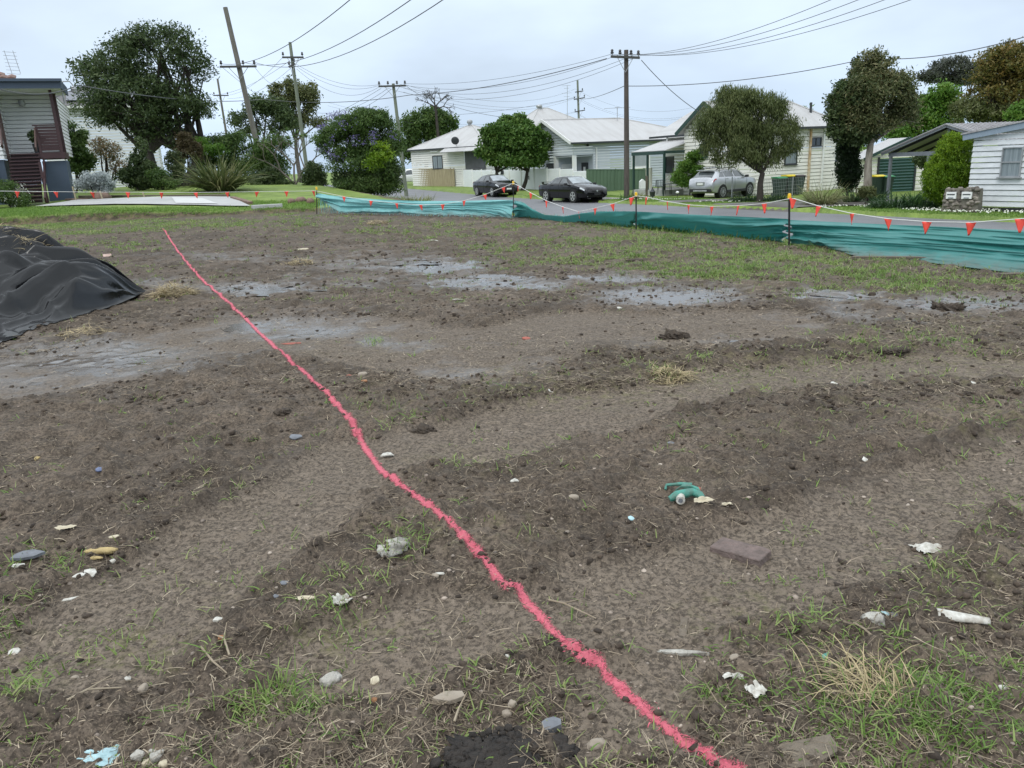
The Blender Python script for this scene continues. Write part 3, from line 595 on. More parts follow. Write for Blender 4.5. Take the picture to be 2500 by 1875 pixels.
M['timber_grey'] = mat('weathered_timber', (0.16, 0.135, 0.10), 0.8, col2=(0.08, 0.065, 0.05), scale=6, bump=0.5, stretch=(1, 8, 8))
SPANS = [
 ([(772, 471), (810, 477), (850, 482), (930, 487), (1000, 490), (1080, 491), (1150, 490), (1210, 488), (1253, 488)], [(772, 517), (840, 518), (900, 515), (1000, 513), (1060, 512), (1110, 511), (1150, 512), (1190, 522), (1253, 532)], 'torn span between purple bush and next picket'),
 ([(1253, 488), (1280, 495), (1300, 510), (1330, 524), (1380, 528), (1420, 521), (1460, 516), (1500, 516), (1553, 516)], [(1253, 532), (1300, 530), (1330, 531), (1380, 537), (1450, 542), (1553, 553)], 'sagging span dipping low to show the road'),
 ([(1553, 516), (1700, 524), (1850, 531), (1928, 535)], [(1553, 551), (1700, 568), (1850, 583), (1928, 594)], 'taut span in front of the silver car'),
 ([(1928, 537), (2100, 545), (2300, 553), (2500, 563), (2700, 573), (3000, 590)], [(1928, 596), (2000, 602), (2100, 624), (2220, 635), (2330, 645), (2400, 658), (2480, 664), (2700, 700), (3000, 745)], 'nearest span with loose bottom hem weighed by planks')]
def build_fence():
    for k, (top, bot, lab) in enumerate(SPANS):
        x0, x1 = top[0][0], top[-1][0]; nu = 200 if k != 3 else 260; nv = 44
        px = np.linspace(x0, x1, nu); u = (px-x0)/(x1-x0)
        ty = np.interp(px, *np.array(top).T); by = np.interp(px, *np.array(bot).T); dep = invdepth(px, FK)
        T = at_y(px, ty, dep+(0.05, 0.25, 0.4, 0.5)[k]); B = on_ground(px, by) if k else at_y(px, by, dep); v = np.linspace(0, 1, nv)[:, None, None]
        if k:
            kr = np.exp(-(np.arange(-24, 25)/11.0)**2); kr /= kr.sum(); B = np.stack([np.convolve(np.pad(B[:, c], 24, 'edge'), kr, 'valid') for c in range(3)], 1)
        gzv = ground(B[:, 0], B[:, 1]); B[:, 2] = np.minimum(B[:, 2], gzv+0.05) if k == 0 else np.maximum(B[:, 2], gzv-0.02)+0.02
        P = T[None]*(1-v) + B[None]*v; fl = v**1.9; P[..., :2] = T[None, :, :2]*(1-fl) + B[None, :, :2]*fl
        d = T[-1]-T[0]; nrm = np.array([d[1], -d[0], 0.0]); nrm /= np.linalg.norm(nrm)
        if nrm[1] > 0: nrm = -nrm
        U, Vv = np.meshgrid(u, v[:, 0, 0]); Ln = np.linalg.norm(d[:2])
        # long pleats that gather towards the pickets
        gath = np.exp(-U*Ln/0.7) + np.exp(-(1-U)*Ln/0.7)
        fan = (Vv-0.25)*(1-0.72*gath)
        w1 = 0.085*fbm(U*Ln*0.35+k*9, fan*5.0, 1.0, 3, 60+k) + 0.075*np.abs(fbm(U*Ln*0.25+0.15*fan, fan*9, 1.0, 2, 70+k)) + 0.05*np.abs(fbm(U*Ln*0.6, fan*17, 1.0, 2, 75+k))
        w2 = 0.045*np.sin((Vv*7+0.8*U*3+2.2*fbm(U*2, Vv, 0.7, 2, 80+k))*2.2)*(0.3+gath)
        belly = 0.05*np.sin(np.pi*np.clip(U, 0, 1))*np.sin(np.pi*Vv)
        hem = (0.12, 0.05, 0.05, 0.06)[k]*ss(0.52, 1.0, Vv) + 0.016*fbm(U*Ln*0.5, fan*34, 1.0, 2, 90+k) + 0.02*fbm(U*Ln*1.2, Vv*3, 0.5, 2, 95+k)*ss(.5, 1, Vv)
        P = P + nrm*((w1+w2)*(1.0 if k == 0 else 1.35)*np.minimum(1, Vv*6+0.25) + belly + hem)[..., None]
        if k in (2, 3):   # lower skirt lies out over the ground
            P[..., 2] = np.maximum(P[..., 2], 0)*0 + P[..., 2]
        if k == 0:      # torn free corner: bottom hangs back from the first picket
            sh = np.clip(1-U/0.13, 0, 1)*ss(0.2, 1.0, Vv); P[..., 2] += (0.36*sh**0.8)
            P[..., 0] += 0.30*np.clip(1-U/0.13, 0, 1)*Vv
        V = P.reshape(-1, 3); i = np.arange(nv-1)[:, None]*nu; j = np.arange(nu-1)[None]; F = np.stack([i+j, i+j+1, i+nu+j+1, i+nu+j], -1).reshape(-1, 4)
        base = np.array([T[nu//2, 0], T[nu//2, 1], gz(T[nu//2, 0], T[nu//2, 1])])
        t = thing('silt_fence', 'teal silt fence, ' + lab, 'fence', base, group='spans of the teal silt fence')
        link_mesh('fabric', np_mesh('fabric', V-base, F, {'splash': np.repeat(np.linspace(0, 1, nv)**2.5, nu)}), M['fabric_pale' if k == 0 else 'fabric_mid' if k == 1 else 'fabric'], t, smooth=True)
        # frayed threads along the hem
        mb = []
        if k in (0, 1):
            n = 240 if k == 0 else 90; q = RNG.integers(6, nu-2, n); Q = P[-1, q] if k == 0 else P[0, q]
            D = np.stack([RNG.normal(size=n)*0.5, RNG.normal(size=n)*0.5-0.3, -np.ones(n)*(0.8 if k == 0 else -0.5)], 1)
            mb.append(strips(Q-base, D, 0.04+0.07*RNG.random(n), 0.008, 0.2, 2))
        if k == 0:
            n = 46; q = RNG.random(n); Q = np.stack([P[0, 1, 0]+0.05+q*0.62, P[0, 1, 1]-0.04-0*q, P[0, 1, 2]-0.13-q*0.16], 1)
            D = np.stack([RNG.normal(size=n)*0.10, RNG.normal(size=n)*0.06-0.05, -np.ones(n)], 1)
            mb.append(strips(Q-base, D, (P[0, 1, 2]-base[2]-0.13-q*0.16)*RNG.uniform(0.75, 1.05, n), 0.022, -0.02, 4, None, 0.12))
        if mb: tag(link_mesh('frayed_fringe', np_mesh('frayed_fringe', *join(mb)), M['fabric_pale'], t), kind='stuff')
    names = ['at the torn end of the silt fence', 'in front of the black hatchback', 'between black sedan and silver car', 'nearest the camera']
    for (px, yt, yb, d), nm in zip(PICK, names):
        a = at_y([px], [yt], d)[0]; b = at_y([px], [yb], d)[0]; zb = gz(b[0], b[1])
        t = thing('star_picket', 'black steel picket with yellow cap, ' + nm, 'picket', (b[0], b[1], zb), group='pickets holding the silt fence')
        off = (b[0], b[1], zb); tilt = (a[0]-b[0])/max(a[2]-b[2], .1)
        h = a[2]-zb; mb = MB()
        for ang in (0.4, 2.5, 4.6):
            c = Vector((math.cos(ang)*0.011, math.sin(ang)*0.011, 0)); mb.bar(c+Vector((0, 0, -0.12)), c+Vector((tilt*h, 0, h-0.05)), 0.024, 0.009)
        mb.build('post', M['picket'], t, bevel=0.002)
        cp = MB(); cp.lathe((tilt*h, 0, h-0.07), [(0.030, 0), (0.032, 0.05), (0.028, 0.085), (0.016, 0.095)], 10); cp.build('cap', M['yellow'], t, smooth=True)
build_fence()
FLAGS = [(-210, 466), (-130, 466), (-45, 466), (42, 467), (136, 468), (225, 469), (312, 469), (394, 470), (477, 470), (554, 469), (627, 468), (699, 467), (765, 466), (840, 480), (906, 490), (968, 496), (1027, 500), (1081, 499), (1133, 490), (1184, 475), (1229, 457), (1265, 453), (1296, 471), (1334, 490), (1374, 505), (1413, 517), (1453, 508), (1495, 498), (1542, 482), (1578, 481), (1629, 492), (1681, 500), (1738, 504), (1802, 502), (1866, 497), (1936, 484), (1999, 503), (2080, 521), (2168, 534), (2263, 541), (2371, 543), (2492, 534), (2640, 525)]
BK = [(-300, 19.5), (300, 22.5), (772, 25.9), (1253, 22.9), (1553, 17.7), (1928, 13.2), (2500, 9.55), (2700, 8.8)]
def build_bunting():
    f = np.array(FLAGS, float); knots = sorted(set([(p[0], p[1]) for p in FLAGS] + [(772, 466), (1253, 447), (1553, 478), (1929, 485)]))
    k = np.array(knots); px = np.linspace(-210, 2640, 420); py = np.interp(px, k[:, 0], k[:, 1]); dep = invdepth(px, BK)
    dep = np.where((px > 790) & (px < 1240), dep-0.22, dep-0.06)
    P = at_y(px, py, dep); mid = P[200]; base = np.array([mid[0], mid[1], gz(mid[0], mid[1])])
    t = thing('bunting', 'orange warning flag bunting on white string along the fence pickets', 'bunting', base)
    MB().tube(P-base, 0.0065, 5).build('string', M['string'], t)
    for i, (x, y) in enumerate(FLAGS):
        d = float(invdepth(x, BK)) - (0.22 if 790 < x < 1240 else 0.06); a = at_y([x], [y], d)[0]-base
        e = at_y([x+6], [np.interp(x+6, k[:, 0], k[:, 1])], float(invdepth(x+6, BK))-(0.22 if 790 < x < 1240 else 0.06))[0]-base
        dr = e-a; dr /= np.linalg.norm(dr); ry = random.uniform(-0.5, 0.5); w_, h_ = 0.064, 0.17
        out = np.array([dr[1], -dr[0], 0]); out /= np.linalg.norm(out); up = np.array([0, 0, 1.0])
        dr2 = dr*math.cos(ry)+out*math.sin(ry); sway = random.uniform(-0.25, 0.25); V = []; nU, nV = 5, 7
        for b in range(nV):
            vv = b/(nV-1)
            for c in range(nU):
                uu = (c/(nU-1)*2-1); q = a + dr2*w_*uu*(1-0.92*vv) - up*h_*vv + out*(sway*h_*vv*0.6 + 0.012*math.sin(uu*2.2+i)*vv) + dr2*0.03*math.sin(i*1.7)*vv
                V.append(q)
        F = [(b*nU+c, b*nU+c+1, (b+1)*nU+c+1, (b+1)*nU+c) for b in range(nV-1) for c in range(nU-1)]
        o = MB().add(V, F).build('flag', M['orange'], t, smooth=True); md = o.modifiers.new('thick', 'SOLIDIFY'); md.thickness = 0.002
build_bunting()
def plank(px0, py0, px1, py1, w_, th, lab):
    A, B = on_ground([px0, px1], [py0, py1]); mb = MB(); A[2] += th*0.5+0.02; B[2] += th*0.5+0.02
    mid = (A+B)/2; off = (mid[0], mid[1], gz(mid[0], mid[1])); mb.bar(A, B, w_, th)
    o = mb.build('timber_plank', M['timber_grey'], None, off=off, bevel=0.006); o.location = off; tag(o, lab, 'plank', group='planks on the silt fence hem')
plank(2080, 636, 2335, 641, 0.10, 0.045, 'long grey timber plank weighing down the silt fence hem'); plank(2440, 674, 2640, 676, 0.10, 0.05, 'short grey timber plank at the outer end of the fence hem')
plank(1617, 592, 1668, 602, 0.03, 0.02, 'thin stick lying in grass near the silt fence')
# ---------------------------------------------------------------- tarpaulin over the spoil heap
def mound(x, y):
    d = ((np.abs(x+8.9)/3.75)**2.2 + (np.abs(y-10.6)/2.9)**2.2)**(1/2.2)
    return 1.34*np.clip(1-d, 0, 1)**0.85*(1+0.1*fbm(x, y, 1.3, 2, 33))
M['tarp'] = None
def build_tarp():
    m, t, p, o = _prin('black_plastic_sheet'); L = t.links.new
    tc = N(t, 'ShaderNodeTexCoord'); nz = N(t, 'ShaderNodeTexNoise', inp={'Scale': 3.0, 'Detail': 6.0}); L(tc.outputs['Object'], nz.inputs['Vector'])
    mx = N(t, 'ShaderNodeMix', data_type='RGBA'); mx.inputs[6].default_value = (0.004, 0.0043, 0.005, 1); mx.inputs[7].default_value = (0.010, 0.0105, 0.012, 1); L(nz.outputs[0], mx.inputs[0]); L(mx.outputs[2], p.inputs['Base Color'])
    mr = N(t, 'ShaderNodeMapRange', inp={1: 0.35, 2: 0.7, 3: 0.08, 4: 0.18}); L(nz.outputs[0], mr.inputs[0]); L(mr.outputs[0], p.inputs['Roughness'])
    n2 = N(t, 'ShaderNodeTexNoise', inp={'Scale': 38.0, 'Detail': 4.0}); L(tc.outputs['Object'], n2.inputs['Vector'])
    b = N(t, 'ShaderNodeBump', inp={'Strength': 0.10, 'Distance': 0.006}); p.inputs['Specular IOR Level'].default_value = 0.42; L(n2.outputs[0], b.inputs['Height']); L(b.outputs[0], p.inputs['Normal'])
    T = on_ground([362], [722])[0]; E = on_ground([0], [838])[0]; E2 = on_ground([-200], [880])[0]
    th0 = math.atan2(E[1]-T[1], E[0]-T[0]) % (2*math.pi); th1 = rad(138)
    nth, nr = 460, 240; th = np.linspace(th0, th1, nth); r = np.linspace(0.0, 1.0, nr)**1.1*7.6
    TH, R_ = np.meshgrid(th, r); uu = (th0-TH)/(th0-th1)
    # boundary wobble on the near edge: extra spread of angle with distance
    TH2 = TH + 0.02*np.sin(R_*2.3)*(1-uu)**2 + 0.12*fbm(uu*3, R_, 1.6, 2, 3)*np.exp(-R_/0.6)
    x = T[0]+R_*np.cos(TH2); y = T[1]+R_*np.sin(TH2)
    z = macro(x, y) + mound(x, y) + 0.03
    amp = ss(0.0, 0.5, R_)*(1-0.65*ss(2.8, 6.5, R_))*ss(0.0, 0.05, uu)
    q = uu + 0.03*fbm(uu*2, R_, 1.2, 2, 13) + 0.012*R_
    folds = 0
    for fq, a, sd in ((6.0, 0.20, 1), (11.0, 0.16, 2), (23.0, 0.085, 3), (45.0, 0.035, 4)):
        v = fbm(q*fq, R_*0.35, 1.0, 1, 100+sd); folds = folds + a*(1-np.abs(v)*2.6)
    cr = 0.085*(1-2.4*np.abs(fbm(x*0.9+y*0.5, y*1.3, 0.8, 2, 121))) + 0.02*fbm(x, y, 0.25, 2, 131)
    tents = 0
    for i in range(64):
        c0 = RNG.uniform(0.02, 0.8); wd = RNG.uniform(0.04, 0.17); a = wd*RNG.uniform(0.7, 1.3); r0 = RNG.uniform(0.1, 2.2); r1 = r0+RNG.uniform(1.2, 4.5)
        tc = th0-(th0-th1)*c0 + 0.10*np.sin(R_*RNG.uniform(.5, 1.3)+i) + 0.03*np.sin(R_*3.1+i*2)
        dist = np.abs(TH-tc)*np.maximum(R_, .35); tents = np.maximum(tents*1.0, a*np.clip(1-dist/wd, 0, 1)**0.8*ss(r0, r0+.5, R_)*(1-ss(r1-.7, r1, R_))) if i % 3 else tents + a*np.clip(1-dist/wd, 0, 1)**0.8*ss(r0, r0+.5, R_)*(1-ss(r1-.7, r1, R_))
    z = z + tents*ss(0.0, 0.03, uu) + (folds*0.8 + cr*ss(0.3, 1.6, R_))*amp + 0.06*np.exp(-R_/0.45)
    z = np.maximum(z, ground(x.ravel(), y.ravel()).reshape(x.shape)+0.012)
    V = np.stack([x, y, z], -1).reshape(-1, 3); off = np.array([-8.0, 10.0, 0.0])
    i = np.arange(nr-1)[:, None]*nth; j = np.arange(nth-1)[None]; F = np.stack([i+j, i+j+1, i+nth+j+1, i+nth+j], -1).reshape(-1, 4)
    o = link_mesh('tarpaulin', np_mesh('tarpaulin', V-off, F), m, smooth=True); o.location = off
    tag(o, 'creased black plastic tarpaulin draped over a soil heap', 'tarpaulin')
    return x, y, z
TARP = build_tarp()
def tarp_z(x, y):
    d = (TARP[0]-x)**2+(TARP[1]-y)**2; return float(TARP[2].ravel()[np.argmin(d)])
def straw_clump(cx, cy, n, rx, ry, hz, lab, grp='clumps of dead yellow grass', onto=None, ln=0.2):
    P0 = on_ground([cx], [cy])[0] if onto is None else np.array(onto); off = P0.copy()
    a = RNG.random(n)*6.28; rr = np.sqrt(RNG.random(n)); P = np.stack([np.cos(a)*rr*rx, np.sin(a)*rr*ry, 0*a], 1)
    P[:, 2] = hz*np.clip(1-rr**2, 0, 1)*RNG.random(n)
    if onto is None: P[:, 2] += ground(P[:, 0]+off[0], P[:, 1]+off[1])-off[2]
    else: P[:, 2] += np.array([tarp_z(q[0]+off[0], q[1]+off[1]) for q in P])-off[2]+0.02
    V, F = lying(P, ln*(0.4+0.8*RNG.random(n)), 0.0024*(1+np.hypot(*off[:2])/8), 0.6, 4, 0.6)
    o = link_mesh('straw_clump', np_mesh('straw_clump', V, F), M['drygold']); o.location = off; tag(o, lab, 'dead grass', group=grp)
straw_clump(425, 724, 900, 0.32, 0.2, 0.18, 'golden dead grass heap at the pointed end of the tarpaulin', ln=0.2)
straw_clump(1638, 928, 420, 0.17, 0.12, 0.07, 'pale gold dead grass clump on the bare mud, alone mid lot', ln=0.12)
straw_clump(205, 815, 150, 0.32, 0.14, 0.07, 'wispy dead grass beside the lower hem of the tarpaulin')
straw_clump(920, 543, 240, 0.32, 0.18, 0.12, 'dull straw clump before the torn fence end')
straw_clump(730, 642, 260, 0.3, 0.16, 0.07, 'flat brown straw clump beside a shallow puddle')
for x_, d_, lab in ((30, 11.0, 'dead grass lying on top of the tarpaulin, farther back'), (90, 10.7, 'dead grass lying on the tarpaulin slope beside a stick')):
    q = at_y([x_], [600], d_)[0]; straw_clump(0, 0, 110, 0.30, 0.10, 0.03, lab, 'dead grass on the tarpaulin', (q[0], q[1], tarp_z(q[0], q[1])))
# upright dry tuft in the corner grass
def upright_tuft(px, py, n, L_, lab, m='drygold'):
    P0 = on_ground([px], [py])[0]; P = np.zeros((n, 3)); P[:, :2] = RNG.normal(size=(n, 2))*0.06
    D = np.stack([RNG.normal(size=n)*0.5-0.25, RNG.normal(size=n)*0.45+0.35, 0.7+0*P[:, 0]], 1); V, F = strips(P, D, L_*RNG.uniform(0.4, 1.1, n), 0.0026 if m == 'drygold' else 0.004, 0.45, 4, None, 0.15)
    o = link_mesh('grass_tuft', np_mesh('grass_tuft', V, F), M[m]); o.location = P0; tag(o, lab, 'grass tuft', group='single tufts on the lot')
upright_tuft(2140, 1690, 150, 0.21, 'pale dry upright grass tuft inside the green corner patch')
upright_tuft(1852, 655, 40, 0.35, 'bright green leafy weed by the second nearest fence span', 'grass'); upright_tuft(917, 835, 45, 0.14, 'small vivid green weed alone on grey mud', 'grass')
upright_tuft(725, 505, 70, 0.75, 'tall green weed stems left of the first picket', 'grass')
# ---------------------------------------------------------------- houses
class Frame:
    """local frame of a building: x along its wall, -y outwards; origin on the ground"""
    def __init__(s, px, depth, ang, py=450):
        P = at_y([px], [py], depth)[0]; s.o = np.array([P[0], P[1], float(macro(P[0], P[1]))]); s.a = ang
        s.c, s.s = math.cos(ang), math.sin(ang)
    def loc(s, P): d = np.asarray(P)-s.o; return np.array([d[0]*s.c+d[1]*s.s, -d[0]*s.s+d[1]*s.c, d[2]])
    def world(s, p): return np.array([s.o[0]+p[0]*s.c-p[1]*s.s, s.o[1]+p[0]*s.s+p[1]*s.c, s.o[2]+p[2]])
    def hit(s, px, py, axis=1, val=0.0):
        """where the sight line through a photo pixel meets the plane local[axis] = val"""
        d = ray([px], [py])[0]; e = np.array([0, 0, EYE]); n = np.array([-s.s, s.c, 0]) if axis == 1 else np.array([s.c, s.s, 0])
        t = (val - (e-s.o)@n)/(d@n); return s.loc(e+d*t)
def boards(mb, p0, p1, z0, z1, bh=0.18, lo=None, hi=None, lap=0.03):
    """lapped weatherboards from p0 to p1 (2D, outside on the right hand side), optional clip functions of height"""
    p0 = np.array(p0, float); p1 = np.array(p1, float); d = p1-p0; Ln = np.linalg.norm(d); d /= Ln; n = np.array([d[1], -d[0]])
    z = z0
    while z < z1-0.02:
        zt = min(z+bh, z1); a = 0.0; b = Ln
        if lo: a = max(0.0, lo((z+zt)/2))
        if hi: b = min(Ln, hi((z+zt)/2))
        if b-a > 0.05:
            q = lambda u, o, zz: (*(p0+d*u+n*o), zz)
            g_ = min(0.03, bh*0.15); mb.prism([q(a, -0.05, z+g_), q(a, lap, z+g_), q(a, 0.004, zt), q(a, -0.05, zt)], (0, 0, 0), (*(d*(b-a)), 0))
        z = zt
def wave_mat(name, col, col2, ang_axis=0, per=0.09, rough=0.45, streak=0.4):
    """corrugated sheet: ribs by bump, weather streaks running down the ribs"""
    m, t, p, o = _prin(name); L = t.links.new; tc = N(t, 'ShaderNodeTexCoord')
    wv = N(t, 'ShaderNodeTexWave', bands_direction='XYZ'[ang_axis], inp={'Scale': 0.314/per*1.0, 'Distortion': 0.0}); L(tc.outputs['Object'], wv.inputs['Vector'])
    st = [1.0, 1.0, 1.0]; st[1-ang_axis if ang_axis < 2 else 0] = 0.12; st[ang_axis] = 1.6
    mp = N(t, 'ShaderNodeMapping'); mp.inputs['Scale'].default_value = st; L(tc.outputs['Object'], mp.inputs[0])
    nz = N(t, 'ShaderNodeTexNoise', inp={'Scale': 1.3, 'Detail': 5.0}); L(mp.outputs[0], nz.inputs['Vector'])
    mr = N(t, 'ShaderNodeMapRange', inp={1: 0.4, 2: 0.72, 3: 0.0, 4: streak}); L(nz.outputs[0], mr.inputs[0])
    mx = N(t, 'ShaderNodeMix', data_type='RGBA'); mx.inputs[6].default_value = (*col, 1); mx.inputs[7].default_value = (*col2, 1); L(mr.outputs[0], mx.inputs[0])
    L(mx.outputs[2], p.inputs['Base Color']); p.inputs['Roughness'].default_value = rough
    b = N(t, 'ShaderNodeBump', inp={'Strength': 0.6, 'Distance': 0.03}); L(wv.outputs['Fac'], b.inputs['Height']); L(b.outputs[0], p.inputs['Normal']); return m
M['wb_white'] = mat('white_boards', (0.74, 0.75, 0.75), 0.6, var=0.1, scale=1.2)
M['wb_cream'] = mat('cream_boards', (0.80, 0.78, 0.71), 0.6, var=0.1, scale=1.2)
M['wb_cream2'] = mat('pale_cream_boards', (0.75, 0.74, 0.70), 0.6, var=0.12, scale=1.2)
M['wb_grey'] = mat('blue_grey_boards', (0.50, 0.54, 0.57), 0.6, var=0.08, scale=1.2)
M['wb_peel'] = mat('peeling_white_boards', (0.70, 0.72, 0.74), 0.7, scale=2.4, col2=(0.56, 0.58, 0.60), bump=0.2, stretch=(1, 1, 2.5))
M['trim_white'] = mat('white_trim', (0.80, 0.80, 0.78), 0.5, var=0.06)
M['trim_green'] = mat('dark_green_trim', (0.02, 0.055, 0.045), 0.45, var=0.15)
M['trim_dark'] = mat('dark_trim', (0.035, 0.04, 0.045), 0.5, var=0.2)
M['slate_blue'] = mat('slate_blue_paint', (0.060, 0.085, 0.125), 0.6, var=0.15, scale=1.0, bump=0.1)
M['maroon'] = mat('maroon_timber', (0.060, 0.026, 0.028), 0.5, var=0.25, scale=3, stretch=(1, 1, 4))
M['maroon_light'] = mat('faded_maroon_rail', (0.115, 0.070, 0.062), 0.55, var=0.2)
M['roof_white'] = wave_mat('pale_corrugated_roof', (0.45, 0.445, 0.44), (0.31, 0.29, 0.275), 0, 0.12, 0.5, 0.5)
M['roof_grey'] = wave_mat('weathered_corrugated_roof', (0.42, 0.41, 0.42), (0.20, 0.18, 0.18), 0, 0.16, 0.5, 0.9)
M['roof_tile'] = mat('terracotta_tiles', (0.24, 0.115, 0.085), 0.75, col2=(0.12, 0.085, 0.07), scale=6, bump=0.4)
M['roof_dark'] = mat('grey_tiles', (0.13, 0.125, 0.125), 0.7, var=0.3, scale=5, bump=0.3)
M['glass'] = mat('window_glass', (0.035, 0.045, 0.055), 0.06, var=0.2, scale=0.8, spec=0.8)
M['curtain'] = mat('net_curtain', (0.30, 0.34, 0.36), 0.25, col2=(0.13, 0.16, 0.18), scale=2.0, stretch=(14, 14, 0.4), spec=0.6)
M['porch_shade'] = mat('porch_shade_dark', (0.10, 0.105, 0.11), 0.8, var=0.3)  # flat dark colour standing in for the shade inside a porch
M['metal_grey'] = mat('galvanised_steel', (0.42, 0.43, 0.44), 0.45, metal=0.5, var=0.25, scale=5)
M['rust'] = mat('rusty_pipe', (0.45, 0.27, 0.12), 0.8, col2=(0.62, 0.55, 0.42), scale=4)
M['solar'] = mat('solar_cells', (0.025, 0.03, 0.055), 0.12, var=0.2, spec=0.8)
def wall_window(fr, parent, px0, py0, px1, py1, axis=1, val=0.0, frame_m='trim_white', pane='curtain', split='h', fw=0.06, out=-1, sill=True, label=None):
    """window filling a photo rectangle on a wall plane; out = outward sign along the axis"""
    A = fr.hit((px0+px1)/2, (py0+py1)/2, axis, val); b0 = fr.hit(px0, (py0+py1)/2, axis, val); b1 = fr.hit(px1, (py0+py1)/2, axis, val)
    t0 = fr.hit((px0+px1)/2, py0, axis, val); t1 = fr.hit((px0+px1)/2, py1, axis, val); o = 1-axis
    u0, u1 = sorted((b0[o], b1[o])); z1, z0 = t0[2], t1[2]; uc = (u0+u1)/2; zc = (z0+z1)/2; W_, H_ = u1-u0, z1-z0
    def bx(mb, u, z, du, dz, dep, th):
        c = [0, 0, z]; d = [0, 0, dz]; c[o] = u; c[axis] = val+out*dep; d[o] = du; d[axis] = th; mb.box(c, d)
    f = MB(); D = 0.05
    bx(f, u0+fw/2, zc, fw, H_, D, 0.07); bx(f, u1-fw/2, zc, fw, H_, D, 0.07); bx(f, uc, z1-fw/2, W_-2*fw, fw, D, 0.066); bx(f, uc, z0+fw/2, W_-2*fw, fw, D, 0.066)
    if split == 'h': bx(f, uc, zc, W_-2*fw, 0.045, D, 0.06)
    if split == 'v': bx(f, uc, zc, 0.045, H_-2*fw, D, 0.06)
    w_ = f.build('window', M[frame_m], parent); 
    if label: w_['label'] = label
    g = MB(); bx(g, uc, zc, W_-2*fw, H_-2*fw, 0.035, 0.02); g.build('pane', M[pane], w_)
    if sill: s_ = MB(); bx(s_, uc, z0-0.02, W_+0.10, 0.04, 0.07, 0.14); s_.build('sill', M[frame_m], w_)
    return w_
def roof_sheet(mb, q, th=0.05): mb.sheet(q, th)
def vent_ball(parent, p, r=0.22, name='roof_vent'):
    mb = MB(); mb.lathe(p, [(r*0.55, -0.25), (r*0.55, 0.0), (r*0.9, 0.06), (r, 0.18), (r*0.85, 0.32), (r*0.4, 0.40), (0.02, 0.42)], 14); return mb.build(name, M['metal_grey'], parent, smooth=True)
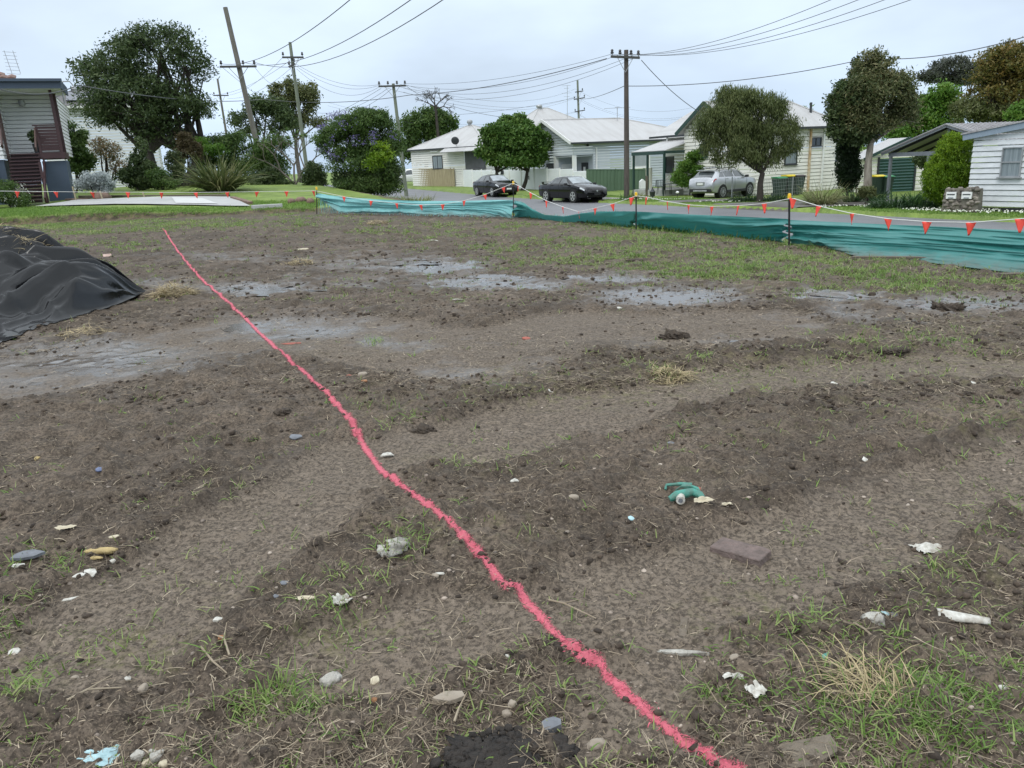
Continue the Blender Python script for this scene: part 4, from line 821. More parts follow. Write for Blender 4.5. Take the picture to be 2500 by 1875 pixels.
# ---- left house: raised porch, maroon stairs
def left_house():
    fr = Frame(178, 35.0, rad(24), 478); g = fr.o
    t = thing('raised_house', 'raised white weatherboard house with maroon porch stairs and slate blue base', 'house', g, fr.a)
    zd = fr.hit(120, 372)[2]; zs = zd+2.5; pd = 1.7     # deck, soffit
    x0s, x1s = fr.hit(24, 376)[0], fr.hit(98, 376)[0]     # stair flight left/right
    xl = -9.5
    b = MB(); b.box(((x1s+0.0)/2, pd/2, (zd-0.36)/2-0.3), (-x1s-0.02, pd, zd-0.36+0.6)); b.build('base_wall', M['slate_blue'], t)
    w = MB(); boards(w, (xl, pd), (-0.12, pd), zd-0.1, zs+0.05, 0.17); boards(w, (-0.12, pd), (-0.12, 9), zd-0.1, zs, 0.17)
    w.box(((xl-0.12)/2, pd+0.12, (zd+zs)/2), (-xl-0.12, 0.1, zs-zd)); w.build('weatherboard_wall', M['wb_white'], t)
    d = MB(); d.box((-0.02+x1s/2, pd/2-0.08, zd-0.13), (-x1s+0.1, pd+0.2, 0.26)); d.box(((x0s+x1s)/2, pd/2+0.1, zd-0.05), (x1s-x0s, pd-0.2, 0.09)); d.build('deck', M['maroon'], t)
    # stairs: closed risers
    n = 14; run = 0.185; zr = zd/n*1.0; st = MB()
    for k in range(n):
        z1 = zd-0.03-k*zd/n; y = -0.02-k*run; st.box(((x0s+x1s)/2, y-run/2, z1-0.02), (x1s-x0s, run+0.04, 0.045)); st.box(((x0s+x1s)/2, y-0.015, z1-0.5*zd/n), (x1s-x0s-0.02, 0.03, zd/n-0.012))
    st.build('stairs', M['maroon'], t)
    # balustrade right of the stairs
    bl = MB(); zt = zd+1.08; nb = 8
    for k in range(nb): bl.box((x1s/2, -0.12, zd+0.07+k*(1.0/nb)+0.055), (-x1s-0.12, 0.03, 0.118 if k < 6 else 0.100))
    bl.box((x1s/2, -0.12, zt+0.02), (-x1s+0.14, 0.13, 0.05)); bl.box((x1s+0.06, -0.12, zd+0.52), (0.10, 0.08, 1.08)); bl.build('balustrade', M['maroon'], t)
    for nm, y_, z0_ in (('porch_post', -0.12, zd-0.3), ('porch_post', pd-0.25, zd)):
        p = MB(); p.box((-0.08, y_, (z0_+zs)/2), (0.115, 0.115, zs-z0_)); p.build(nm, M['maroon'], t)
    yb = -n*run; h = MB(); h.bar((x1s+0.02, -0.25, zd+0.92), (x1s+0.02, yb*0.52, zd+0.92+(-yb*0.52-0.25)*-(zd/n/run)*0.98), 0.05, 0.20); h.build('handrail', M['maroon_light'], t)
    h = MB(); h.box((x1s+0.05, yb*0.52, zd*0.32), (0.1, 0.1, zd*0.95)); h.bar((x1s+0.1, -0.02, zd-0.35), (x1s+0.1, yb+0.1, 0.05), 0.06, 0.26); h.build('stair_stringer', M['maroon'], t)
    h = MB(); h.bar((x0s-0.08, 0.1, zd+1.5), (x0s-0.08, yb*0.42, zd+0.25), 0.06, 0.2); h.box((x0s-0.08, 0.1, zd+0.5), (0.1, 0.1, 2.6)); h.build('handrail', M['maroon_light'], t)
    # projecting room on the left
    r = MB(); boards(r, (xl, -0.6), (x0s-0.16, -0.6), zd-0.25, zs, 0.17); boards(r, (x0s-0.16, -0.6), (x0s-0.16, pd), zd-0.25, zs, 0.17); r.build('projecting_room', M['wb_white'], t)
    r = MB(); r.box(((xl+x0s)/2-0.1, 0.4, (zd-0.25)/2-0.3), (x0s-xl-0.2, 1.9, zd-0.25+0.6)); r.box((x0s-0.55, -0.62, zd*0.45), (0.05, 0.06, zd*0.9)); r.build('base_wall', M['slate_blue'], t)
    # flat eave with soffit and fascia, tiled roof above
    so = MB(); so.box(((xl+0.35)/2, 0.75, zs+0.03), (0.35-xl, 3.1, 0.06)); so.build('soffit', M['wb_white'], t)
    fa = MB(); fa.box(((xl+0.42)/2, -0.86, zs+0.17), (0.42-xl, 0.05, 0.36)); fa.box((0.40, 0.8, zs+0.17), (0.05, 3.3, 0.36)); fa.box(((xl+0.46)/2, -0.95, zs+0.31), (0.52-xl, 0.13, 0.11)); fa.build('fascia', M['slate_blue'], t)
    rf = MB()
    for k in range(11):
        y0, y1 = -0.86+k*0.36, -0.86+(k+1)*0.36; z0, z1 = zs+0.38+k*0.13, zs+0.38+(k+1)*0.13; xr = -1.15-k*0.42; x_ = xr
        while x_ > xl:
            rf.prism([(x_, y0-0.05, z0+0.02), (x_-0.15, y0-0.05, z0+0.07), (x_-0.30, y0-0.05, z0+0.02), (x_-0.30, y0-0.05, z0-0.03), (x_, y0-0.05, z0-0.03)], (0, 0, 0), (0, y1-y0+0.05, z1-z0)); x_ -= 0.30
    rf.box(((xl-0.8)/2, 1.2, zs+0.36), (-0.8-xl, 4, 0.05)); rf.build('tiled_roof', M['roof_tile'], t)
    l = MB(); q = fr.hit(53, 250, 1, pd); l.lathe((q[0], pd-0.08, q[2]-0.1), [(0.03, -0.08), (0.11, -0.06), (0.13, 0.05), (0.12, 0.18), (0.05, 0.22)], 12); l.build('wall_light', M['metal_grey'], t, smooth=True)
    a = MB(); q = fr.hit(25, 150, 1, 3.0)
    for dx, hh in ((-0.05, 0), (0.5, 0.0)):
        a.tube([(q[0]+dx*.6, 3, zs+1.0), (q[0]+dx*.6-0.12, 3, q[2]+0.45)], 0.012, 5)
    for k in range(7): a.bar((q[0]-0.22, 3, q[2]-0.5+k*0.15), (q[0]+0.30, 3, q[2]-0.53+k*0.15), 0.014)
    a.build('roof_aerial', M['metal_grey'], t)
    s = MB(); q = fr.hit(151, 235, 1, 0.5); s.tube([(q[0]+.05, .5, q[2]-.3), (q[0]+.05, .5, q[2]+.45), (q[0]+.15, .5, q[2]+.6), (q[0]+.4, .5, q[2]+.6), (q[0]+.5, .5, q[2]+.45)], 0.03, 6); s.lathe((q[0]+.5, .5, q[2]+.1), [(0.03, .32), (0.12, .2), (0.09, 0.05), (0.02, 0)], 8); s.build('service_bracket', M['metal_grey'], t)
left_house()
def hip_house(name, lab, px, depth, ang, L, Wd, ze, zr, wall_m, roof_m, ridge=(None, None), gable_front=False, ov=0.35, board=0.18, build_walls=True, cut=None):
    """box house: wall y=0 faces the viewer, x=0 faces left; ridge along x from ridge[0] to ridge[1]"""
    fr = Frame(px, depth, ang); t = thing(name, lab, 'house', fr.o, fr.a); rx0, rx1 = ridge
    rx0 = Wd/2 if rx0 is None else rx0; rx1 = L-Wd/2 if rx1 is None else rx1
    if build_walls:
        w = MB(); c0 = cut or (0, 0, 0)
        boards(w, (c0[0], 0), (L, 0), -0.4, ze, board)
        if cut: boards(w, (0, 0), (c0[0], 0), c0[2], ze, board)
        sl = (zr-ze)/(Wd/2)
        top = (lambda z: 0.0 if z < ze else (z-ze)/sl); topr = (lambda z: Wd if z < ze else Wd-(z-ze)/sl)
        if cut:
            boards(w, (0, Wd), (0, c0[1]), -0.4, c0[2], board); z_a = c0[2]
        else: z_a = -0.4
        boards(w, (0, Wd), (0, 0), z_a, zr if gable_front else ze, board, top, topr); boards(w, (L, 0), (L, Wd), -0.4, ze, board)
        w.build('weatherboard_wall', M[wall_m], t)
    r = MB(); o = ov; th = 0.05; e0 = -o if gable_front else -o; ridge0 = -o if gable_front else rx0
    sl = (zr-ze)/(Wd/2); zo = ze-o*sl*0.6
    roof_sheet(r, [(-o, -o, zo), (L+o, -o, zo), (rx1, Wd/2, zr), (ridge0, Wd/2, zr)]); roof_sheet(r, [(L+o, Wd+o, zo), (-o, Wd+o, zo), (ridge0, Wd/2, zr), (rx1, Wd/2, zr)])
    rr = MB(); roof_sheet(rr, [(L+o, -o, zo), (L+o, Wd+o, zo), (rx1, Wd/2, zr), (rx1-0.01, Wd/2-0.01, zr)])
    if not gable_front: roof_sheet(rr, [(-o, Wd+o, zo), (-o, -o, zo), (rx0, Wd/2, zr), (rx0+0.01, Wd/2+0.01, zr)])
    ro = r.build('roof', M[roof_m], t); rr.build('hip_sheet', M[roof_m+'_y'] if roof_m+'_y' in M else M[roof_m], ro)
    cp = MB(); cp.tube([(ridge0, Wd/2, zr+0.05), (rx1, Wd/2, zr+0.05)], 0.08, 6)
    for y in (-o, Wd+o): cp.tube([(rx1, Wd/2, zr+0.05), (L+o, y, zo+0.05)], 0.07, 6); 
    if not gable_front:
        for y in (-o, Wd+o): cp.tube([(rx0, Wd/2, zr+0.05), (-o, y, zo+0.05)], 0.07, 6)
    cp.build('ridge_cap', M[roof_m], ro)
    return fr, t, zo, sl
M['roof_white_y'] = wave_mat('pale_corrugated_hip', (0.45, 0.445, 0.44), (0.31, 0.29, 0.275), 1, 0.12, 0.5, 0.5)
ANG_N = math.atan2(SN[1], SN[0])
def gutter(t, L, zo, o, m, sides, Wd):
    g = MB()
    if 's' in sides: g.box((L/2, -o-0.05, zo-0.03), (L+2*o, 0.12, 0.13))
    if 'w' in sides: g.box((-o-0.05, Wd/2, zo-0.03), (0.12, Wd+2*o+0.22, 0.13))
    g.build('gutter', M[m], t)
# ---- house with solar panels behind the big tree
fr, t, zo, sl = hip_house('panelled_house', 'white weatherboard house with rooftop solar panels behind the big dark tree', 128, 50, rad(22), 6.4, 8, 5.0, 6.6, 'wb_white', 'roof_dark', (2.9, 3.4))
gutter(t, 6.4, zo, 0.35, 'trim_white', 'sw', 8)
wall_window(fr, t, 150, 308, 188, 345, frame_m='trim_white', pane='glass')
for k in range(3):
    sp = MB(); x0 = 1.6+k*1.75; y0, y1 = 0.3, 1.9; z = lambda y: zo+(y+0.35)*((6.6-zo)/4.35)+0.14
    sp.sheet([(x0, y0, z(y0)), (x0+1.65, y0, z(y0)), (x0+1.65, y1, z(y1)), (x0, y1, z(y1))], 0.05); sp.build('solar_panel', M['solar'], t)
dp = MB(); q = fr.hit(214, 330); dp.box((q[0], -0.06, 2.4), (0.1, 0.08, 5)); dp.build('downpipe', M['trim_white'], t)
# ---- house 1: cream hip roof house with satellite dish
fr, t, zo, sl = hip_house('hip_roof_cottage', 'pale cream cottage with white pyramid roof and satellite dish behind tan fence', 1009, 80, rad(-33), 9.0, 9.0, 3.5, 5.55, 'wb_cream2', 'roof_white', (4.0, 4.5), board=0.2, ov=0.22)
gutter(t, 9.0, zo, 0.22, 'trim_dark', 'sw', 9); vent_ball(t, (4.2, 4.5, 5.75), 0.3)
wall_window(fr, t, 1057, 380, 1081, 412, frame_m='trim_dark', pane='curtain', split='v')
h = MB(); a = fr.hit(1053, 372); b = fr.hit(1066, 368); h.box(((a[0]+b[0])/2+0.1, -0.1, (a[2]+b[2])/2), (0.9, 0.2, 0.06)); h.build('window_hood', M['trim_white'], t)
a = fr.hit(1090, 360); b = fr.hit(1165, 368); pr = MB(); pr.sheet([(a[0], -1.2, a[2]-0.5), (9.6, -1.2, a[2]-0.5), (9.6, -0.2, a[2]-0.1), (a[0], -0.2, a[2]-0.1)], 0.06); pr.build('porch_roof', M['roof_white'], t)
pr = MB(); a = fr.hit(1137, 390); pr.box((a[0]+1.2, -0.16, a[2]+0.1), (2.2, 0.2, 2.0)); pr.build('porch_shade_panel', M['porch_shade'], t)  # solid dark block painted as the shade of the porch
di = MB(); q = fr.hit(1111, 344, 1, -0.6); di.lathe((0, 0, 0), [(0.02, -0.06), (0.2, -0.03), (0.36, 0.05), (0.38, 0.07), (0.2, 0.0), (0.02, -0.03)], 16, 'Y'); do = di.build('satellite_dish', M['trim_dark'], t, smooth=True); do.location = q; do.rotation_euler = (0.35, 0, 0.5)
dm = MB(); dm.tube([(0, 0.05, 0), (0.05, 0.3, -0.6)], 0.03, 6); dm.build('mast', M['metal_grey'], do)
# ---- roof behind
fr, t, zo, sl = hip_house('far_cottage', 'far house showing only its white hip roof and ball vent over the grey house', 1290, 100, ANG_N, 12, 11, 5.1, 8.6, 'wb_white', 'roof_white', (4.6, 6.0)); vent_ball(t, (4.7, 5.5, 8.7), 0.42)
# ---- house 2: blue grey gable
fr, t, zo, sl = hip_house('gable_house', 'blue grey weatherboard house with pale corrugated gable roof and white porch columns', 1402, 62, ANG_N, 13, 8.6, 3.7, 5.5, 'wb_grey', 'roof_white', (None, 7.0), gable_front=True, ov=0.45, board=0.2, cut=(1.75, 3.0, 2.65))
gutter(t, 13, zo, 0.45, 'trim_dark', 's', 8.6)
bb = MB(); sl2 = 0
bb.bar((-0.5, -0.45, zo+0.0), (-0.5, 4.3, 5.52), 0.05, 0.24); bb.bar((-0.5, 9.05, zo+0.0), (-0.5, 4.3, 5.52), 0.05, 0.24); bb.build('barge_board', M['trim_white'], t)
ri = MB(); ri.box((1.75, 1.5, 1.15), (0.08, 3.0, 3.1)); ri.box((0.87, 3.0, 1.15), (1.75, 0.08, 3.1)); ri.box((0.87, 1.5, 2.60), (1.7, 2.9, 0.06)); ri.box((0.87, 1.5, -0.1), (1.7, 2.9, 0.3)); ri.build('porch_recess', M['wb_grey'], t)
for (cx_, cy_, w_) in ((0.12, 0.12, 0.26), (0.12, 3.1, 0.3), (0.12, 4.7, 0.26)):
    c = MB(); c.box((cx_, cy_, 1.15), (w_, w_, 3.05)); c.build('porch_column', M['trim_white'], t)
dk = MB(); dk.box((-0.03, 3.9, 1.0), (0.06, 1.3, 2.3)); dk.build('porch_shade_panel', M['porch_shade'], t)  # flat dark panel on the facade, stands for porch shade between columns
dr = MB(); dr.box((1.68, 1.2, 1.05), (0.06, 1.0, 2.1)); do = dr.build('front_door', M['trim_dark'], t); dr = MB(); dr.box((1.64, 1.2, 1.6), (0.04, 0.3, 0.35)); dr.build('wreath', M['trim_white'], do)
sw = MB(); sw.box((1.0, 2.93, 1.2), (0.9, 0.06, 1.7)); sw.build('shuttered_window', M['trim_white'], t)
d = MB(); q = fr.hit(1455, 380); d.box((q[0], -0.08, 1.5), (0.1, 0.1, 3.4)); d.build('downpipe', M['trim_white'], t)
d = MB(); q = fr.hit(1433, 358); d.lathe((q[0], -0.12, q[2]), [(0.05, 0), (0.1, 0.05), (0.12, 0.16), (0.03, 0.2)], 8); d.build('floodlight', M['trim_dark'], t)
w2 = wall_window(fr, t, 1541, 368, 1586, 410, frame_m='trim_white', pane='trim_white', split='v', fw=0.14)
sv = MB(); a = fr.hit(1545, 372); b = fr.hit(1582, 407)
for k in range(16): sv.box(((a[0]+b[0])/2, -0.075, b[2]+0.12+k*(a[2]-b[2]-0.2)/16), (b[0]-a[0]-0.2, 0.03, 0.035))
sv.build('shutter_slat', M['wb_grey'], w2)
# ---- house 3: cream house with verandah
def cream_house():
    fr = Frame(1789, 46, ANG_N); t = thing('verandah_house', 'cream weatherboard house with dark green verandah behind the weeping tree', 'house', fr.o, fr.a)
    ze = 3.85; zr = 5.3; Lr = 7.9; Wg = 4.6; sl = (zr-ze)/(Wg/2)
    w = MB(); boards(w, (0, 0), (Lr, 0), -0.4, ze, 0.21)
    boards(w, (0, Wg), (0, 0), -0.4, zr, 0.21, lambda z: 0 if z < ze else (z-ze)/sl, lambda z: Wg if z < ze else Wg-(z-ze)/sl)
    boards(w, (1.2, 8.2), (1.2, Wg), -0.4, ze, 0.21); boards(w, (Lr, 0), (Lr, 9), -0.4, ze, 0.21); boards(w, (0, Wg), (1.2, Wg), -0.4, ze, 0.21)
    w.build('weatherboard_wall', M['wb_cream'], t)
    lo = MB(); boards(lo, (Lr, 0.5), (Lr+1.45, 0.5), -0.4, 3.2, 0.21); boards(lo, (Lr+1.45, 0.5), (Lr+1.45, 5), -0.4, 3.2, 0.21); lo.build('rear_addition', M['wb_cream'], t)
    lr = MB(); lr.sheet([(Lr, 0.3, 3.4), (Lr+1.6, 0.3, 3.2), (Lr+1.6, 5, 3.2), (Lr, 5, 3.4)], 0.06); lr.build('addition_roof', M['roof_white'], t)
    o = 0.4; zo = ze-0.15; zt = zr+0.35
    yr = Wg/2; xr = Lr-1.9; r = MB(); r.sheet([(-o, -o, zo), (Lr+o, -o, zo), (xr, yr, zr+0.05), (-o, yr, zr+0.05)], 0.05); r.sheet([(Lr+o, Wg+o, zo), (-o, Wg+o, zo), (-o, yr, zr+0.05), (xr, yr, zr+0.05)], 0.05)
    r.sheet([(0.8, 9.4, zo), (0.8, Wg-0.3, zo), (4.2, Wg-0.3, 5.3), (4.2, 9.4, 5.3)], 0.05)
    ro = r.build('roof', M['roof_white'], t); hp = MB(); hp.sheet([(Lr+o, -o, zo), (Lr+o, Wg+o, zo), (xr, yr, zr+0.05), (xr-0.01, yr-0.01, zr+0.05)], 0.05); hp.build('hip_sheet', M['roof_white_y'], ro)
    cp = MB(); cp.tube([(-o, yr, zr+0.1), (xr, yr, zr+0.1), (Lr+o, -o, zo+0.08)], 0.07, 6); cp.build('ridge_cap', M['roof_white'], ro)
    bb = MB(); bb.bar((-o-0.02, -o, zo), (-o-0.02, Wg/2, zr+0.05), 0.05, 0.22); bb.bar((-o-0.02, Wg+o, zo), (-o-0.02, Wg/2, zr+0.05), 0.05, 0.22); bb.build('barge_board', M['trim_green'], t)
    g = MB(); g.box((Lr/2, -o-0.05, zo-0.02), (Lr+2*o, 0.12, 0.13)); g.box((0.75, 7.0, zo-0.02), (0.12, 4.9, 0.13)); g.build('gutter', M['trim_dark'], t)
    # verandah in front of the recessed part
    v = MB(); v.sheet([(-1.5, 8.2, 2.75), (-1.5, Wg-0.05, 2.75), (1.2, Wg-0.05, 3.45), (1.2, 8.2, 3.45)], 0.05); v.build('verandah_roof', M['roof_white_y'], t)
    f = MB(); f.box((-1.52, (8.2+Wg)/2, 2.66), (0.06, 8.2-Wg, 0.2)); f.box((-0.2, Wg-0.03, 2.68), (2.6, 0.05, 0.16)); f.build('verandah_beam', M['trim_green'], t)
    for yy in (8.2-0.1, Wg+1.9, Wg+0.1):
        p = MB(); p.box((-1.45, yy, 1.15), (0.12, 0.12, 3.0)); p.build('verandah_post', M['trim_green'], t)
    fl = MB(); fl.box((-0.1, (8.2+Wg)/2, 0.1), (2.8, 8.2-Wg, 0.6)); fl.build('verandah_floor', M['concrete'], t)
    wall_window(fr, t, 1626, 382, 1646, 422, 0, 1.2, 'trim_dark', 'glass', None)
    wall_window(fr, t, 1710, 350, 1730, 384, 0, 0.0, 'trim_green', 'glass', None)
    wall_window(fr, t, 1915, 342, 1945, 402, 1, 0.0, 'trim_dark', 'curtain', 'h', 0.07); wall_window(fr, t, 1978, 335, 2004, 357, 1, 0.0, 'trim_dark', 'glass', 'v'); wall_window(fr, t, 2023, 358, 2043, 395, 1, 0.5, 'trim_dark', 'curtain', 'h')
    q = fr.hit(1975, 380); d = MB(); d.box((q[0], -0.07, 1.8), (0.13, 0.09, 3.9)); o1 = d.build('downpipe', M['rust'], t); o1['label'] = 'rust streaked pipe beside the small high window'
    q = fr.hit(2007, 380); d = MB(); d.box((q[0], -0.07, 1.75), (0.1, 0.09, 3.8)); d.build('downpipe', M['trim_white'], t)
    q = fr.hit(1911, 425); d = MB(); d.box((q[0], -0.06, 0.35), (0.11, 0.07, 1.1)); d.build('waste_pipe', M['rust'], t)
    q = fr.hit(1978, 290, 1, 1.0); d = MB(); a = fr.hit(1978, 250, 1, 1.0); d.tube([(q[0], 1.0, q[2]-0.7), (q[0], 1.0, a[2])], 0.075, 10); d.build('flue', M['trim_dark'], t, smooth=True)
    vp = MB(); q = fr.hit(1639, 343, 0, 1.2); vp.tube([(1.1, q[1], 3.8), (0.9, q[1], 3.7), (0.85, q[1], 3.35)], 0.06, 8); vp.build('drain_spout', M['trim_white'], t)
cream_house()
# ---- white weatherboard house on the right
def right_house():
    fr = Frame(2360, 26.8, math.atan2(-0.888, 0.46), 505); t = thing('peeling_house', 'low white house with peeling horizontal weatherboards and blue grey roof edge', 'house', fr.o, fr.a)
    b0 = 0.0; L = 9.0; zl = fr.hit(2372, 336)[2]; q = fr.hit(2498, 312); rake = (q[2]-zl)/max(q[0], .1); Wp = L/2; top = zl+rake*Wp
    zb = fr.hit(2400, 505)[2]; w = MB(); hi = lambda z: L if z < zl else L-(z-zl)/rake; lo = lambda z: 0 if z < zl else (z-zl)/rake
    boards(w, (0, 0), (L, 0), zb, top, 0.178, lo, hi, 0.034); boards(w, (0, 6), (0, 0), zb, zl, 0.178)
    w.build('weatherboard_wall', M['wb_peel'], t)
    pl = MB(); pl.box((L/2, 0.12, zb-0.28), (L, 0.2, 0.5)); pl.build('plinth', M['trim_dark'], t)
    f = MB(); f.bar((-0.3, -0.16, zl+0.02), (Wp, -0.16, zl+0.02+rake*(Wp+0.3)), 0.04, 0.2); f.bar((L+0.3, -0.16, zl+0.02), (Wp, -0.16, zl+0.02+rake*(Wp+0.3)), 0.04, 0.2); f.build('barge_board', mat('blue_grey_fascia', (0.25, 0.31, 0.38), 0.5, var=0.15), t)
    r = MB(); r.sheet([(-0.35, -0.22, zl+0.10), (Wp, -0.22, zl+0.12+rake*(Wp+0.35)), (Wp, 8, zl+0.12+rake*(Wp+0.35)), (-0.35, 8, zl+0.10)], 0.05); r.sheet([(L+.35, 8, zl+0.10), (Wp, 8, zl+0.12+rake*(Wp+0.35)), (Wp, -0.22, zl+0.12+rake*(Wp+0.35)), (L+.35, -0.22, zl+0.10)], 0.05); r.build('roof', M['roof_grey'], t)
    wall_window(fr, t, 2447, 359, 2497, 432, frame_m='metal_grey', pane='curtain', split='h', fw=0.035)
right_house()
# ---- carport
def carport():
    fr = Frame(2305, 34, ANG_N, 440); t = thing('carport', 'open gable carport with grey timber posts and weathered ribbed roof', 'carport', fr.o, fr.a)
    za = fr.hit(2305, 305, 0, 0)[2]; ze = fr.hit(2172, 369, 0, 0)[2]; hw = fr.hit(2172, 369, 0, 0)[1]; L = 6.0; M['grey_timber'] = mat('grey_painted_timber', (0.20, 0.22, 0.245), 0.65, var=0.25, scale=5)
    r = MB()
    for sgn in (1, -1):
        n = 22
        for k in range(n):     # ribbed sheets as real corrugation
            x0, x1 = -0.25+k*L/n, -0.25+(k+1)*L/n; xm = (x0+x1)/2; h = 0.035
            q = [(x0, sgn*(hw+0.25), ze-0.08), (x1, sgn*(hw+0.25), ze-0.08), (x1, 0, za), (x0, 0, za)]
            if sgn < 0: q = [q[1], q[0], q[3], q[2]]
            r.sheet(q, 0.02); r.bar((x0, sgn*(hw+0.25), ze-0.05), (x0, 0, za+0.03), 0.05, 0.03)
    r.build('ribbed_roof', M['roof_grey'], t)
    s = MB()
    for k in range(6):
        x = 0.05+k*1.1; s.bar((x, hw, ze-0.13), (x, 0, za-0.08), 0.05, 0.1); s.bar((x, -hw, ze-0.13), (x, 0, za-0.08), 0.05, 0.1)
    s.build('rafter', mat('dark_rafters', (0.03, 0.03, 0.035), 0.8), t)
    b = MB(); b.bar((-0.2, hw+0.27, ze-0.1), (-0.2, 0, za-0.02), 0.05, 0.17); b.bar((-0.2, -hw-0.27, ze-0.1), (-0.2, 0, za-0.02), 0.05, 0.17); b.build('barge_board', M['grey_timber'], t)
    b = MB(); b.bar((0, hw, ze-0.16), (0, -hw, ze-0.16), 0.1, 0.17); b.box((0, 0, (ze+za)/2-0.1), (0.1, 0.1, za-ze)); b.build('tie_beam', M['grey_timber'], t)
    for x_, y_ in ((0, hw-0.1), (0, 0.85), (0, -hw+0.1), (5.4, hw-0.1)):
        p = MB(); p.box((x_, y_, (ze-0.25)/2-0.2), (0.11, 0.11, ze-0.2+0.4)); p.build('post', M['grey_timber'], t)
carport()
# ---- green roller door shed
def shed():
    fr = Frame(2112, 44, rad(0), 440); t = thing('garage_shed', 'cream shed with dark green roller door behind the carport', 'shed', fr.o, fr.a); ze = fr.hit(2125, 384)[2]; W_ = 4.2; za = ze+0.85; sl = (za-ze)/(W_/2)
    w = MB(); boards(w, (0, 0), (W_, 0), -0.3, za, 0.21, lambda z: 0 if z < ze else (z-ze)/sl, lambda z: W_ if z < ze else W_-(z-ze)/sl); boards(w, (W_, 0), (W_, 2), -0.3, ze, 0.21); boards(w, (0, 2), (0, 0), -0.3, ze, 0.21); w.build('wall', M['wb_cream'], t)
    d = MB(); a = fr.hit(2147, 388); b = fr.hit(2228, 445); n = 12
    for k in range(n): z = -0.1+(a[2]+0.1)*(k+0.5)/n; d.lathe((0, 0, 0), [(0.001, 0), (0.001, 0.001)], 3) if False else d.prism([(a[0], -0.03, z-0.08), (a[0], -0.075, z), (a[0], -0.03, z+0.085)], (0, 0, 0), (b[0]-a[0], 0, 0))
    d.box(((a[0]+b[0])/2, -0.028, a[2]/2-0.05), (b[0]-a[0], 0.03, a[2]+0.1)); d.build('roller_door', mat('green_steel', (0.02, 0.075, 0.062), 0.45, var=0.2), t)
    f = MB(); f.box((a[0]-0.05, -0.05, a[2]/2), (0.1, 0.08, a[2]+0.2)); f.box((b[0]+0.05, -0.05, a[2]/2), (0.1, 0.08, a[2]+0.2)); f.build('door_frame', M['trim_dark'], t)
    r = MB(); r.sheet([(-0.3, -0.3, ze-0.1), (W_/2, -0.3, za+0.06), (W_/2, 2, za+0.06), (-0.3, 2, ze-0.1)], 0.05); r.sheet([(W_/2, -0.3, za+0.06), (W_+.3, -0.3, ze-0.1), (W_+.3, 2, ze-0.1), (W_/2, 2, za+0.06)], 0.05); r.build('roof', M['roof_white'], t)
    b_ = MB(); b_.bar((-0.3, -0.32, ze-0.1), (W_/2, -0.32, za+0.06), 0.04, 0.16); b_.bar((W_+.3, -0.32, ze-0.1), (W_/2, -0.32, za+0.06), 0.04, 0.16); b_.build('barge_board', M['trim_green'], t)
shed()
# ---------------------------------------------------------------- fences, poles, wires, street furniture
def base_at(px, depth, py=460):
    P = at_y([px], [py], depth)[0]; return np.array([P[0], P[1], gz(P[0], P[1])])
def pt(px, py, depth): return at_y([px], [py], depth)[0]
def wall_line(px0, d0, px1, d1, ytop0, ytop1, name, lab, cat, builder):
    A = base_at(px0, d0); B = base_at(px1, d1); za = pt(px0, ytop0, d0)[2]; zb = pt(px1, ytop1, d1)[2]
    t = thing(name, lab, cat, A); d = B-A; Ln = float(np.hypot(d[0], d[1])); t.rotation_euler = (0, 0, math.atan2(d[1], d[0])); builder(t, Ln, d[2], za-A[2], zb-A[2])
M['paling'] = mat('tan_palings', (0.40, 0.34, 0.22), 0.7, col2=(0.30, 0.25, 0.16), scale=2, stretch=(3, 3, 0.5))
M['cb_green'] = mat('green_sheet_steel', (0.10, 0.16, 0.105), 0.5, var=0.15, scale=1)
M['cb_cream'] = mat('cream_sheet_steel', (0.58, 0.57, 0.48), 0.5, var=0.1)
def ribbed(m, per=0.12, postm=None, cap=True):
    def b(t, L, dz, h0, h1):
        mb = MB(); n = max(2, int(L/per))
        for k in range(n):
            u0, u1 = k/n, (k+1)/n; x0, x1 = u0*L, u1*L; um = (u0+u1)/2; z0 = dz*um-0.1; z1 = h0+(h1-h0)*um
            mb.prism([(x0, 0, z0), (x0+(x1-x0)*.2, -0.035, z0), (x0+(x1-x0)*.62, -0.035, z0), (x0+(x1-x0)*.82, 0, z0), (x1, 0, z0), (x1, 0.02, z0), (x0, 0.02, z0)], (0, 0, 0), (0, 0, z1-z0))
        mb.build('panel', M[m], t)
        if cap:
            c = MB(); c.bar((0, -0.01, h0), (L, -0.01, h1), 0.075, 0.06); c.build('rail', M[postm or m], t)
        npost = int(L/2.4)+1
        for k in range(npost+1):
            p = MB(); x = min(L, k*2.4); p.box((x, -0.01, (h0+dz*x/L)/2), (0.06, 0.08, h0+(h1-h0)*x/L-dz*x/L+0.04)); p.build('post', M[postm or m], t)
    return b
wall_line(1012, 80, 1111, 77, 412, 413, 'paling_fence', 'tan ribbed steel fence below the cream cottage', 'fence', ribbed('paling', 0.2))
wall_line(1433, 60, 1577, 61.5, 414, 414, 'metal_fence', 'long dark green ribbed metal fence behind the black sedan', 'fence', ribbed('cb_green', 0.28))
wall_line(1578, 56, 1591, 53, 412, 410, 'metal_fence', 'short cream ribbed fence piece beside the verandah', 'fence', ribbed('cb_cream', 0.2))
wall_line(1112, 84, 1250, 74, 412, 408, 'metal_fence', 'dark green metal fence showing above the white slat fence', 'fence', ribbed('cb_green', 0.3))
M['fence_white'] = mat('white_gloss_slats', (0.88, 0.90, 0.92), 0.35, var=0.04)
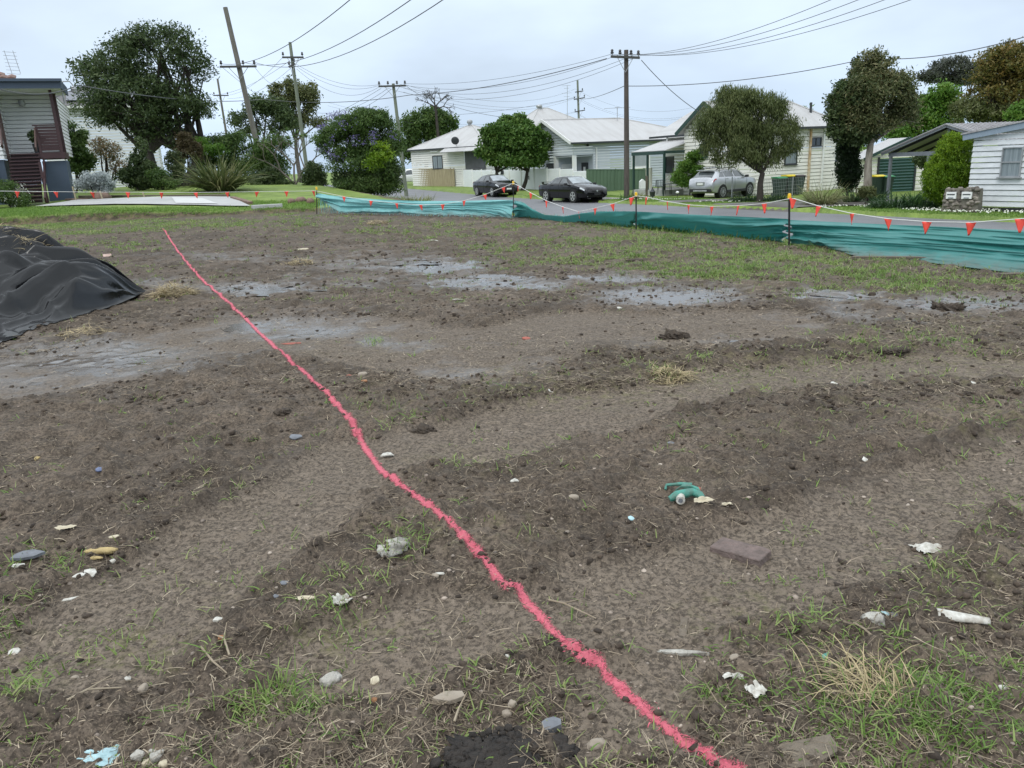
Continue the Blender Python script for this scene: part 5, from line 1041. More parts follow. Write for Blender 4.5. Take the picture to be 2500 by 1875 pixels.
def slat_fence():
    px = [1112, 1133, 1155, 1178, 1201, 1228, 1245, 1274, 1305, 1337, 1368, 1400, 1433]; top = [414, 414, 415, 415, 415, 414, 413, 412, 411, 411, 412, 417, 417]
    A = base_at(1112, 78); t = thing('slat_fence', 'white horizontal slat fence in stepped panels behind the black cars', 'fence', A)
    for i in range(len(px)-1):
        f0 = (px[i]-1112)/321; f1 = (px[i+1]-1112)/321; d0 = 1/(1/78*(1-f0)+1/60.5*f0); d1 = 1/(1/78*(1-f1)+1/60.5*f1)
        P = base_at(px[i], d0)-A; Q = base_at(px[i+1], d1)-A; zt = pt(px[i], top[i], d0)[2]-A[2]
        pn = MB(); n = 17; zb = min(P[2], Q[2])-0.02
        for k in range(n):
            z = zb+0.06+(zt-zb-0.06)*k/n; a = Vector((P[0], P[1], z)); b = Vector((Q[0], Q[1], z)); pn.bar(a, b, 0.02, (zt-zb)/n*0.80)
        pn.bar(Vector((P[0]+.02, P[1]+.05, (zb+zt)/2)), Vector((Q[0]+.02, Q[1]+.05, (zb+zt)/2)), 0.02, (zt-zb)*0.96)
        pn.build('slat_panel', M['fence_white'], t)
        po = MB(); po.box((P[0], P[1], (zb+zt)/2+0.03), (0.1, 0.1, zt-zb+0.1)); po.build('post', M['trim_white'], t)
    for (x, ys) in ((1289, (415, 424, 434)),):   # three dark numeral plates stacked on the gate
        f = (x-1112)/321; d = 1/(1/78*(1-f)+1/60.5*f)-0.25
        for k, y in enumerate(ys):
            q = pt(x, y, d)-A; nb = MB(); z = q[2]
            if k == 1: nb.box((q[0], q[1], z), (0.07, 0.04, 0.26))
            elif k == 0: nb.box((q[0], q[1], z+0.12), (0.2, 0.04, 0.06)); nb.box((q[0]-.07, q[1], z), (0.06, 0.04, 0.28)); nb.box((q[0]+.07, q[1], z), (0.06, 0.04, 0.28)); nb.box((q[0], q[1], z-.12), (0.2, 0.04, 0.06))
            else: nb.box((q[0], q[1], z+0.11), (0.2, 0.04, 0.06)); nb.box((q[0]+.07, q[1], z-.02), (0.06, 0.04, 0.26))
            nb.build('numeral', M['trim_dark'], t)
    f = (1227-1112)/321; d = 1/(1/78*(1-f)+1/60.5*f)-0.25; q = pt(1226, 421, d)-A; m = MB(); m.box((q[0], q[1], q[2]), (0.28, 0.1, 0.34)); m.build('letter_slot', M['trim_dark'], t)
slat_fence()
# ---- poles
M['pole_grey'] = mat('weathered_pole', (0.20, 0.19, 0.165), 0.85, col2=(0.12, 0.11, 0.095), scale=3, bump=0.4, stretch=(4, 4, 0.5))
M['pole_green'] = mat('green_treated_pole', (0.20, 0.225, 0.17), 0.85, col2=(0.14, 0.155, 0.12), scale=3, bump=0.4, stretch=(4, 4, 0.5))
M['pole_brown'] = mat('dark_old_pole', (0.115, 0.095, 0.08), 0.85, col2=(0.06, 0.05, 0.045), scale=3, bump=0.5, stretch=(4, 4, 0.5))
M['arm'] = mat('crossarm_timber', (0.075, 0.075, 0.07), 0.8, var=0.3); M['insul'] = mat('insulator', (0.05, 0.05, 0.055), 0.3, var=0.2)
M['wire'] = mat('cable_black', (0.09, 0.095, 0.105), 0.6, var=0.1)
def pole(pxt, pyt, pxb, pyb, depth, r, m, lab, arms, cap=False):
    T = pt(pxt, pyt, depth); B = pt(pxb, pyb, depth); d = T-B; g = macro(B[0]-d[0]/d[2]*(B[2]-0), B[1])
    k = (B[2]-float(g))/d[2]; G = B-d*k; G[2] = float(macro(G[0], G[1])); t = thing('power_pole', lab, 'power pole', G, group='timber power poles')
    h = T-G; mb = MB(); mb.tube([tuple(h*u + np.array([0.03*math.sin(u*5), 0, 0])*r) for u in np.linspace(-0.02, 1, 12)], list(np.linspace(r*1.18, r*0.85, 12)), 12); mb.build('shaft', M[m], t, smooth=True)
    for (x0, y0, x1, y1, ins) in arms:
        a = pt(x0, y0, depth-r-0.08)-G; b = pt(x1, y1, depth-r-0.08)-G; am = MB(); am.bar(a, b, 0.10, 0.12); ao = am.build('crossarm', M['arm'], t)
        for u in ins:
            q = a+(b-a)*u; i_ = MB(); i_.lathe((q[0], q[1], q[2]+0.05), [(0.015, 0), (0.02, 0.08), (0.085, 0.1), (0.09, 0.16), (0.055, 0.2), (0.08, 0.24), (0.05, 0.31)], 10); i_.build('insulator', M['insul'], ao, smooth=True)
        c = (a+b)/2; br = MB(); br.bar(a+(b-a)*0.22, c+np.array([0, 0, -0.75]), 0.03); br.bar(a+(b-a)*0.78, c+np.array([0, 0, -0.75]), 0.03); br.build('brace', M['metal_grey'], ao)
    return t
P1 = pole(550, 18, 625, 343, 52, 0.165, 'pole_grey', 'tallest grey power pole, leaning, left of the twin gum trees', [(537, 163, 626, 162, (0.04, 0.645, 0.95))])
P2 = pole(708, 103, 738, 330, 60, 0.13, 'pole_green', 'greenish power pole in front of the round gum crown', [(689, 140, 741, 140, (0.05, 0.95)), (705, 164, 720, 155, (0.1, 0.9))])
P3 = pole(531, 192, 553, 330, 95, 0.13, 'pole_grey', 'thin far power pole beside the big dark tree', [(521, 233, 558, 233, (0.05, 0.95))])
P4 = pole(960, 204, 989, 450, 62, 0.13, 'pole_green', 'green grey power pole behind the purple flowering bush', [(924, 211, 991, 209, (0.03, 0.35, 0.68, 0.97))])
P5 = pole(1529, 122, 1530, 478, 44, 0.135, 'pole_brown', 'dark brown street pole on the verge right of the black sedan', [(1491, 138, 1562, 141, (0.05, 0.32, 0.7, 0.95))])
P6 = pole(1410, 196, 1413, 290, 110, 0.15, 'pole_green', 'distant pole with three short arms above the grey house roof', [(1404, 225, 1424, 222, (0.9,)), (1401, 243, 1428, 238, (0.05, 0.95)), (1403, 273, 1428, 269, (0.05, 0.95))])
for t_, px, py, d in ((P1, 545, 300, 52), (P4, 976, 300, 62)): pass
def cable(pts, sag, r, lab, grp='overhead cables', n=22):
    """pts: [(px, py, depth), ...] supports; hangs between consecutive supports"""
    Q = [pt(*p) for p in pts]; V = []
    for a, b in zip(Q[:-1], Q[1:]):
        for k in range(n+1):
            u = k/n; q = a*(1-u)+b*u; q = q.copy(); q[2] -= 4*sag*u*(1-u); V.append(q)
    off = Q[0]; o = MB().tube([v-off for v in V], r*0.72, 5, False).build('overhead_cable', M['wire'], None, smooth=True); o.location = off
    tag(o, lab, 'cable', grp)
cable([(541, 156, 52), (940, -75, 22)], 0.7, 0.02, 'uppermost cable leaving the leaning pole crossarm for the sky', 'conductors from the leaning pole')
cable([(594, 152, 52), (1090, -65, 22)], 0.9, 0.02, 'middle cable from the leaning pole crossarm rising out overhead', 'conductors from the leaning pole'); cable([(621, 152, 52), (1160, -55, 22)], 1.0, 0.02, 'lowest cable from the leaning pole crossarm rising out overhead', 'conductors from the leaning pole')
cable([(541, 163, 52), (690, 268, 110)], 0.3, 0.016, 'thin cable falling right from the leaning pole, outer end'); cable([(621, 163, 52), (670, 205, 95)], 0.3, 0.016, 'thin cable falling right from the leaning pole, inner end')
cable([(691, 139, 60), (560, 232, 95)], 0.5, 0.016, 'cable from greenish pole down to the thin far pole, left end'); cable([(708, 148, 60), (523, 232, 95)], 0.5, 0.016, 'cable from greenish pole down to the thin far pole, centre'); cable([(738, 140, 60), (555, 240, 95)], 0.8, 0.016, 'cable from greenish pole down to the thin far pole, right end')
for k, (y0, y1, d) in enumerate(((157, 206, 0.6), (162, 207, 0.8), (168, 208, 1.2))):
    cable([(724, y0, 60), (928+k*2, y1, 62)], d, 0.014, ('top', 'middle', 'bottom')[k] + ' cable of three between the greenish pole and the bush pole', 'cables between the two greenish poles')
for k, (x0, y0, x1, y1, s_) in enumerate(((989, 204, 1494, 132, .5), (976, 206, 1510, 134, .9), (960, 208, 1546, 135, 1.2), (930, 210, 1560, 137, 1.5))):
    cable([(x0, y0, 62), (x1, y1, 44)], s_, 0.014, ('highest', 'second highest', 'third highest', 'lowest thin')[k] + ' cable between the bush pole and the dark street pole', 'cables between bush pole and street pole')
cable([(-40, 205, 30), (190, 208, 34), (640, 242, 62), (1000, 232, 57), (1481, 143, 44)], 0.35, 0.03, 'thick black cable running from the raised house to the street pole')
for k, (x0, y0, x1, y1) in enumerate(((1495, 133, 2060, -14), (1513, 132, 2120, -10), (1541, 134, 2180, -8), (1558, 134, 2240, -6))):
    cable([(x0, y0, 44), (x1, y1, 24)], 0.5, 0.014, ('first', 'second', 'third', 'fourth')[k] + ' cable from the left end of the street pole crossarm, rising right', 'cables rising right from the street pole')
cable([(1566, 147, 44), (1722, 282, 47)], 0.25, 0.026, 'black service cable dropping from street pole to the weeping tree')
cable([(1080, 282, 110), (1403, 239, 110), (1524, 210, 44), (2120, 142, 40), (2560, 72, 30)], 0.35, 0.026, 'long cable crossing the whole right sky past the street pole')
cable([(992, 210, 62), (1060, 243, 75), (1228, 286, 66), (1298, 296, 66)], 0.2, 0.022, 'service cable from the bush pole to the grey house gable')
for k, (y0, y1) in enumerate(((191, 218), (200, 236), (210, 240))):
    cable([(985, y0+15, 62), (1404, y1-1, 110), (1690, y1+45, 100)], 1.4, 0.014, ('upper', 'middle', 'lower')[k] + ' thin line passing the distant three armed pole', 'thin lines through the distant pole')
for k in range(2): cable([(800, 250+k*8, 90), (1405, 272+k*2, 110), (1720, 322+k*6, 100)], 2.0, 0.013, ('upper', 'lower')[k] + ' faint line at the distant pole bottom arm', 'faint lines low on the distant pole')
for k, (x0, y0, x1, y1) in enumerate(((930, 216, 640, 330), (945, 217, 770, 275), (955, 218, 800, 280))):
    cable([(x0, y0, 62), (x1, y1, 80)], 0.6, 0.018, ('longest', 'middle', 'shortest')[k] + ' cable slanting left from the bush pole behind shrubs', 'cables slanting left from the bush pole')
# pole P5 lower tie wires
# ---- aerials
def aerial(px, y0, y1, depth, bars, lab):
    b = pt(px, y1, depth); t = pt(px, y0, depth); th = thing('tv_aerial', lab, 'aerial', b); m = MB(); m.tube([(0, 0, -0.2), tuple(t-b)], 0.03, 5); m.build('mast', M['metal_grey'], th)
    e = MB(); L = bars[1]; zz = (t-b)[2]
    for dz, l in bars[0]: e.bar((-l, 0, zz-dz), (l, 0, zz-dz), 0.03)
    e.build('element', M['metal_grey'], th)
aerial(1385, 208, 290, 100, (((0.05, 0.55), (0.35, 0.3), (0.9, 0.6), (1.3, 0.35)), 0), 'tall thin television aerial left of the distant pole')
aerial(1507, 262, 288, 68, (((0.05, 1.1), (0.0, 0.2)), 0), 'low flat television aerial on the grey house ridge')
# ---- bins, letterboxes, chairs
def bin_(px, depth, h, lid, lab, grp='wheelie bins', ang=0.3):
    B = base_at(px, depth); t = thing('wheelie_bin', lab, 'bin', B, ang, grp)
    b = MB(); w0, w1 = 0.22, 0.29; b.add([(-w0, -w0, 0.05), (w0, -w0, 0.05), (w0, w0, 0.05), (-w0, w0, 0.05), (-w1, -w1*1.1, h), (w1, -w1*1.1, h), (w1, w1*1.1, h), (-w1, w1*1.1, h)], [(0, 3, 2, 1), (4, 5, 6, 7), (0, 1, 5, 4), (1, 2, 6, 5), (2, 3, 7, 6), (3, 0, 4, 7)]); b.build('body', M['bin_green'], t, bevel=0.02)
    l = MB(); l.prism([(-0.31, -0.36, h), (-0.31, 0.36, h+0.02), (-0.31, 0.34, h+0.09), (-0.31, -0.1, h+0.1), (-0.31, -0.36, h+0.04)], (0, 0, 0), (0.62, 0, 0)); l.build('lid', M[lid], t, bevel=0.01)
    for s_ in (-1, 1): wl = MB(); wl.lathe((s_*0.22, 0.27, 0.1), [(0.1, -0.03), (0.1, 0.03)], 12, 'X'); wl.build('wheel', M['trim_dark'], t)
M['bin_green'] = mat('dark_bin_plastic', (0.022, 0.045, 0.035), 0.5, var=0.15); M['lid_g'] = mat('green_lid', (0.03, 0.22, 0.09), 0.45, var=0.1); M['lid_y'] = mat('yellow_lid', (0.72, 0.55, 0.02), 0.45, var=0.1); M['lid_r'] = mat('dark_lid', (0.04, 0.03, 0.03), 0.5, var=0.1)
bin_(1902, 44.8, 1.0, 'lid_g', 'dark wheelie bin with green lid against the cream house'); bin_(1925, 45.2, 1.06, 'lid_y', 'wheelie bin with yellow lid between two bins'); bin_(1946, 45.2, 1.02, 'lid_r', 'wheelie bin with dark lid at the driveway end')
bin_(2138, 41.5, 0.95, 'lid_y', 'yellow lidded bin before the green roller door'); bin_(2160, 41.5, 0.9, 'lid_g', 'green lidded bin beside the carport post')
def stone_letterbox():
    B = base_at(2353, 26.0); A_ = math.atan2(-0.888, 0.46); t = thing('stone_letterbox', 'stone pillar with two white letterboxes beside the white house', 'letterbox', B, A_+0.25)
    w_ = 1.12; h = 0.78; c = MB(); c.add([(-w_/2, -.22, -.1), (w_/2, -.22, -.1), (w_/2, .22, -.1), (-w_/2, .22, -.1), (-w_/2+.06, -.19, h), (w_/2-.04, -.19, h), (w_/2-.04, .19, h), (-w_/2+.06, .19, h)], [(0, 3, 2, 1), (4, 5, 6, 7), (0, 1, 5, 4), (1, 2, 6, 5), (2, 3, 7, 6), (3, 0, 4, 7)])
    c.build('mortar_core', mat('mortar', (0.20, 0.18, 0.15), 0.9, var=0.3), t)
    n = 70; P = np.stack([RNG.uniform(-w_/2+.04, w_/2-.04, n), np.full(n, -0.20), RNG.uniform(0.02, h, n)], 1); P[50:, 1] = RNG.uniform(-.2, .2, 20); P[50:60, 0] = -w_/2+.05; P[60:, 2] = h+0.0; P[60:, 0] = RNG.uniform(-w_/2+.1, w_/2-.1, 10)
    V, F = lumps(P, 0.055+0.05*RNG.random(n), 0.8, 0.1); link_mesh('stone', np_mesh('stone', V, F), mat('field_stone', (0.25, 0.225, 0.19), 0.85, col2=(0.12, 0.10, 0.085), scale=5, bump=0.4, island=0.5), t)
    for x in (-0.27, 0.2):
        b = MB(); b.box((x, -0.24, 0.58), (0.30, 0.10, 0.22)); bo = b.build('letterbox', M['trim_white'], t); s_ = MB(); s_.box((x, -0.295, 0.61), (0.23, 0.02, 0.03)); s_.build('slot', M['trim_dark'], bo); s_ = MB(); s_.box((x, -0.295, 0.50), (0.16, 0.02, 0.04)); s_.build('nameplate', M['metal_grey'], bo)
stone_letterbox()
def post_box():
    B = base_at(1572, 46); t = thing('letterbox', 'white letterbox on a grey post by the verandah', 'letterbox', B); p = MB(); p.box((0.16, 0, 0.6), (0.12, 0.12, 1.3)); p.build('post', M['timber_grey'], t)
    b = MB(); b.prism([(-0.26, -0.2, 0.55), (0.06, -0.2, 0.55), (0.06, -0.2, 0.95), (-0.10, -0.2, 1.08), (-0.26, -0.2, 0.95)], (0, 0, 0), (0, 0.36, 0)); b.build('box', M['trim_white'], t)
post_box()
def chair(px, depth, ang, lab):
    B = base_at(px, depth); B[2] += 0.12; t = thing('garden_chair', lab, 'chair', B, ang); s_ = MB(); s_.lathe((0, 0, 0.45), [(0.24, 0), (0.25, 0.02), (0.24, 0.04)], 14); s_.build('seat', M['trim_dark'], t)
    for a in (0.8, 2.35, 3.95, 5.5): l = MB(); l.tube([(0.2*math.cos(a), 0.2*math.sin(a), 0.45), (0.27*math.cos(a), 0.27*math.sin(a), 0)], 0.017, 6); l.build('leg', M['trim_dark'], t)
    b = MB(); pts = [(0.26*math.cos(a), 0.26*math.sin(a), 0.86) for a in np.linspace(-0.3, 3.44, 12)]; b.tube([(0.27, -.1, .45)]+pts+[(-.27, -.1, .45)], 0.018, 6)
    for a in np.linspace(0.2, 2.94, 8): b.bar((0.24*math.cos(a), 0.24*math.sin(a), 0.47), (0.26*math.cos(a), 0.26*math.sin(a), 0.86), 0.03, 0.015)
    b.build('backrest', M['trim_dark'], t)
chair(1612, 49.5, -0.4, 'dark round backed garden chair on the verandah')
B = base_at(1630, 49.5); B[2] += 0.1; t = thing('garden_table', 'small dark table with a pot on the verandah', 'table', B); s_ = MB(); s_.lathe((0, 0, 0.62), [(0.33, 0), (0.34, 0.03)], 16); s_.build('table_top', M['trim_dark'], t)
for a in (0.8, 2.35, 3.95, 5.5): l = MB(); l.tube([(0.25*math.cos(a), 0.25*math.sin(a), 0.62), (0.28*math.cos(a), 0.28*math.sin(a), 0)], 0.018, 6); l.build('leg', M['trim_dark'], t)
B = base_at(1593, 47.5); o = MB().lathe((0, 0, 0), [(0.13, 0), (0.17, 0.3), (0.19, 0.33), (0.15, 0.36), (0.05, 0.5), (0.03, 0.6)], 12).build('flower_pot', M['trim_dark'], smooth=True); o.location = B; tag(o, 'dark pot at the verandah left corner', 'pot')
B = base_at(1654, 44.5); t = thing('garden_light', 'small white solar garden light on the lawn', 'garden light', B); m = MB(); m.tube([(0, 0, 0), (0, 0, 0.28)], 0.015, 6); m.build('stake', M['trim_dark'], t); m = MB(); m.lathe((0, 0, 0.26), [(0.03, 0), (0.09, 0.03), (0.1, 0.09), (0.03, 0.14)], 12); m.build('lamp', M['trim_white'], t, smooth=True)
for px, dep, yt, lab in ((1787, 38.5, 432, 'bare grey steel post in front of the silver car'), (1935, 40.5, 432, 'bare grey steel post in front of the bins'), (1858, 39.5, 432, 'short dark post right of the weeping tree trunk')):
    B = base_at(px, dep); h = pt(px, yt, dep)[2]-B[2]; m = MB(); m.lathe((0, 0, 0), [(0.028, -0.1), (0.028, h), (0.02, h+0.01)], 8); o = m.build('fence_post', M['metal_grey'] if 'grey' in lab else M['arm']); o.location = B; tag(o, lab, 'post', 'bare posts in the front gardens')
B = base_at(1857, 39.8); E_ = base_at(1960, 42); m = MB()
for k in range(5):
    z = 0.25+k*0.18; m.bar((0, 0, z), (E_[0]-B[0], E_[1]-B[1], z), 0.012)
for k in range(26): u = k/25; m.bar(((E_[0]-B[0])*u, (E_[1]-B[1])*u, 0.1), ((E_[0]-B[0])*u, (E_[1]-B[1])*u, 0.97), 0.010)
o = m.build('wire_fence', M['metal_grey']); o.location = B; tag(o, 'low thin wire fence in front of the bins', 'fence')
# ---- slab, drives, edging
def corner(px, py, z=None):
    return march(px, py)
draped('driveway_slab', [corner(86, 506), corner(612, 506), corner(566, 483), corner(190, 490)], M['concrete'], 0.05)
draped('concrete_patch', [corner(430, 500), corner(535, 502), corner(495, 488), corner(420, 486)], mat('new_concrete', (0.55, 0.55, 0.54), 0.75, var=0.1), 0.07, 6, 6)
draped('wet_driveway', [spt(14.5, -0.3).tolist(), spt(9.2, -0.3).tolist(), spt(8.2, 7.0).tolist(), spt(13.0, 9.0).tolist()], M['wet_drive'], 0.035)
draped('gravel_strip', [spt(19.0, -0.3).tolist(), spt(17.2, -0.3).tolist(), spt(16.6, 6.5).tolist(), spt(18.8, 6.5).tolist()], M['wet_drive'], 0.03, 8, 8)
draped('gravel_patch', [spt(27.2, -0.2).tolist(), spt(23.6, -0.2).tolist(), spt(23.8, 2.2).tolist(), spt(26.8, 2.2).tolist()], M['wet_drive'], 0.03, 8, 8)
def ground_log(px0, py0, px1, py1, w_, h, m, lab, nm, cat, grp=None):
    A, B = march(px0, py0), march(px1, py1); off = (A+B)/2; mb = MB(); A[2] += h/2-0.01; B[2] += h/2-0.01; mb.bar(A, B, w_, h); o = mb.build(nm, m, None, off=off, bevel=0.015); o.location = off; tag(o, lab, cat, grp)
M['sandstone'] = mat('brown_stone', (0.23, 0.15, 0.11), 0.85, col2=(0.13, 0.09, 0.07), scale=6, bump=0.5)
ground_log(568, 486, 612, 499, 0.18, 0.12, M['sandstone'], 'brown timber edging along the right side of the slab', 'garden_edging', 'edging', 'edging around the slab'); ground_log(195, 484, 560, 481, 0.16, 0.14, M['timber_grey'], 'long grey edging along the far side of the slab', 'garden_edging', 'edging', 'edging around the slab')
ground_log(615, 512, 690, 508, 0.25, 0.14, M['concrete'], 'broken grey concrete edge right of the slab', 'garden_edging', 'edging', 'edging around the slab'); ground_log(165, 488, 215, 488, 0.25, 0.08, M['sandstone'], 'reddish timber offcut lying by the blue base wall', 'timber_plank', 'plank')
for px, yt, lab in ((181, 455, 'grey timber stake beside the blue base wall'), (246, 466, 'pale timber stake by the silver shrub'), (350, 468, 'thin timber stake on the lawn before the shrubs')):
    B = base_at(px, 33.5); h = pt(px, yt, 33.5)[2]-B[2]; m = MB(); m.bar((0, 0, -0.1), (-0.05, 0, h), 0.06, 0.04); o = m.build('timber_stake', M['paling']); o.location = B; tag(o, lab, 'stake', 'timber stakes on the lawn')
# ---------------------------------------------------------------- trees, shrubs, strappy plants
LM = {}
def lm(n, cols, **k): LM[n] = leaf_mat('foliage_'+n, cols, **k)
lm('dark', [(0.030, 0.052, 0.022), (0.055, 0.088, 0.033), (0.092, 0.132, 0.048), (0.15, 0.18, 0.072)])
lm('maple', [(0.035, 0.085, 0.016), (0.068, 0.145, 0.026), (0.115, 0.205, 0.040), (0.19, 0.27, 0.06)])
lm('gum', [(0.035, 0.055, 0.025), (0.065, 0.092, 0.040), (0.105, 0.135, 0.055), (0.16, 0.17, 0.075)])
lm('gumgrey', [(0.045, 0.052, 0.042), (0.085, 0.095, 0.075), (0.14, 0.145, 0.105)])
lm('mid', [(0.034, 0.068, 0.018), (0.062, 0.115, 0.030), (0.105, 0.170, 0.042), (0.17, 0.23, 0.065)])
lm('bright', [(0.045, 0.11, 0.015), (0.085, 0.185, 0.025), (0.14, 0.26, 0.04), (0.22, 0.31, 0.06)])
lm('olive', [(0.055, 0.072, 0.026), (0.10, 0.122, 0.042), (0.165, 0.18, 0.072), (0.24, 0.24, 0.11)])
lm('brownish', [(0.045, 0.07, 0.026), (0.085, 0.112, 0.042), (0.16, 0.165, 0.07), (0.33, 0.29, 0.15)])
lm('weep', [(0.045, 0.068, 0.022), (0.085, 0.115, 0.036), (0.145, 0.175, 0.06), (0.23, 0.25, 0.10)])
lm('autumn', [(0.06, 0.08, 0.022), (0.12, 0.125, 0.034), (0.20, 0.155, 0.045), (0.29, 0.18, 0.05)])
lm('golden', [(0.05, 0.11, 0.008), (0.11, 0.205, 0.012), (0.19, 0.30, 0.018), (0.27, 0.37, 0.03)])
lm('cypress', [(0.010, 0.026, 0.010), (0.020, 0.042, 0.015), (0.032, 0.058, 0.02)])
lm('silver', [(0.26, 0.30, 0.30), (0.42, 0.46, 0.46), (0.60, 0.63, 0.62)])
lm('purple', [(0.10, 0.08, 0.22), (0.17, 0.14, 0.33), (0.26, 0.22, 0.44)])
lm('rose', [(0.07, 0.10, 0.04), (0.13, 0.13, 0.06), (0.26, 0.18, 0.09), (0.36, 0.27, 0.19)])
lm('redbrown', [(0.05, 0.05, 0.022), (0.09, 0.07, 0.035), (0.13, 0.10, 0.05)])
lm('white', [(0.65, 0.66, 0.60), (0.8, 0.8, 0.74)])
lm('strap', [(0.03, 0.055, 0.018), (0.075, 0.105, 0.035), (0.15, 0.17, 0.065), (0.30, 0.27, 0.15)])
lm('strapdark', [(0.018, 0.045, 0.018), (0.035, 0.075, 0.026), (0.06, 0.11, 0.04)])
lm('strapvar', [(0.06, 0.09, 0.03), (0.14, 0.165, 0.06), (0.27, 0.275, 0.13), (0.36, 0.33, 0.2)])
lm('yucca', [(0.04, 0.10, 0.025), (0.08, 0.17, 0.04), (0.15, 0.24, 0.07)])
M['bark_dark'] = mat('dark_bark', (0.055, 0.045, 0.038), 0.9, var=0.4, scale=5, bump=0.6); M['bark_grey'] = mat('grey_bark', (0.20, 0.175, 0.15), 0.9, col2=(0.10, 0.085, 0.07), scale=5, bump=0.6); M['bark_pale'] = mat('pale_papery_bark', (0.40, 0.36, 0.30), 0.9, col2=(0.20, 0.17, 0.14), scale=4, bump=0.6, stretch=(2, 2, .6))
def blob_points(blobs, n, shell=0.55):
    """points in ellipsoids (center, radii), weighted by volume, pushed outwards"""
    W_ = np.array([b[1][0]*b[1][1]*b[1][2] for b in blobs])**0.8; k = RNG.choice(len(blobs), n, p=W_/W_.sum())
    Cc = np.array([b[0] for b in blobs]); Rr = np.array([b[1] for b in blobs]); u = rand_unit(n); r = (shell + (1-shell)*RNG.random(n))**1.0; r = np.where(RNG.random(n) < 0.25, RNG.random(n)**0.5, r)
    return Cc[k] + u*r[:, None]*Rr[k], u
def crown(name, blobs, nclump, per, lsize, m, parent, csize=0.35, droop=0.0, asp=0.45, flat=0.0, up=0.0, kind=None, bosses=11):
    # lobes are broken into smaller tufted bosses, so the outline is uneven and gaps stay open
    sub = []
    if not bosses: sub = list(blobs)
    for c, r in (blobs if bosses else []):
        ns = bosses; uu = rand_unit(ns); uu[:, 2] = uu[:, 2]*0.9+0.1
        for q in uu: f = RNG.uniform(0.32, 0.54); sub.append((tuple(np.array(c)+q*np.array(r)*(1.04-f*0.9)), (r[0]*f, r[1]*f, r[2]*f*0.78)))
    cp, u = blob_points(sub, nclump, 0.5); k = np.repeat(np.arange(nclump), per); n = len(k); cs = csize*RNG.uniform(0.5, 1.4, nclump)
    off = np.clip(RNG.normal(size=(n, 3)), -1.4, 1.4)*cs[k][:, None]*0.5; off[:, 2] *= 0.75
    P = cp[k]+off
    if droop: P[:, 2] -= droop*RNG.random(n)*np.repeat(RNG.random(nclump), per)
    D = 0.8*rand_unit(n)+0.35*u[k]; D[:, 2] += up - (1.4 if droop else 0.15)
    V, F = leaf_quads(P, lsize*RNG.uniform(0.45, 1.5, n), lsize*asp*RNG.uniform(0.7, 1.3, n), D, flat)
    o = link_mesh(name, np_mesh(name, V, F), LM[m], parent)
    return o
def trunk(parent, blobs, h0, r, m, forks=None, lean=(0, 0), n_limbs=None, base=(0, 0), name='trunk'):
    mb = MB(); cz = np.mean([b[0] for b in blobs], 0); bx, by = base
    fork = np.array([lean[0]+bx, lean[1]+by, h0]); pts = [(bx*(1-u)+fork[0]*u + 0.04*math.sin(u*7+bx*9), by*(1-u)+fork[1]*u+0.04*math.cos(u*5), -0.15+(h0+0.15)*u) for u in np.linspace(0, 1, 7)]
    mb.tube(pts, list(np.linspace(r*1.25, r*0.8, 7)), 10)
    for i, b in enumerate(blobs if n_limbs is None else blobs[:n_limbs]):
        c = np.array(b[0]); mid = fork*0.5+c*0.5+np.array([RNG.normal()*0.15, RNG.normal()*0.15, -0.1*abs(c[2]-h0)]); rr = r*0.55
        q = [tuple(fork*(1-u)**2+2*mid*u*(1-u)+c*u*u) for u in np.linspace(0, 1, 7)]; mb.tube(q, list(np.linspace(rr, rr*0.3, 7)), 7)
        for j in range(3):
            e = c + rand_unit(1)[0]*np.array(b[1])*0.75; s0 = np.array(q[3+j]); mm = (s0+e)/2+np.array([0, 0, 0.1]); mb.tube([tuple(s0), tuple(mm), tuple(e)], [rr*0.38, rr*0.22, rr*0.08], 5)
    return mb.build(name, M[m], parent, smooth=True)
def plant(name, lab, cat, px, depth, group=None, py=460):
    B = base_at(px, depth, py); return thing(name, lab, cat, B, 0, group), B
def blobs_px(B, depth, L, dd=0.8):
    """crown lobes given as photo ellipses (px, py, rx, ry[, depth offset]) round a base point"""
    out = []
    for e in L:
        x, y, rx, ry = e[:4]; o = e[4] if len(e) > 4 else 0.0; c = pt(x, y, depth+o)-B; s = depth/FPX*0.97; out.append((tuple(c), (rx*s, max(rx*s*dd, 0.25), ry*s)))
    return out
def tree(name, lab, px, depth, lobes, leaf, ncl, per, ls, h0, r, bark, csize=0.4, group='garden and street trees', trunks=None, droop=0.0, asp=0.45, extra=None, n_limbs=None, dd=0.8, up=0.0):
    t, B = plant(name, lab, 'tree', px, depth, group); bl = blobs_px(B, depth, lobes, dd)
    c = crown('crown', bl, ncl, per, ls, leaf, t, csize, droop, asp, 0, up)
    for (bx, by, lx, ly) in (trunks or [(0, 0, 0, 0)]): trunk(t, bl, h0, r, bark, lean=(lx, ly), base=(bx, by), n_limbs=n_limbs)
    for (lb, lf, n2, p2, l2, nm) in (extra or []): crown(nm, blobs_px(B, depth, lb, dd), n2, p2, l2, lf, t, csize*0.8)
    return t
tree('broad_tree', 'big dark round tree with dense crown above the left garden', 392, 46, [(300, 165, 95, 75), (390, 120, 80, 62), (455, 160, 65, 85), (250, 200, 75, 62), (330, 245, 110, 70, -.6), (430, 255, 85, 85), (480, 265, 45, 60), (260, 275, 55, 45, -.5), (225, 260, 45, 32), (315, 100, 38, 42), (420, 330, 55, 45), (345, 310, 65, 45), (195, 165, 28, 28)], 'dark', 1500, 22, 0.20, 1.9, 0.30, 'bark_dark', 0.50, trunks=[(0, 0, -.35, 0), (.75, .3, .7, 0), (1.2, 0.5, 1.3, .2)], asp=0.38, n_limbs=8)
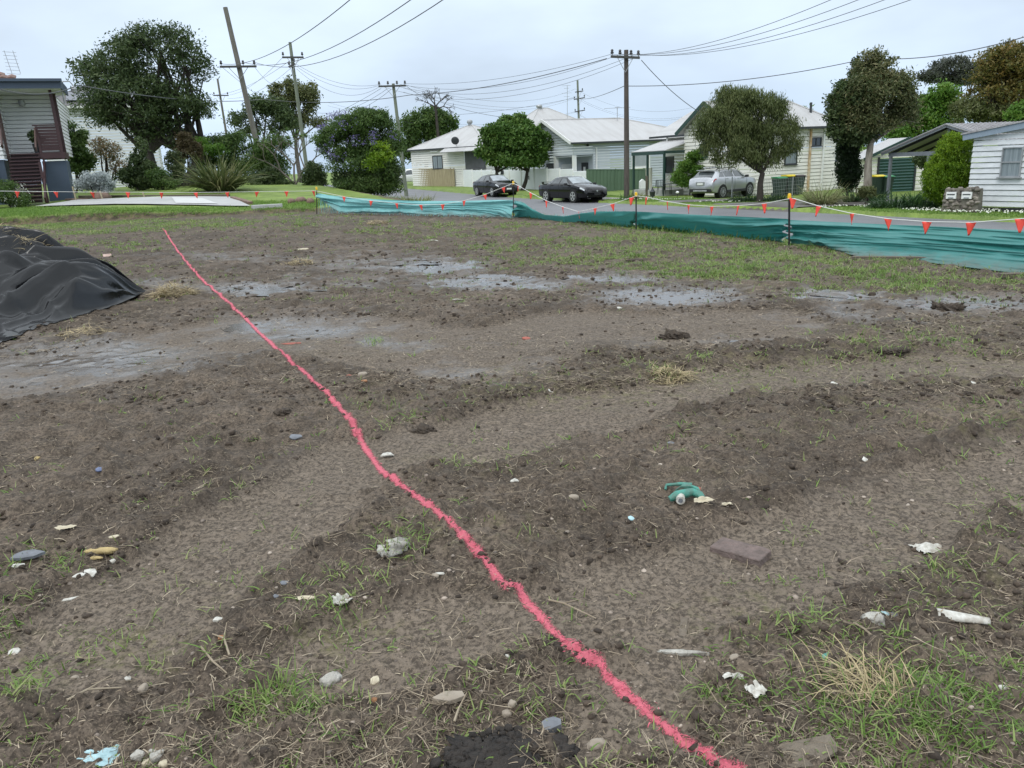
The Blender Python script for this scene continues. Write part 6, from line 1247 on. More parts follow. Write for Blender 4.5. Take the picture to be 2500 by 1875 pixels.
tree('gum_tree', 'dark gum tree with layered crown behind the leaning pole', 640, 92, [(600, 300, 42, 40), (650, 255, 45, 28), (670, 295, 45, 45), (620, 262, 30, 22), (700, 290, 30, 30)], 'dark', 420, 20, 0.34, 3.0, 0.28, 'bark_dark', 0.8, group='far gum trees')
tree('gum_tree', 'rounded olive gum tree behind the greenish pole', 735, 95, [(735, 215, 42, 34), (700, 235, 38, 36), (755, 245, 25, 38), (720, 290, 42, 22), (780, 298, 26, 10), (700, 275, 30, 25)], 'olive', 480, 20, 0.34, 5.5, 0.24, 'bark_grey', 0.75, group='far gum trees')
tree('leafy_tree', 'round leafy green tree behind the cream cottage', 1045, 98, [(1045, 305, 52, 46), (1010, 325, 36, 48), (1070, 310, 42, 42), (1010, 370, 32, 42), (1055, 290, 30, 28)], 'mid', 620, 22, 0.42, 2.2, 0.3, 'bark_dark', 0.8)
tree('leafy_tree', 'dense bright green tree with two trunks before the grey house', 1262, 65, [(1255, 340, 66, 42), (1215, 330, 48, 36), (1300, 355, 44, 38), (1250, 305, 40, 26), (1200, 372, 40, 22), (1310, 385, 30, 14), (1258, 380, 60, 18), (1258, 350, 45, 36, -.5), (1240, 325, 44, 30), (1275, 330, 40, 34, -.6), (1225, 350, 40, 30, -.4), (1255, 396, 55, 14, -.5), (1212, 388, 34, 16, -.4), (1300, 394, 34, 14, -.4)], 'maple', 2000, 26, 0.26, 1.5, 0.15, 'bark_dark', 0.45, trunks=[(-.9, 0, -.7, 0), (.45, 0, .5, 0)], asp=0.6, n_limbs=5)
tree('weeping_tree', 'olive green weeping tree in front of the cream house', 1853, 37.5, [(1780, 275, 52, 48), (1860, 275, 60, 48), (1810, 325, 75, 42), (1890, 330, 50, 42), (1760, 330, 40, 32), (1730, 300, 34, 30), (1920, 310, 30, 32), (1760, 242, 26, 24), (1850, 250, 40, 26), (1830, 365, 60, 26), (1910, 365, 30, 26), (1742, 272, 30, 26), (1800, 236, 55, 22), (1890, 255, 40, 26), (1735, 345, 30, 26), (1775, 378, 36, 20), (1870, 385, 40, 20), (1712, 318, 22, 18), (1942, 345, 20, 24), (1775, 225, 20, 16)], 'weep', 2300, 24, 0.16, 1.35, 0.14, 'bark_dark', 0.30, droop=0.55, asp=0.2, n_limbs=6, trunks=[(0, 0, .12, 0)])
tree('paperbark_tree', 'tall brown tipped paperbark tree with pale trunk beside the carport', 2116, 37, [(2130, 215, 75, 70), (2165, 180, 55, 45), (2090, 255, 60, 60), (2195, 235, 50, 60), (2130, 165, 45, 42), (2120, 300, 62, 36), (2200, 290, 45, 40)], 'brownish', 1250, 24, 0.17, 2.6, 0.17, 'bark_pale', 0.36, asp=0.35, n_limbs=7, extra=[([(2065, 250, 45, 55), (2055, 300, 40, 45), (2080, 330, 45, 32), (2105, 330, 40, 30)], 'dark', 420, 24, 0.17, 'dark_lower_crown')], dd=0.9)  # lower left lobes get darker green leaves
tree('gum_tree', 'hazy grey green gum tree far behind the carport', 2330, 92, [(2330, 165, 55, 26), (2280, 185, 38, 20), (2385, 170, 45, 26), (2345, 195, 55, 22)], 'gumgrey', 480, 18, 0.34, 5.5, 0.24, 'bark_grey', 0.7, group='far gum trees')
tree('leafy_tree', 'bright green tree between the paperbark and the autumn tree', 2290, 62, [(2290, 240, 42, 40), (2265, 270, 38, 42), (2310, 275, 45, 40), (2240, 300, 50, 35), (2215, 325, 50, 32)], 'bright', 620, 24, 0.30, 2.0, 0.22, 'bark_dark', 0.55)
tree('autumn_tree', 'large tree turning orange brown behind the peeling house', 2450, 56, [(2450, 180, 70, 65), (2490, 150, 60, 60), (2420, 225, 60, 55), (2530, 200, 90, 90), (2400, 190, 30, 36), (2480, 250, 80, 45)], 'autumn', 1000, 24, 0.24, 2.5, 0.3, 'bark_dark', 0.5, extra=[([(2390, 270, 60, 36), (2450, 280, 60, 36), (2350, 275, 45, 32), (2520, 285, 60, 40)], 'olive', 500, 24, 0.22, 'green_lower_crown')])
tree('leafy_tree', 'small fresh green tree just above the blue grey roof edge', 2492, 40, [(2492, 285, 32, 30), (2520, 275, 35, 40)], 'bright', 260, 24, 0.2, 1.8, 0.12, 'bark_dark', 0.35)
tree('jacaranda_tree', 'mauve flowering tree half hidden behind the paperbark', 2040, 75, [(2040, 300, 20, 18), (2140, 320, 26, 28), (2060, 320, 22, 16)], 'purple', 160, 20, 0.25, 2.4, 0.15, 'bark_dark', 0.5)
tree('leafy_tree', 'low green tree behind the rear addition of the cream house', 2035, 62, [(2035, 335, 26, 18), (1960, 275, 16, 10), (2075, 350, 40, 24)], 'bright', 220, 20, 0.26, 1.5, 0.15, 'bark_dark', 0.5)
# bare dead tree
def bare_tree():
    t, B = plant('bare_tree', 'leafless dead tree poking above the round leafy tree', 'tree', 1077, 96); mb = MB(); zt = (pt(1077, 262, 96)-B)[2]
    mb.tube([(0, 0, -.2), (0.1, 0, zt*0.5), (0, 0, zt)], [.25, .2, .14], 7)
    def br(p, d, L, r, lv):
        q = p + d*L; m = (p+q)/2+rand_unit(1)[0]*0.12*L; mb.tube([tuple(p), tuple(m), tuple(q)], [r, r*.8, r*.55], 5)
        if lv:
            for _ in range(3): nd = d+rand_unit(1)[0]*0.85; nd[1] *= .6; nd /= np.linalg.norm(nd); br(q, nd, L*RNG.uniform(.55, .8), r*.6, lv-1)
    for d in ((-.8, 0, .5), (.6, .1, .7), (-.1, 0, 1), (1, 0, .1), (-.5, 0, .9)): d = np.array(d, float); br(np.array([0, 0, zt]), d/np.linalg.norm(d), 0.95, 0.10, 3)
    mb.build('trunk', M['bark_dark'], t, smooth=True)
bare_tree()
def shrub(name, lab, px, depth, lobes, leaf, ncl, per, ls, csize=0.22, asp=0.5, group='garden shrubs', stems=3, extra=None, up=0.2, dd=0.9, cat='shrub', bark='bark_dark', bosses=14):
    t, B = plant(name, lab, cat, px, depth, group); bl = blobs_px(B, depth, lobes, dd); crown('foliage', bl, ncl, per, ls, leaf, t, csize, 0.0, asp, 0, up, None, bosses)
    mb = MB()
    for k in range(stems):
        b = bl[k % len(bl)]; e = np.array(b[0])*np.array([1, 1, 1.1]); s0 = np.array([RNG.normal()*.1, RNG.normal()*.1, -.1]); mb.tube([tuple(s0), tuple((s0+e)/2+rand_unit(1)[0]*.1), tuple(e)], [.045, .035, .012], 6)
    mb.build('stem', M[bark], t, smooth=True)
    for (lb, lf, n2, p2, l2, nm) in (extra or []): crown(nm, blobs_px(B, depth, lb, dd), n2, p2, l2, lf, t, csize)
    return t
shrub('upright_shrub', 'dense dark green upright shrub right of the porch', 190, 41, [(185, 335, 30, 36), (195, 380, 36, 45), (190, 410, 34, 22)], 'mid', 420, 26, 0.14)
shrub('silver_shrub', 'silvery white leaved low shrub in the left garden', 230, 34.2, [(232, 440, 38, 22), (215, 450, 28, 20), (255, 452, 24, 20)], 'silver', 300, 26, 0.10, 0.16)
shrub('flowering_shrub', 'green shrub with white flowers at the foot of the stairs', 25, 31.5, [(20, 475, 38, 30), (50, 490, 26, 16), (-20, 470, 36, 36)], 'mid', 420, 24, 0.085, 0.2, extra=[([(20, 472, 40, 32), (52, 490, 26, 17)], 'white', 110, 5, 0.07, 'flower_heads')])
shrub('rose_bush', 'thin straggly rose bush with orange red new leaves', 265, 40, [(260, 370, 34, 34), (285, 400, 26, 34), (245, 355, 26, 22)], 'rose', 200, 13, 0.10, 0.26, stems=7)
shrub('pointed_shrub', 'dark green pointed shrub in the centre of the left garden', 340, 39.5, [(345, 365, 14, 32), (345, 410, 34, 34), (320, 440, 44, 28), (370, 440, 36, 26)], 'dark', 520, 24, 0.13, 0.2)
shrub('garden_shrub', 'mid green spreading shrub below the pointed shrub', 400, 38.8, [(400, 445, 30, 18), (385, 430, 24, 18), (425, 450, 22, 14)], 'mid', 200, 24, 0.10, 0.2)
shrub('red_shrub', 'reddish brown leaved shrub beside the big tree trunks', 455, 44, [(455, 345, 24, 26), (470, 370, 26, 26), (440, 380, 22, 22)], 'redbrown', 260, 20, 0.12, 0.22, stems=5)
shrub('garden_shrub', 'pale leaved sparse shrub left of the spiky flax', 432, 42, [(432, 400, 26, 34), (420, 425, 24, 24)], 'gum', 180, 16, 0.12, 0.24, stems=6)
shrub('hedge_shrub', 'tall leafy green mound behind the spiky flax', 590, 47, [(520, 350, 34, 24), (575, 350, 52, 26), (640, 372, 52, 30), (600, 400, 70, 40), (500, 390, 40, 34), (680, 350, 36, 22), (670, 410, 40, 40)], 'mid', 1150, 24, 0.15, 0.34, asp=0.35)
shrub('hedge_shrub', 'bright green tips of the hedge beside the leaning pole', 500, 45.5, [(490, 352, 22, 16), (520, 368, 30, 16)], 'bright', 180, 22, 0.13, 0.26, asp=0.35)
shrub('dark_shrub', 'low dark shrub under the bare branched frangipani', 650, 42.5, [(640, 440, 34, 20), (670, 430, 26, 26), (690, 450, 26, 16)], 'dark', 300, 24, 0.12, 0.2)
shrub('dark_shrub', 'dark round shrub left of the purple flowering bush', 765, 41.5, [(765, 420, 32, 28), (765, 448, 34, 22)], 'dark', 380, 24, 0.11, 0.2)
# frangipani: bare forked branches with leaf rosettes
def frangipani():
    t, B = plant('frangipani', 'open branched small tree with leaf tufts left of the purple bush', 'tree', 722, 42.5); mb = MB(); tips = []
    def br(p, d, L, r, lv):
        q = p+d*L; mb.tube([tuple(p), tuple((p+q)/2+rand_unit(1)[0]*.04), tuple(q)], [r, r*.9, r*.75], 6)
        if lv == 0: tips.append(q); return
        for s_ in (-1, 1): nd = d+np.array([s_*RNG.uniform(.4, .9), RNG.normal()*.35, .1]); nd /= np.linalg.norm(nd); br(q, nd, L*RNG.uniform(.62, .85), r*.7, lv-1)
    for d in ((-.7, 0, .8), (.0, .2, 1), (.55, 0, .8)): d = np.array(d, float); br(np.array([0, 0, -.05]), d/np.linalg.norm(d), 1.05, .06, 3)
    mb.build('branch', M['bark_grey'], t, smooth=True); T = np.array(tips); k = np.repeat(np.arange(len(T)), 11); D = rand_unit(len(k)); D[:, 2] = np.abs(D[:, 2])*.6+.15
    V, F = strips(T[k], D, .36, .085, .35, 3); link_mesh('foliage', np_mesh('foliage', V, F), LM['mid'], t)
frangipani()
shrub('flowering_bush', 'large bush with purple flower sprays at the road corner', 872, 38.5, [(850, 330, 62, 46), (930, 340, 52, 60), (900, 300, 62, 34), (870, 400, 72, 50), (935, 420, 52, 52), (800, 345, 34, 40), (955, 390, 34, 60), (890, 450, 76, 28), (940, 455, 44, 26), (965, 345, 20, 36)], 'mid', 2500, 26, 0.13, 0.28, asp=0.36, stems=9,
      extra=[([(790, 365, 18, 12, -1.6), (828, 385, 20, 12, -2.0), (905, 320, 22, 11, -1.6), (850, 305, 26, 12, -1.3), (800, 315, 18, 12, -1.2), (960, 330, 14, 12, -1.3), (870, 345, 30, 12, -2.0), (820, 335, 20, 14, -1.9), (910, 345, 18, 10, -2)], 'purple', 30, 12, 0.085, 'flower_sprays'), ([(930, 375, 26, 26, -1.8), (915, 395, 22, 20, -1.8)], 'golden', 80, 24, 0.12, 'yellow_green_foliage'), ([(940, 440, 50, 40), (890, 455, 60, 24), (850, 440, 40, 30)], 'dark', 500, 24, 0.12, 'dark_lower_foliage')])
shrub('flowering_bush', 'pale mauve sprays rising behind the purple bush', 870, 41, [(830, 285, 24, 12), (880, 280, 20, 10), (905, 275, 22, 14), (800, 320, 24, 16)], 'purple', 130, 14, 0.10, 0.3, stems=4)
shrub('leafy_shrub', 'light green tall shrub beside the silver car and verandah', 1690, 49, [(1695, 400, 36, 24), (1680, 430, 40, 32), (1700, 380, 22, 14), (1730, 400, 22, 26)], 'bright', 620, 24, 0.13, 0.24)
shrub('column_cypress', 'dark green columnar cypress right of the cream house', 2072, 38.5, [(2072, 360, 26, 42), (2072, 420, 28, 46), (2073, 330, 18, 26)], 'cypress', 620, 26, 0.13, 0.2, up=0.8, stems=1, cat='tree', bosses=0)
shrub('spire_tree', 'thin dark pointed tree tip above the paperbark crown', 2091, 44, [(2091, 158, 8, 24), (2088, 185, 14, 24), (2088, 230, 16, 40)], 'cypress', 120, 20, 0.14, 0.2, up=0.8, stems=1, cat='tree', bark='bark_grey')
shrub('golden_conifer', 'rounded golden green conifer beside the stone letterbox', 2318, 27.8, [(2325, 370, 40, 46), (2310, 425, 54, 52), (2330, 440, 46, 52), (2300, 460, 44, 34), (2325, 480, 40, 22), (2330, 348, 26, 22)], 'golden', 1900, 34, 0.075, 0.15, asp=0.4, up=1.1, stems=1, dd=0.95, bosses=0)
shrub('dark_shrub', 'small dark rounded shrub behind the far verge', 2118, 33, [(2118, 466, 20, 14), (2120, 474, 22, 10)], 'olive', 220, 22, 0.07, 0.12)
shrub('leafy_shrub', 'shadowy green shrub inside the carport', 2262, 42, [(2255, 395, 24, 24), (2275, 420, 18, 20)], 'dark', 220, 20, 0.14, 0.25)
def strap(name, lab, px, depth, n, L_, Wd, leaf, spread=0.25, lean=0.75, droop=0.55, group='strappy leaved plants', py=470, dead=0):
    t, B = plant(name, lab, 'plant', px, depth, group, py); a = RNG.random(n)*6.28; r = np.sqrt(RNG.random(n))*spread; P = np.stack([np.cos(a)*r, np.sin(a)*r, 0*a], 1); el = RNG.uniform(0.15, 1, n)
    D = np.stack([np.cos(a)*lean*(1.15-el*.7)+RNG.normal(size=n)*.15, np.sin(a)*lean*(1.15-el*.7)+RNG.normal(size=n)*.15, 0.35+el*.8], 1)
    V, F = strips(P, D, L_*RNG.uniform(0.55, 1.1, n), Wd*RNG.uniform(.7, 1.2, n), droop*RNG.uniform(.3, 1.3, n), 5, None, .1); link_mesh('foliage', np_mesh('foliage', V, F), LM[leaf], t); return t, B
strap('flax_plant', 'large spiky flax with sword leaves on the left lawn', 540, 36.5, 560, 2.5, 0.075, 'strap', 0.55, 1.0, 0.42)
strap('strappy_clump', 'tall variegated strappy clump at the driveway mouth', 2008, 33.5, 420, 1.5, 0.035, 'strapvar', 0.5, .95, .55)
strap('strappy_clump', 'dark strappy clump left of the yucca on the verge', 2190, 29.5, 360, 1.15, 0.055, 'strapdark', 0.75, .8, .75)
strap('yucca', 'spiky pale green yucca in front of the golden conifer', 2238, 29.0, 150, 0.95, 0.055, 'yucca', 0.05, 1.0, .25)
strap('strappy_clump', 'dark strappy leaves below the yucca rosette', 2250, 28.6, 260, 0.95, 0.055, 'strapdark', 0.45, .9, .7)
strap('strappy_clump', 'upright dark strappy plant behind the paperbark trunk', 2085, 35, 160, 1.1, 0.045, 'strapdark', 0.35, .7, .5)
strap('strappy_clump', 'grey green strappy plant right of the paperbark trunk', 2140, 35, 130, 0.95, 0.045, 'strapdark', 0.4, .7, .5)
for px, d, lab in ((1808, 38, 'agapanthus clump nearest the silver car'), (1838, 38, 'agapanthus clump under the weeping tree trunk'), (1872, 38.4, 'agapanthus clump right of the weeping trunk'), (1902, 39, 'agapanthus clump nearest the bins')): strap('agapanthus', lab, px, d, 170, 0.75, 0.04, 'strapdark', 0.4, .85, .7, 'agapanthus row under the tree')
strap('grass_clump', 'yellow green grass clump at the street pole foot', 1553, 44.5, 140, 0.85, 0.03, 'strapvar', 0.3, .8, .5); strap('grass_clump', 'green weeds round the dark street pole base', 1528, 43.6, 120, 0.6, 0.03, 'yucca', 0.25, .7, .4)
strap('grass_clump', 'dry straw coloured grass at the road corner by the purple bush', 1010, 33.5, 200, 0.6, 0.03, 'strapvar', 0.8, .7, .5)
B = base_at(245, 33.8); o = link_mesh('garden_boulder', np_mesh('garden_boulder', *lumps(np.array([[0, 0, .1]]), [0.42], .65, .06)), M['sandstone']); o.location = B; tag(o, 'brown sandstone boulder in front of the silver shrub', 'boulder')
for k, (px, py, r_) in enumerate(((712, 497, .2), (735, 494, .24), (758, 498, .22))):
    B = march(px, py); o = link_mesh('retaining_stone', np_mesh('retaining_stone', *lumps(np.array([[0, 0, .08]]), [r_], .7, .07)), M['sandstone']); o.location = B; tag(o, ('left', 'middle', 'right')[k] + ' brown retaining stone beside the first picket', 'stone', 'retaining stones by the fence end')
o_, B = plant('pot_plant', 'dark leafy pot plant on the raised porch', 'plant', 84, 34.6); B2 = pt(86, 336, 34.8); o_.location = B2; crown('foliage', [((0, 0, 0), (.28, .28, .3))], 60, 16, .12, 'dark', o_, .14); m = MB(); m.lathe((0, 0, -.65), [(.12, 0), (.17, .35), (.18, .4)], 12); m.build('pot', M['trim_dark'], o_)
# ---- lawns and verges: blades and clover, one mass each
def verge(name, lab, n, s0, s1, t0, t1, h, wd, m, pred=None):
    s = RNG.uniform(s0, s1, n); t = RNG.uniform(t0, t1, n); xy = SK+s[:, None]*SU+t[:, None]*SN; z = ground(xy[:, 0], xy[:, 1]); P = np.concatenate([xy, z[:, None]], 1)
    k = (P[:, 1] > 4) & (RNG.random(n) < np.clip(0.35+vnoise(P[:, 0]*.8, P[:, 1]*.8, 3), 0, 1))
    if pred is not None: k &= pred(s, t, P)
    P = P[k]; V, F = tufts(P, np.full(len(P), 4), np.full(len(P), h), np.full(len(P), wd), np.full(len(P), .06), .5, .4); tag(link_mesh(name, np_mesh(name, V, F), M[m]), lab, 'grass', kind='stuff')
offdrive = lambda s, t, P: ~(((s > 8.3) & (s < 14.4)) | ((s > 16.6) & (s < 19)) | ((s > 23.6) & (s < 27)))
verge('verge_grass', 'green mown verge grass across the road', 26000, -12, 34, 0.05, 4.5, 0.10, 0.018, 'lawn_grass', offdrive)
verge('roadside_grass', 'rough grass between silt fence and road', 9000, -14, 30, -13.0, -8.4, 0.22, 0.016, 'grass')
def left_lawn():
    n = 30000; x = RNG.uniform(-24, -6.5, n); y = RNG.uniform(25.3, 31, n); b = is_bank(x, y); z = ground(x, y); P = np.stack([x, y, z], 1); px, py = proj(P)
    slab = (py > 484) & (py < 507) & (px > 80) & (px < 615) & (y > 28.0); k = (b > 0.35) & ~slab & (RNG.random(n) < np.clip(.3+vnoise(x, y, 8), 0, 1)); P = P[k]
    V, F = tufts(P, np.full(len(P), 5), RNG.uniform(.07, .16, len(P)), np.full(len(P), .012), np.full(len(P), .05), .6, .5); tag(link_mesh('bank_grass', np_mesh('bank_grass', V, F), M['lawn_grass']), 'green grass along the top of the earth bank', 'grass', kind='stuff')
    n = 9000; x = RNG.uniform(-22, -7, n); y = bank_y(x) - RNG.random(n)**1.3*5.5-0.1; z = ground(x, y); P = np.stack([x, y, z], 1); P = P[RNG.random(n) < np.clip(1.5*vnoise(x*1.1, y*.8, 5)-.25, 0, 1)]
    V, F = tufts(P, np.full(len(P), 6), RNG.uniform(.05, .13, len(P)), np.full(len(P), .012), np.full(len(P), .06), .8, .5); tag(link_mesh('yellow_grass', np_mesh('yellow_grass', V, F), M['grass']), 'yellowish grass below the earth bank', 'grass', kind='stuff')
left_lawn()
def clover():
    n = 2600; s = RNG.uniform(-9, 24, n); t = RNG.uniform(.2, 3.2, n); xy = SK+s[:, None]*SU+t[:, None]*SN; k = offdrive(s, t, xy) & (RNG.random(n) < np.where(s < 8, 1, .35)*ss(.25, .6, vnoise(xy[:, 0]*.7, xy[:, 1]*.7, 9))); xy = xy[k]; z = ground(xy[:, 0], xy[:, 1])+.10
    V, F = lumps(np.concatenate([xy, z[:, None]], 1), np.full(len(xy), .022), 1, .1); tag(link_mesh('clover_flowers', np_mesh('clover_flowers', V, F), mat('clover_white', (.75, .76, .66), .8, var=.1)), 'white clover flowers dotting the verge', 'flowers', kind='stuff')
clover()
for o_ in bpy.data.objects:
    if o_.name.startswith(('flower_heads', 'flower_sprays')): o_['kind'] = 'stuff'
# ---------------------------------------------------------------- cars
M['black_paint'] = mat('black_car_paint', (0.004, 0.004, 0.005), 0.12, var=0.2, scale=1.0, spec=0.4, coat=0.1)
M['silver_paint'] = mat('silver_car_paint', (0.47, 0.48, 0.50), 0.32, metal=0.65, var=0.06, scale=1.0, coat=0.6)
M['white_paint'] = mat('white_car_paint', (0.75, 0.75, 0.75), 0.3, var=0.05, coat=0.6)
M['car_glass'] = mat('car_glass', (0.085, 0.10, 0.105), 0.05, col2=(0.03, 0.035, 0.038), scale=1.5, spec=0.9)
M['screen_glass'] = mat('windscreen_glass', (0.30, 0.34, 0.36), 0.05, col2=(0.12, 0.14, 0.15), scale=2.2, spec=1.0)  # pale base colour imitates bright sky reflected in the windscreen
M['tyre'] = mat('tyre_rubber', (0.018, 0.018, 0.019), 0.8, var=0.2); M['alloy'] = mat('alloy_wheel', (0.62, 0.63, 0.64), 0.3, metal=0.6, var=0.1); M['rim_dark'] = mat('dark_wheel_well', (0.012, 0.012, 0.012), 0.8, var=0.1)
M['lamp_clear'] = mat('clear_lamp', (0.82, 0.85, 0.87), 0.12, col2=(0.30, 0.33, 0.35), scale=9, spec=0.9); M['lamp_red'] = mat('red_lamp', (0.45, 0.012, 0.015), 0.15, var=0.3, scale=6, spec=0.8); M['plastic'] = mat('black_plastic', (0.022, 0.022, 0.024), 0.55, var=0.2)
class Shell:
    KEYS = ('zt', 'zb', 'w', 'wt', 'zl')
    def __init__(s, tab, sig=0.05):
        T = np.array(tab, float); s.x0, s.x1 = T[0, 0], T[-1, 0]; s.n = 110; s.xs = np.linspace(s.x0, s.x1, s.n); g = np.arange(-3, 4)*(s.xs[1]-s.xs[0]); k = np.exp(-(g/sig)**2/2); k /= k.sum(); s.p = {}
        for i, nm in enumerate(s.KEYS):
            v = np.interp(s.xs, T[:, 0], T[:, 1+i]); v = np.convolve(np.concatenate([[v[0]]*3, v, [v[-1]]*3]), k, 'valid'); s.p[nm] = v
    def pts(s, x):
        q = {k: np.interp(x, s.xs, v) for k, v in s.p.items()}; w, wt, zt, zb, zl = q['w'], q['wt'], q['zt'], q['zb'], q['zl']; zm = zl+(zb-zl)*0.52
        return np.array([(0, zl), (w*.72, zl), (w*.955, zl+.05), (w*.995, zm-.06), (w, zm+.04), (w*.985, zb-.07), (w*.955, zb), (wt*1.0+.0, zt-.07), (wt*.86, zt-.018), (wt*.45, zt-.002), (0, zt)])
    def S(s, x, j, side=1, off=0.0):
        P = s.pts(x); a = int(min(max(math.floor(j), 0), 9)); f = j-a; q = P[a]*(1-f)+P[a+1]*f
        if off:
            tg = P[a+1]-P[a]; nn = np.array([tg[1], -tg[0]]); nn /= np.linalg.norm(nn)+1e-9; q = q+nn*off
        return (x, side*q[0], q[1])
    def body(s, name, m, t):
        mb = MB(); V = []
        for x in s.xs:
            P = s.pts(x); V += [(x, p[0], p[1]) for p in P] + [(x, -p[0], p[1]) for p in P[-2:0:-1]]
        k = 20; F = [(i*k+j, i*k+(j+1) % k, (i+1)*k+(j+1) % k, (i+1)*k+j) for i in range(s.n-1) for j in range(k)] + [tuple(range(k-1, -1, -1)), tuple((s.n-1)*k+j for j in range(k))]
        return mb.add(V, F).build(name, m, t, smooth=True)
    def panel(s, name, m, t, xa, xb, ja, jb, side=1, off=0.008, nu=10, nv=6):
        """patch on the shell; xa, xb may be (low, high) pairs for slanted edges; side 0 = across the car"""
        fa = (lambda v: xa) if not isinstance(xa, tuple) else (lambda v: xa[0]*(1-v)+xa[1]*v); fb = (lambda v: xb) if not isinstance(xb, tuple) else (lambda v: xb[0]*(1-v)+xb[1]*v)
        V = []
        if side:
            for v in np.linspace(0, 1, nv):
                for u in np.linspace(0, 1, nu): V.append(s.S(fa(v)*(1-u)+fb(v)*u, ja*(1-v)+jb*v, side, off))
        else:
            vs = list(np.linspace(ja, 10, nv)); 
            for u in np.linspace(0, 1, nu):
                x = fa(0)*(1-u)+fb(0)*u; row = [s.S(x, j, 1, off) for j in vs] + [s.S(x, j, -1, off) for j in vs[::-1][1:]]; V += row
            nv2 = 2*nv-1; F = [(i*nv2+j, i*nv2+j+1, (i+1)*nv2+j+1, (i+1)*nv2+j) for i in range(nu-1) for j in range(nv2-1)]
            return MB().add(V, F).build(name, m, t, smooth=True)
        F = [(i*nu+j, i*nu+j+1, (i+1)*nu+j+1, (i+1)*nu+j) for i in range(nv-1) for j in range(nu-1)]
        return MB().add(V, F).build(name, m, t, smooth=True)
def wheel(t, x, side, w, r, spokes, dark=False):
    y = side*(w+0.012); wl = MB(); wl.lathe((x, side*(w-0.20), r), [(r*.9, -0.02), (r, 0.03), (r, 0.17), (r*.93, 0.205), (r*.70, 0.212), (r*.70, 0.18)] if side > 0 else [(r*.70, -0.18), (r*.70, -0.212), (r*.93, -0.205), (r, -0.17), (r, -0.03), (r*.9, 0.02)], 28, 'Y'); wo = wl.build('wheel', M['tyre'], t, smooth=True)
    rm = MB(); rm.lathe((x, y-side*0.02, r), [(r*.72, -0.008), (r*.72, 0.012)], 28, 'Y'); rm.build('hub_well', M['rim_dark'], wo)
    rr = MB(); n = 28
    for k in range(n):
        a, b = 2*math.pi*k/n, 2*math.pi*(k+1)/n; rr.bar((x+r*.69*math.cos(a), y, r+r*.69*math.sin(a)), (x+r*.69*math.cos(b), y, r+r*.69*math.sin(b)), 0.02, 0.03)
    for k in range(spokes):
        a = 2*math.pi*k/spokes+.3
        for d in ((-.13, .13) if spokes == 5 else (0,)): rr.bar((x, y+side*.006, r), (x+r*.69*math.cos(a+d), y+side*.006, r+r*.69*math.sin(a+d)), 0.016, r*(.10 if spokes == 5 else .075))
    rr.lathe((x, y+side*.006, r), [(r*.15, -0.01), (r*.15, 0.012)], 12, 'Y'); rr.build('rim', M['alloy'] if not dark else M['metal_grey'], wo)
def car(name, lab, tab, px, depth, ang, paint, wx, r, spokes, wins, screen, rear, lamps, roll=0.0, r_dark=False, py=470, zoff=0.0):
    P = at_y([px], [py], depth)[0]; s_, t_ = street(P[0], P[1]); z = float(macro(P[0], P[1])) if t_ > 0.5 else float(road_z(s_))+0.03
    t = thing(name, lab, 'car', (P[0], P[1], z+zoff), ang); t.rotation_euler = (roll, 0, ang); sh = Shell(tab); sh.body('body', M[paint], t); w = float(np.max(sh.p['w']))
    for x in wx:
        for sd in (1, -1):
            a = MB(); ww = float(np.interp(x, sh.xs, sh.p['w'])); a.lathe((x, sd*(ww-.30), r+.015), [(r+.055, -.02), (r+.055, .306)] if sd > 0 else [(r+.055, -.306), (r+.055, .02)], 28, 'Y'); a.build('wheel_arch', M['rim_dark'], t, smooth=True); wheel(t, x, sd, ww, r, spokes, r_dark)
    for sd in (1, -1):
        for (xa, xb, nm) in wins: sh.panel(nm, M['car_glass'], t, xa, xb, 6.12, 6.9, sd)
    sh.panel('windscreen', M['screen_glass'], t, screen[0], screen[1], 7.35, 10, 0); sh.panel('rear_window', M['car_glass'], t, rear[0], rear[1], 7.35, 10, 0)
    for (nm, m, xa, xb, ja, jb) in lamps:
        for sd in (1, -1): sh.panel(nm, M[m], t, xa, xb, ja, jb, sd, 0.010)
    return t, sh, w
def mirror(t, x, y, z):
    for sd in (1, -1): b = MB(); b.box((x, sd*y, z), (.12, .2, .13)); b.bar((x+.03, sd*(y-.16), z-.06), (x, sd*y, z-.03), .05); b.build('wing_mirror', M['plastic'], t, bevel=.03)
def handles(t, sh, xs, m):
    for sd in (1, -1):
        for x in xs: p = sh.S(x, 5.25, sd, .015); b = MB(); b.box(p, (.18, .03, .035)); b.build('door_handle', M[m], t, bevel=.008)
def seams(t, sh, xs):
    for sd in (1, -1):
        for x in xs:
            m = MB(); pts = [sh.S(x, j, sd, .004) for j in np.linspace(2.4, 6.0, 9)]; m.tube(pts, .006, 4); m.build('door_seam', M['rim_dark'], t)
HD = math.atan2(-SU[1], -SU[0])
SED = [(-2.42, .70, .66, .74, .58, .42), (-2.36, .99, .92, .83, .66, .30), (-1.90, 1.05, .97, .90, .74, .22), (-1.50, 1.08, .985, .925, .72, .19), (-0.85, 1.39, .99, .925, .58, .19), (-.25, 1.44, .985, .925, .575, .19), (.30, 1.415, .975, .925, .58, .19), (1.18, 1.02, .96, .92, .74, .19), (1.75, .945, .88, .905, .72, .2), (2.22, .84, .77, .85, .66, .22), (2.40, .72, .66, .76, .58, .26), (2.45, .58, .52, .68, .5, .32)]
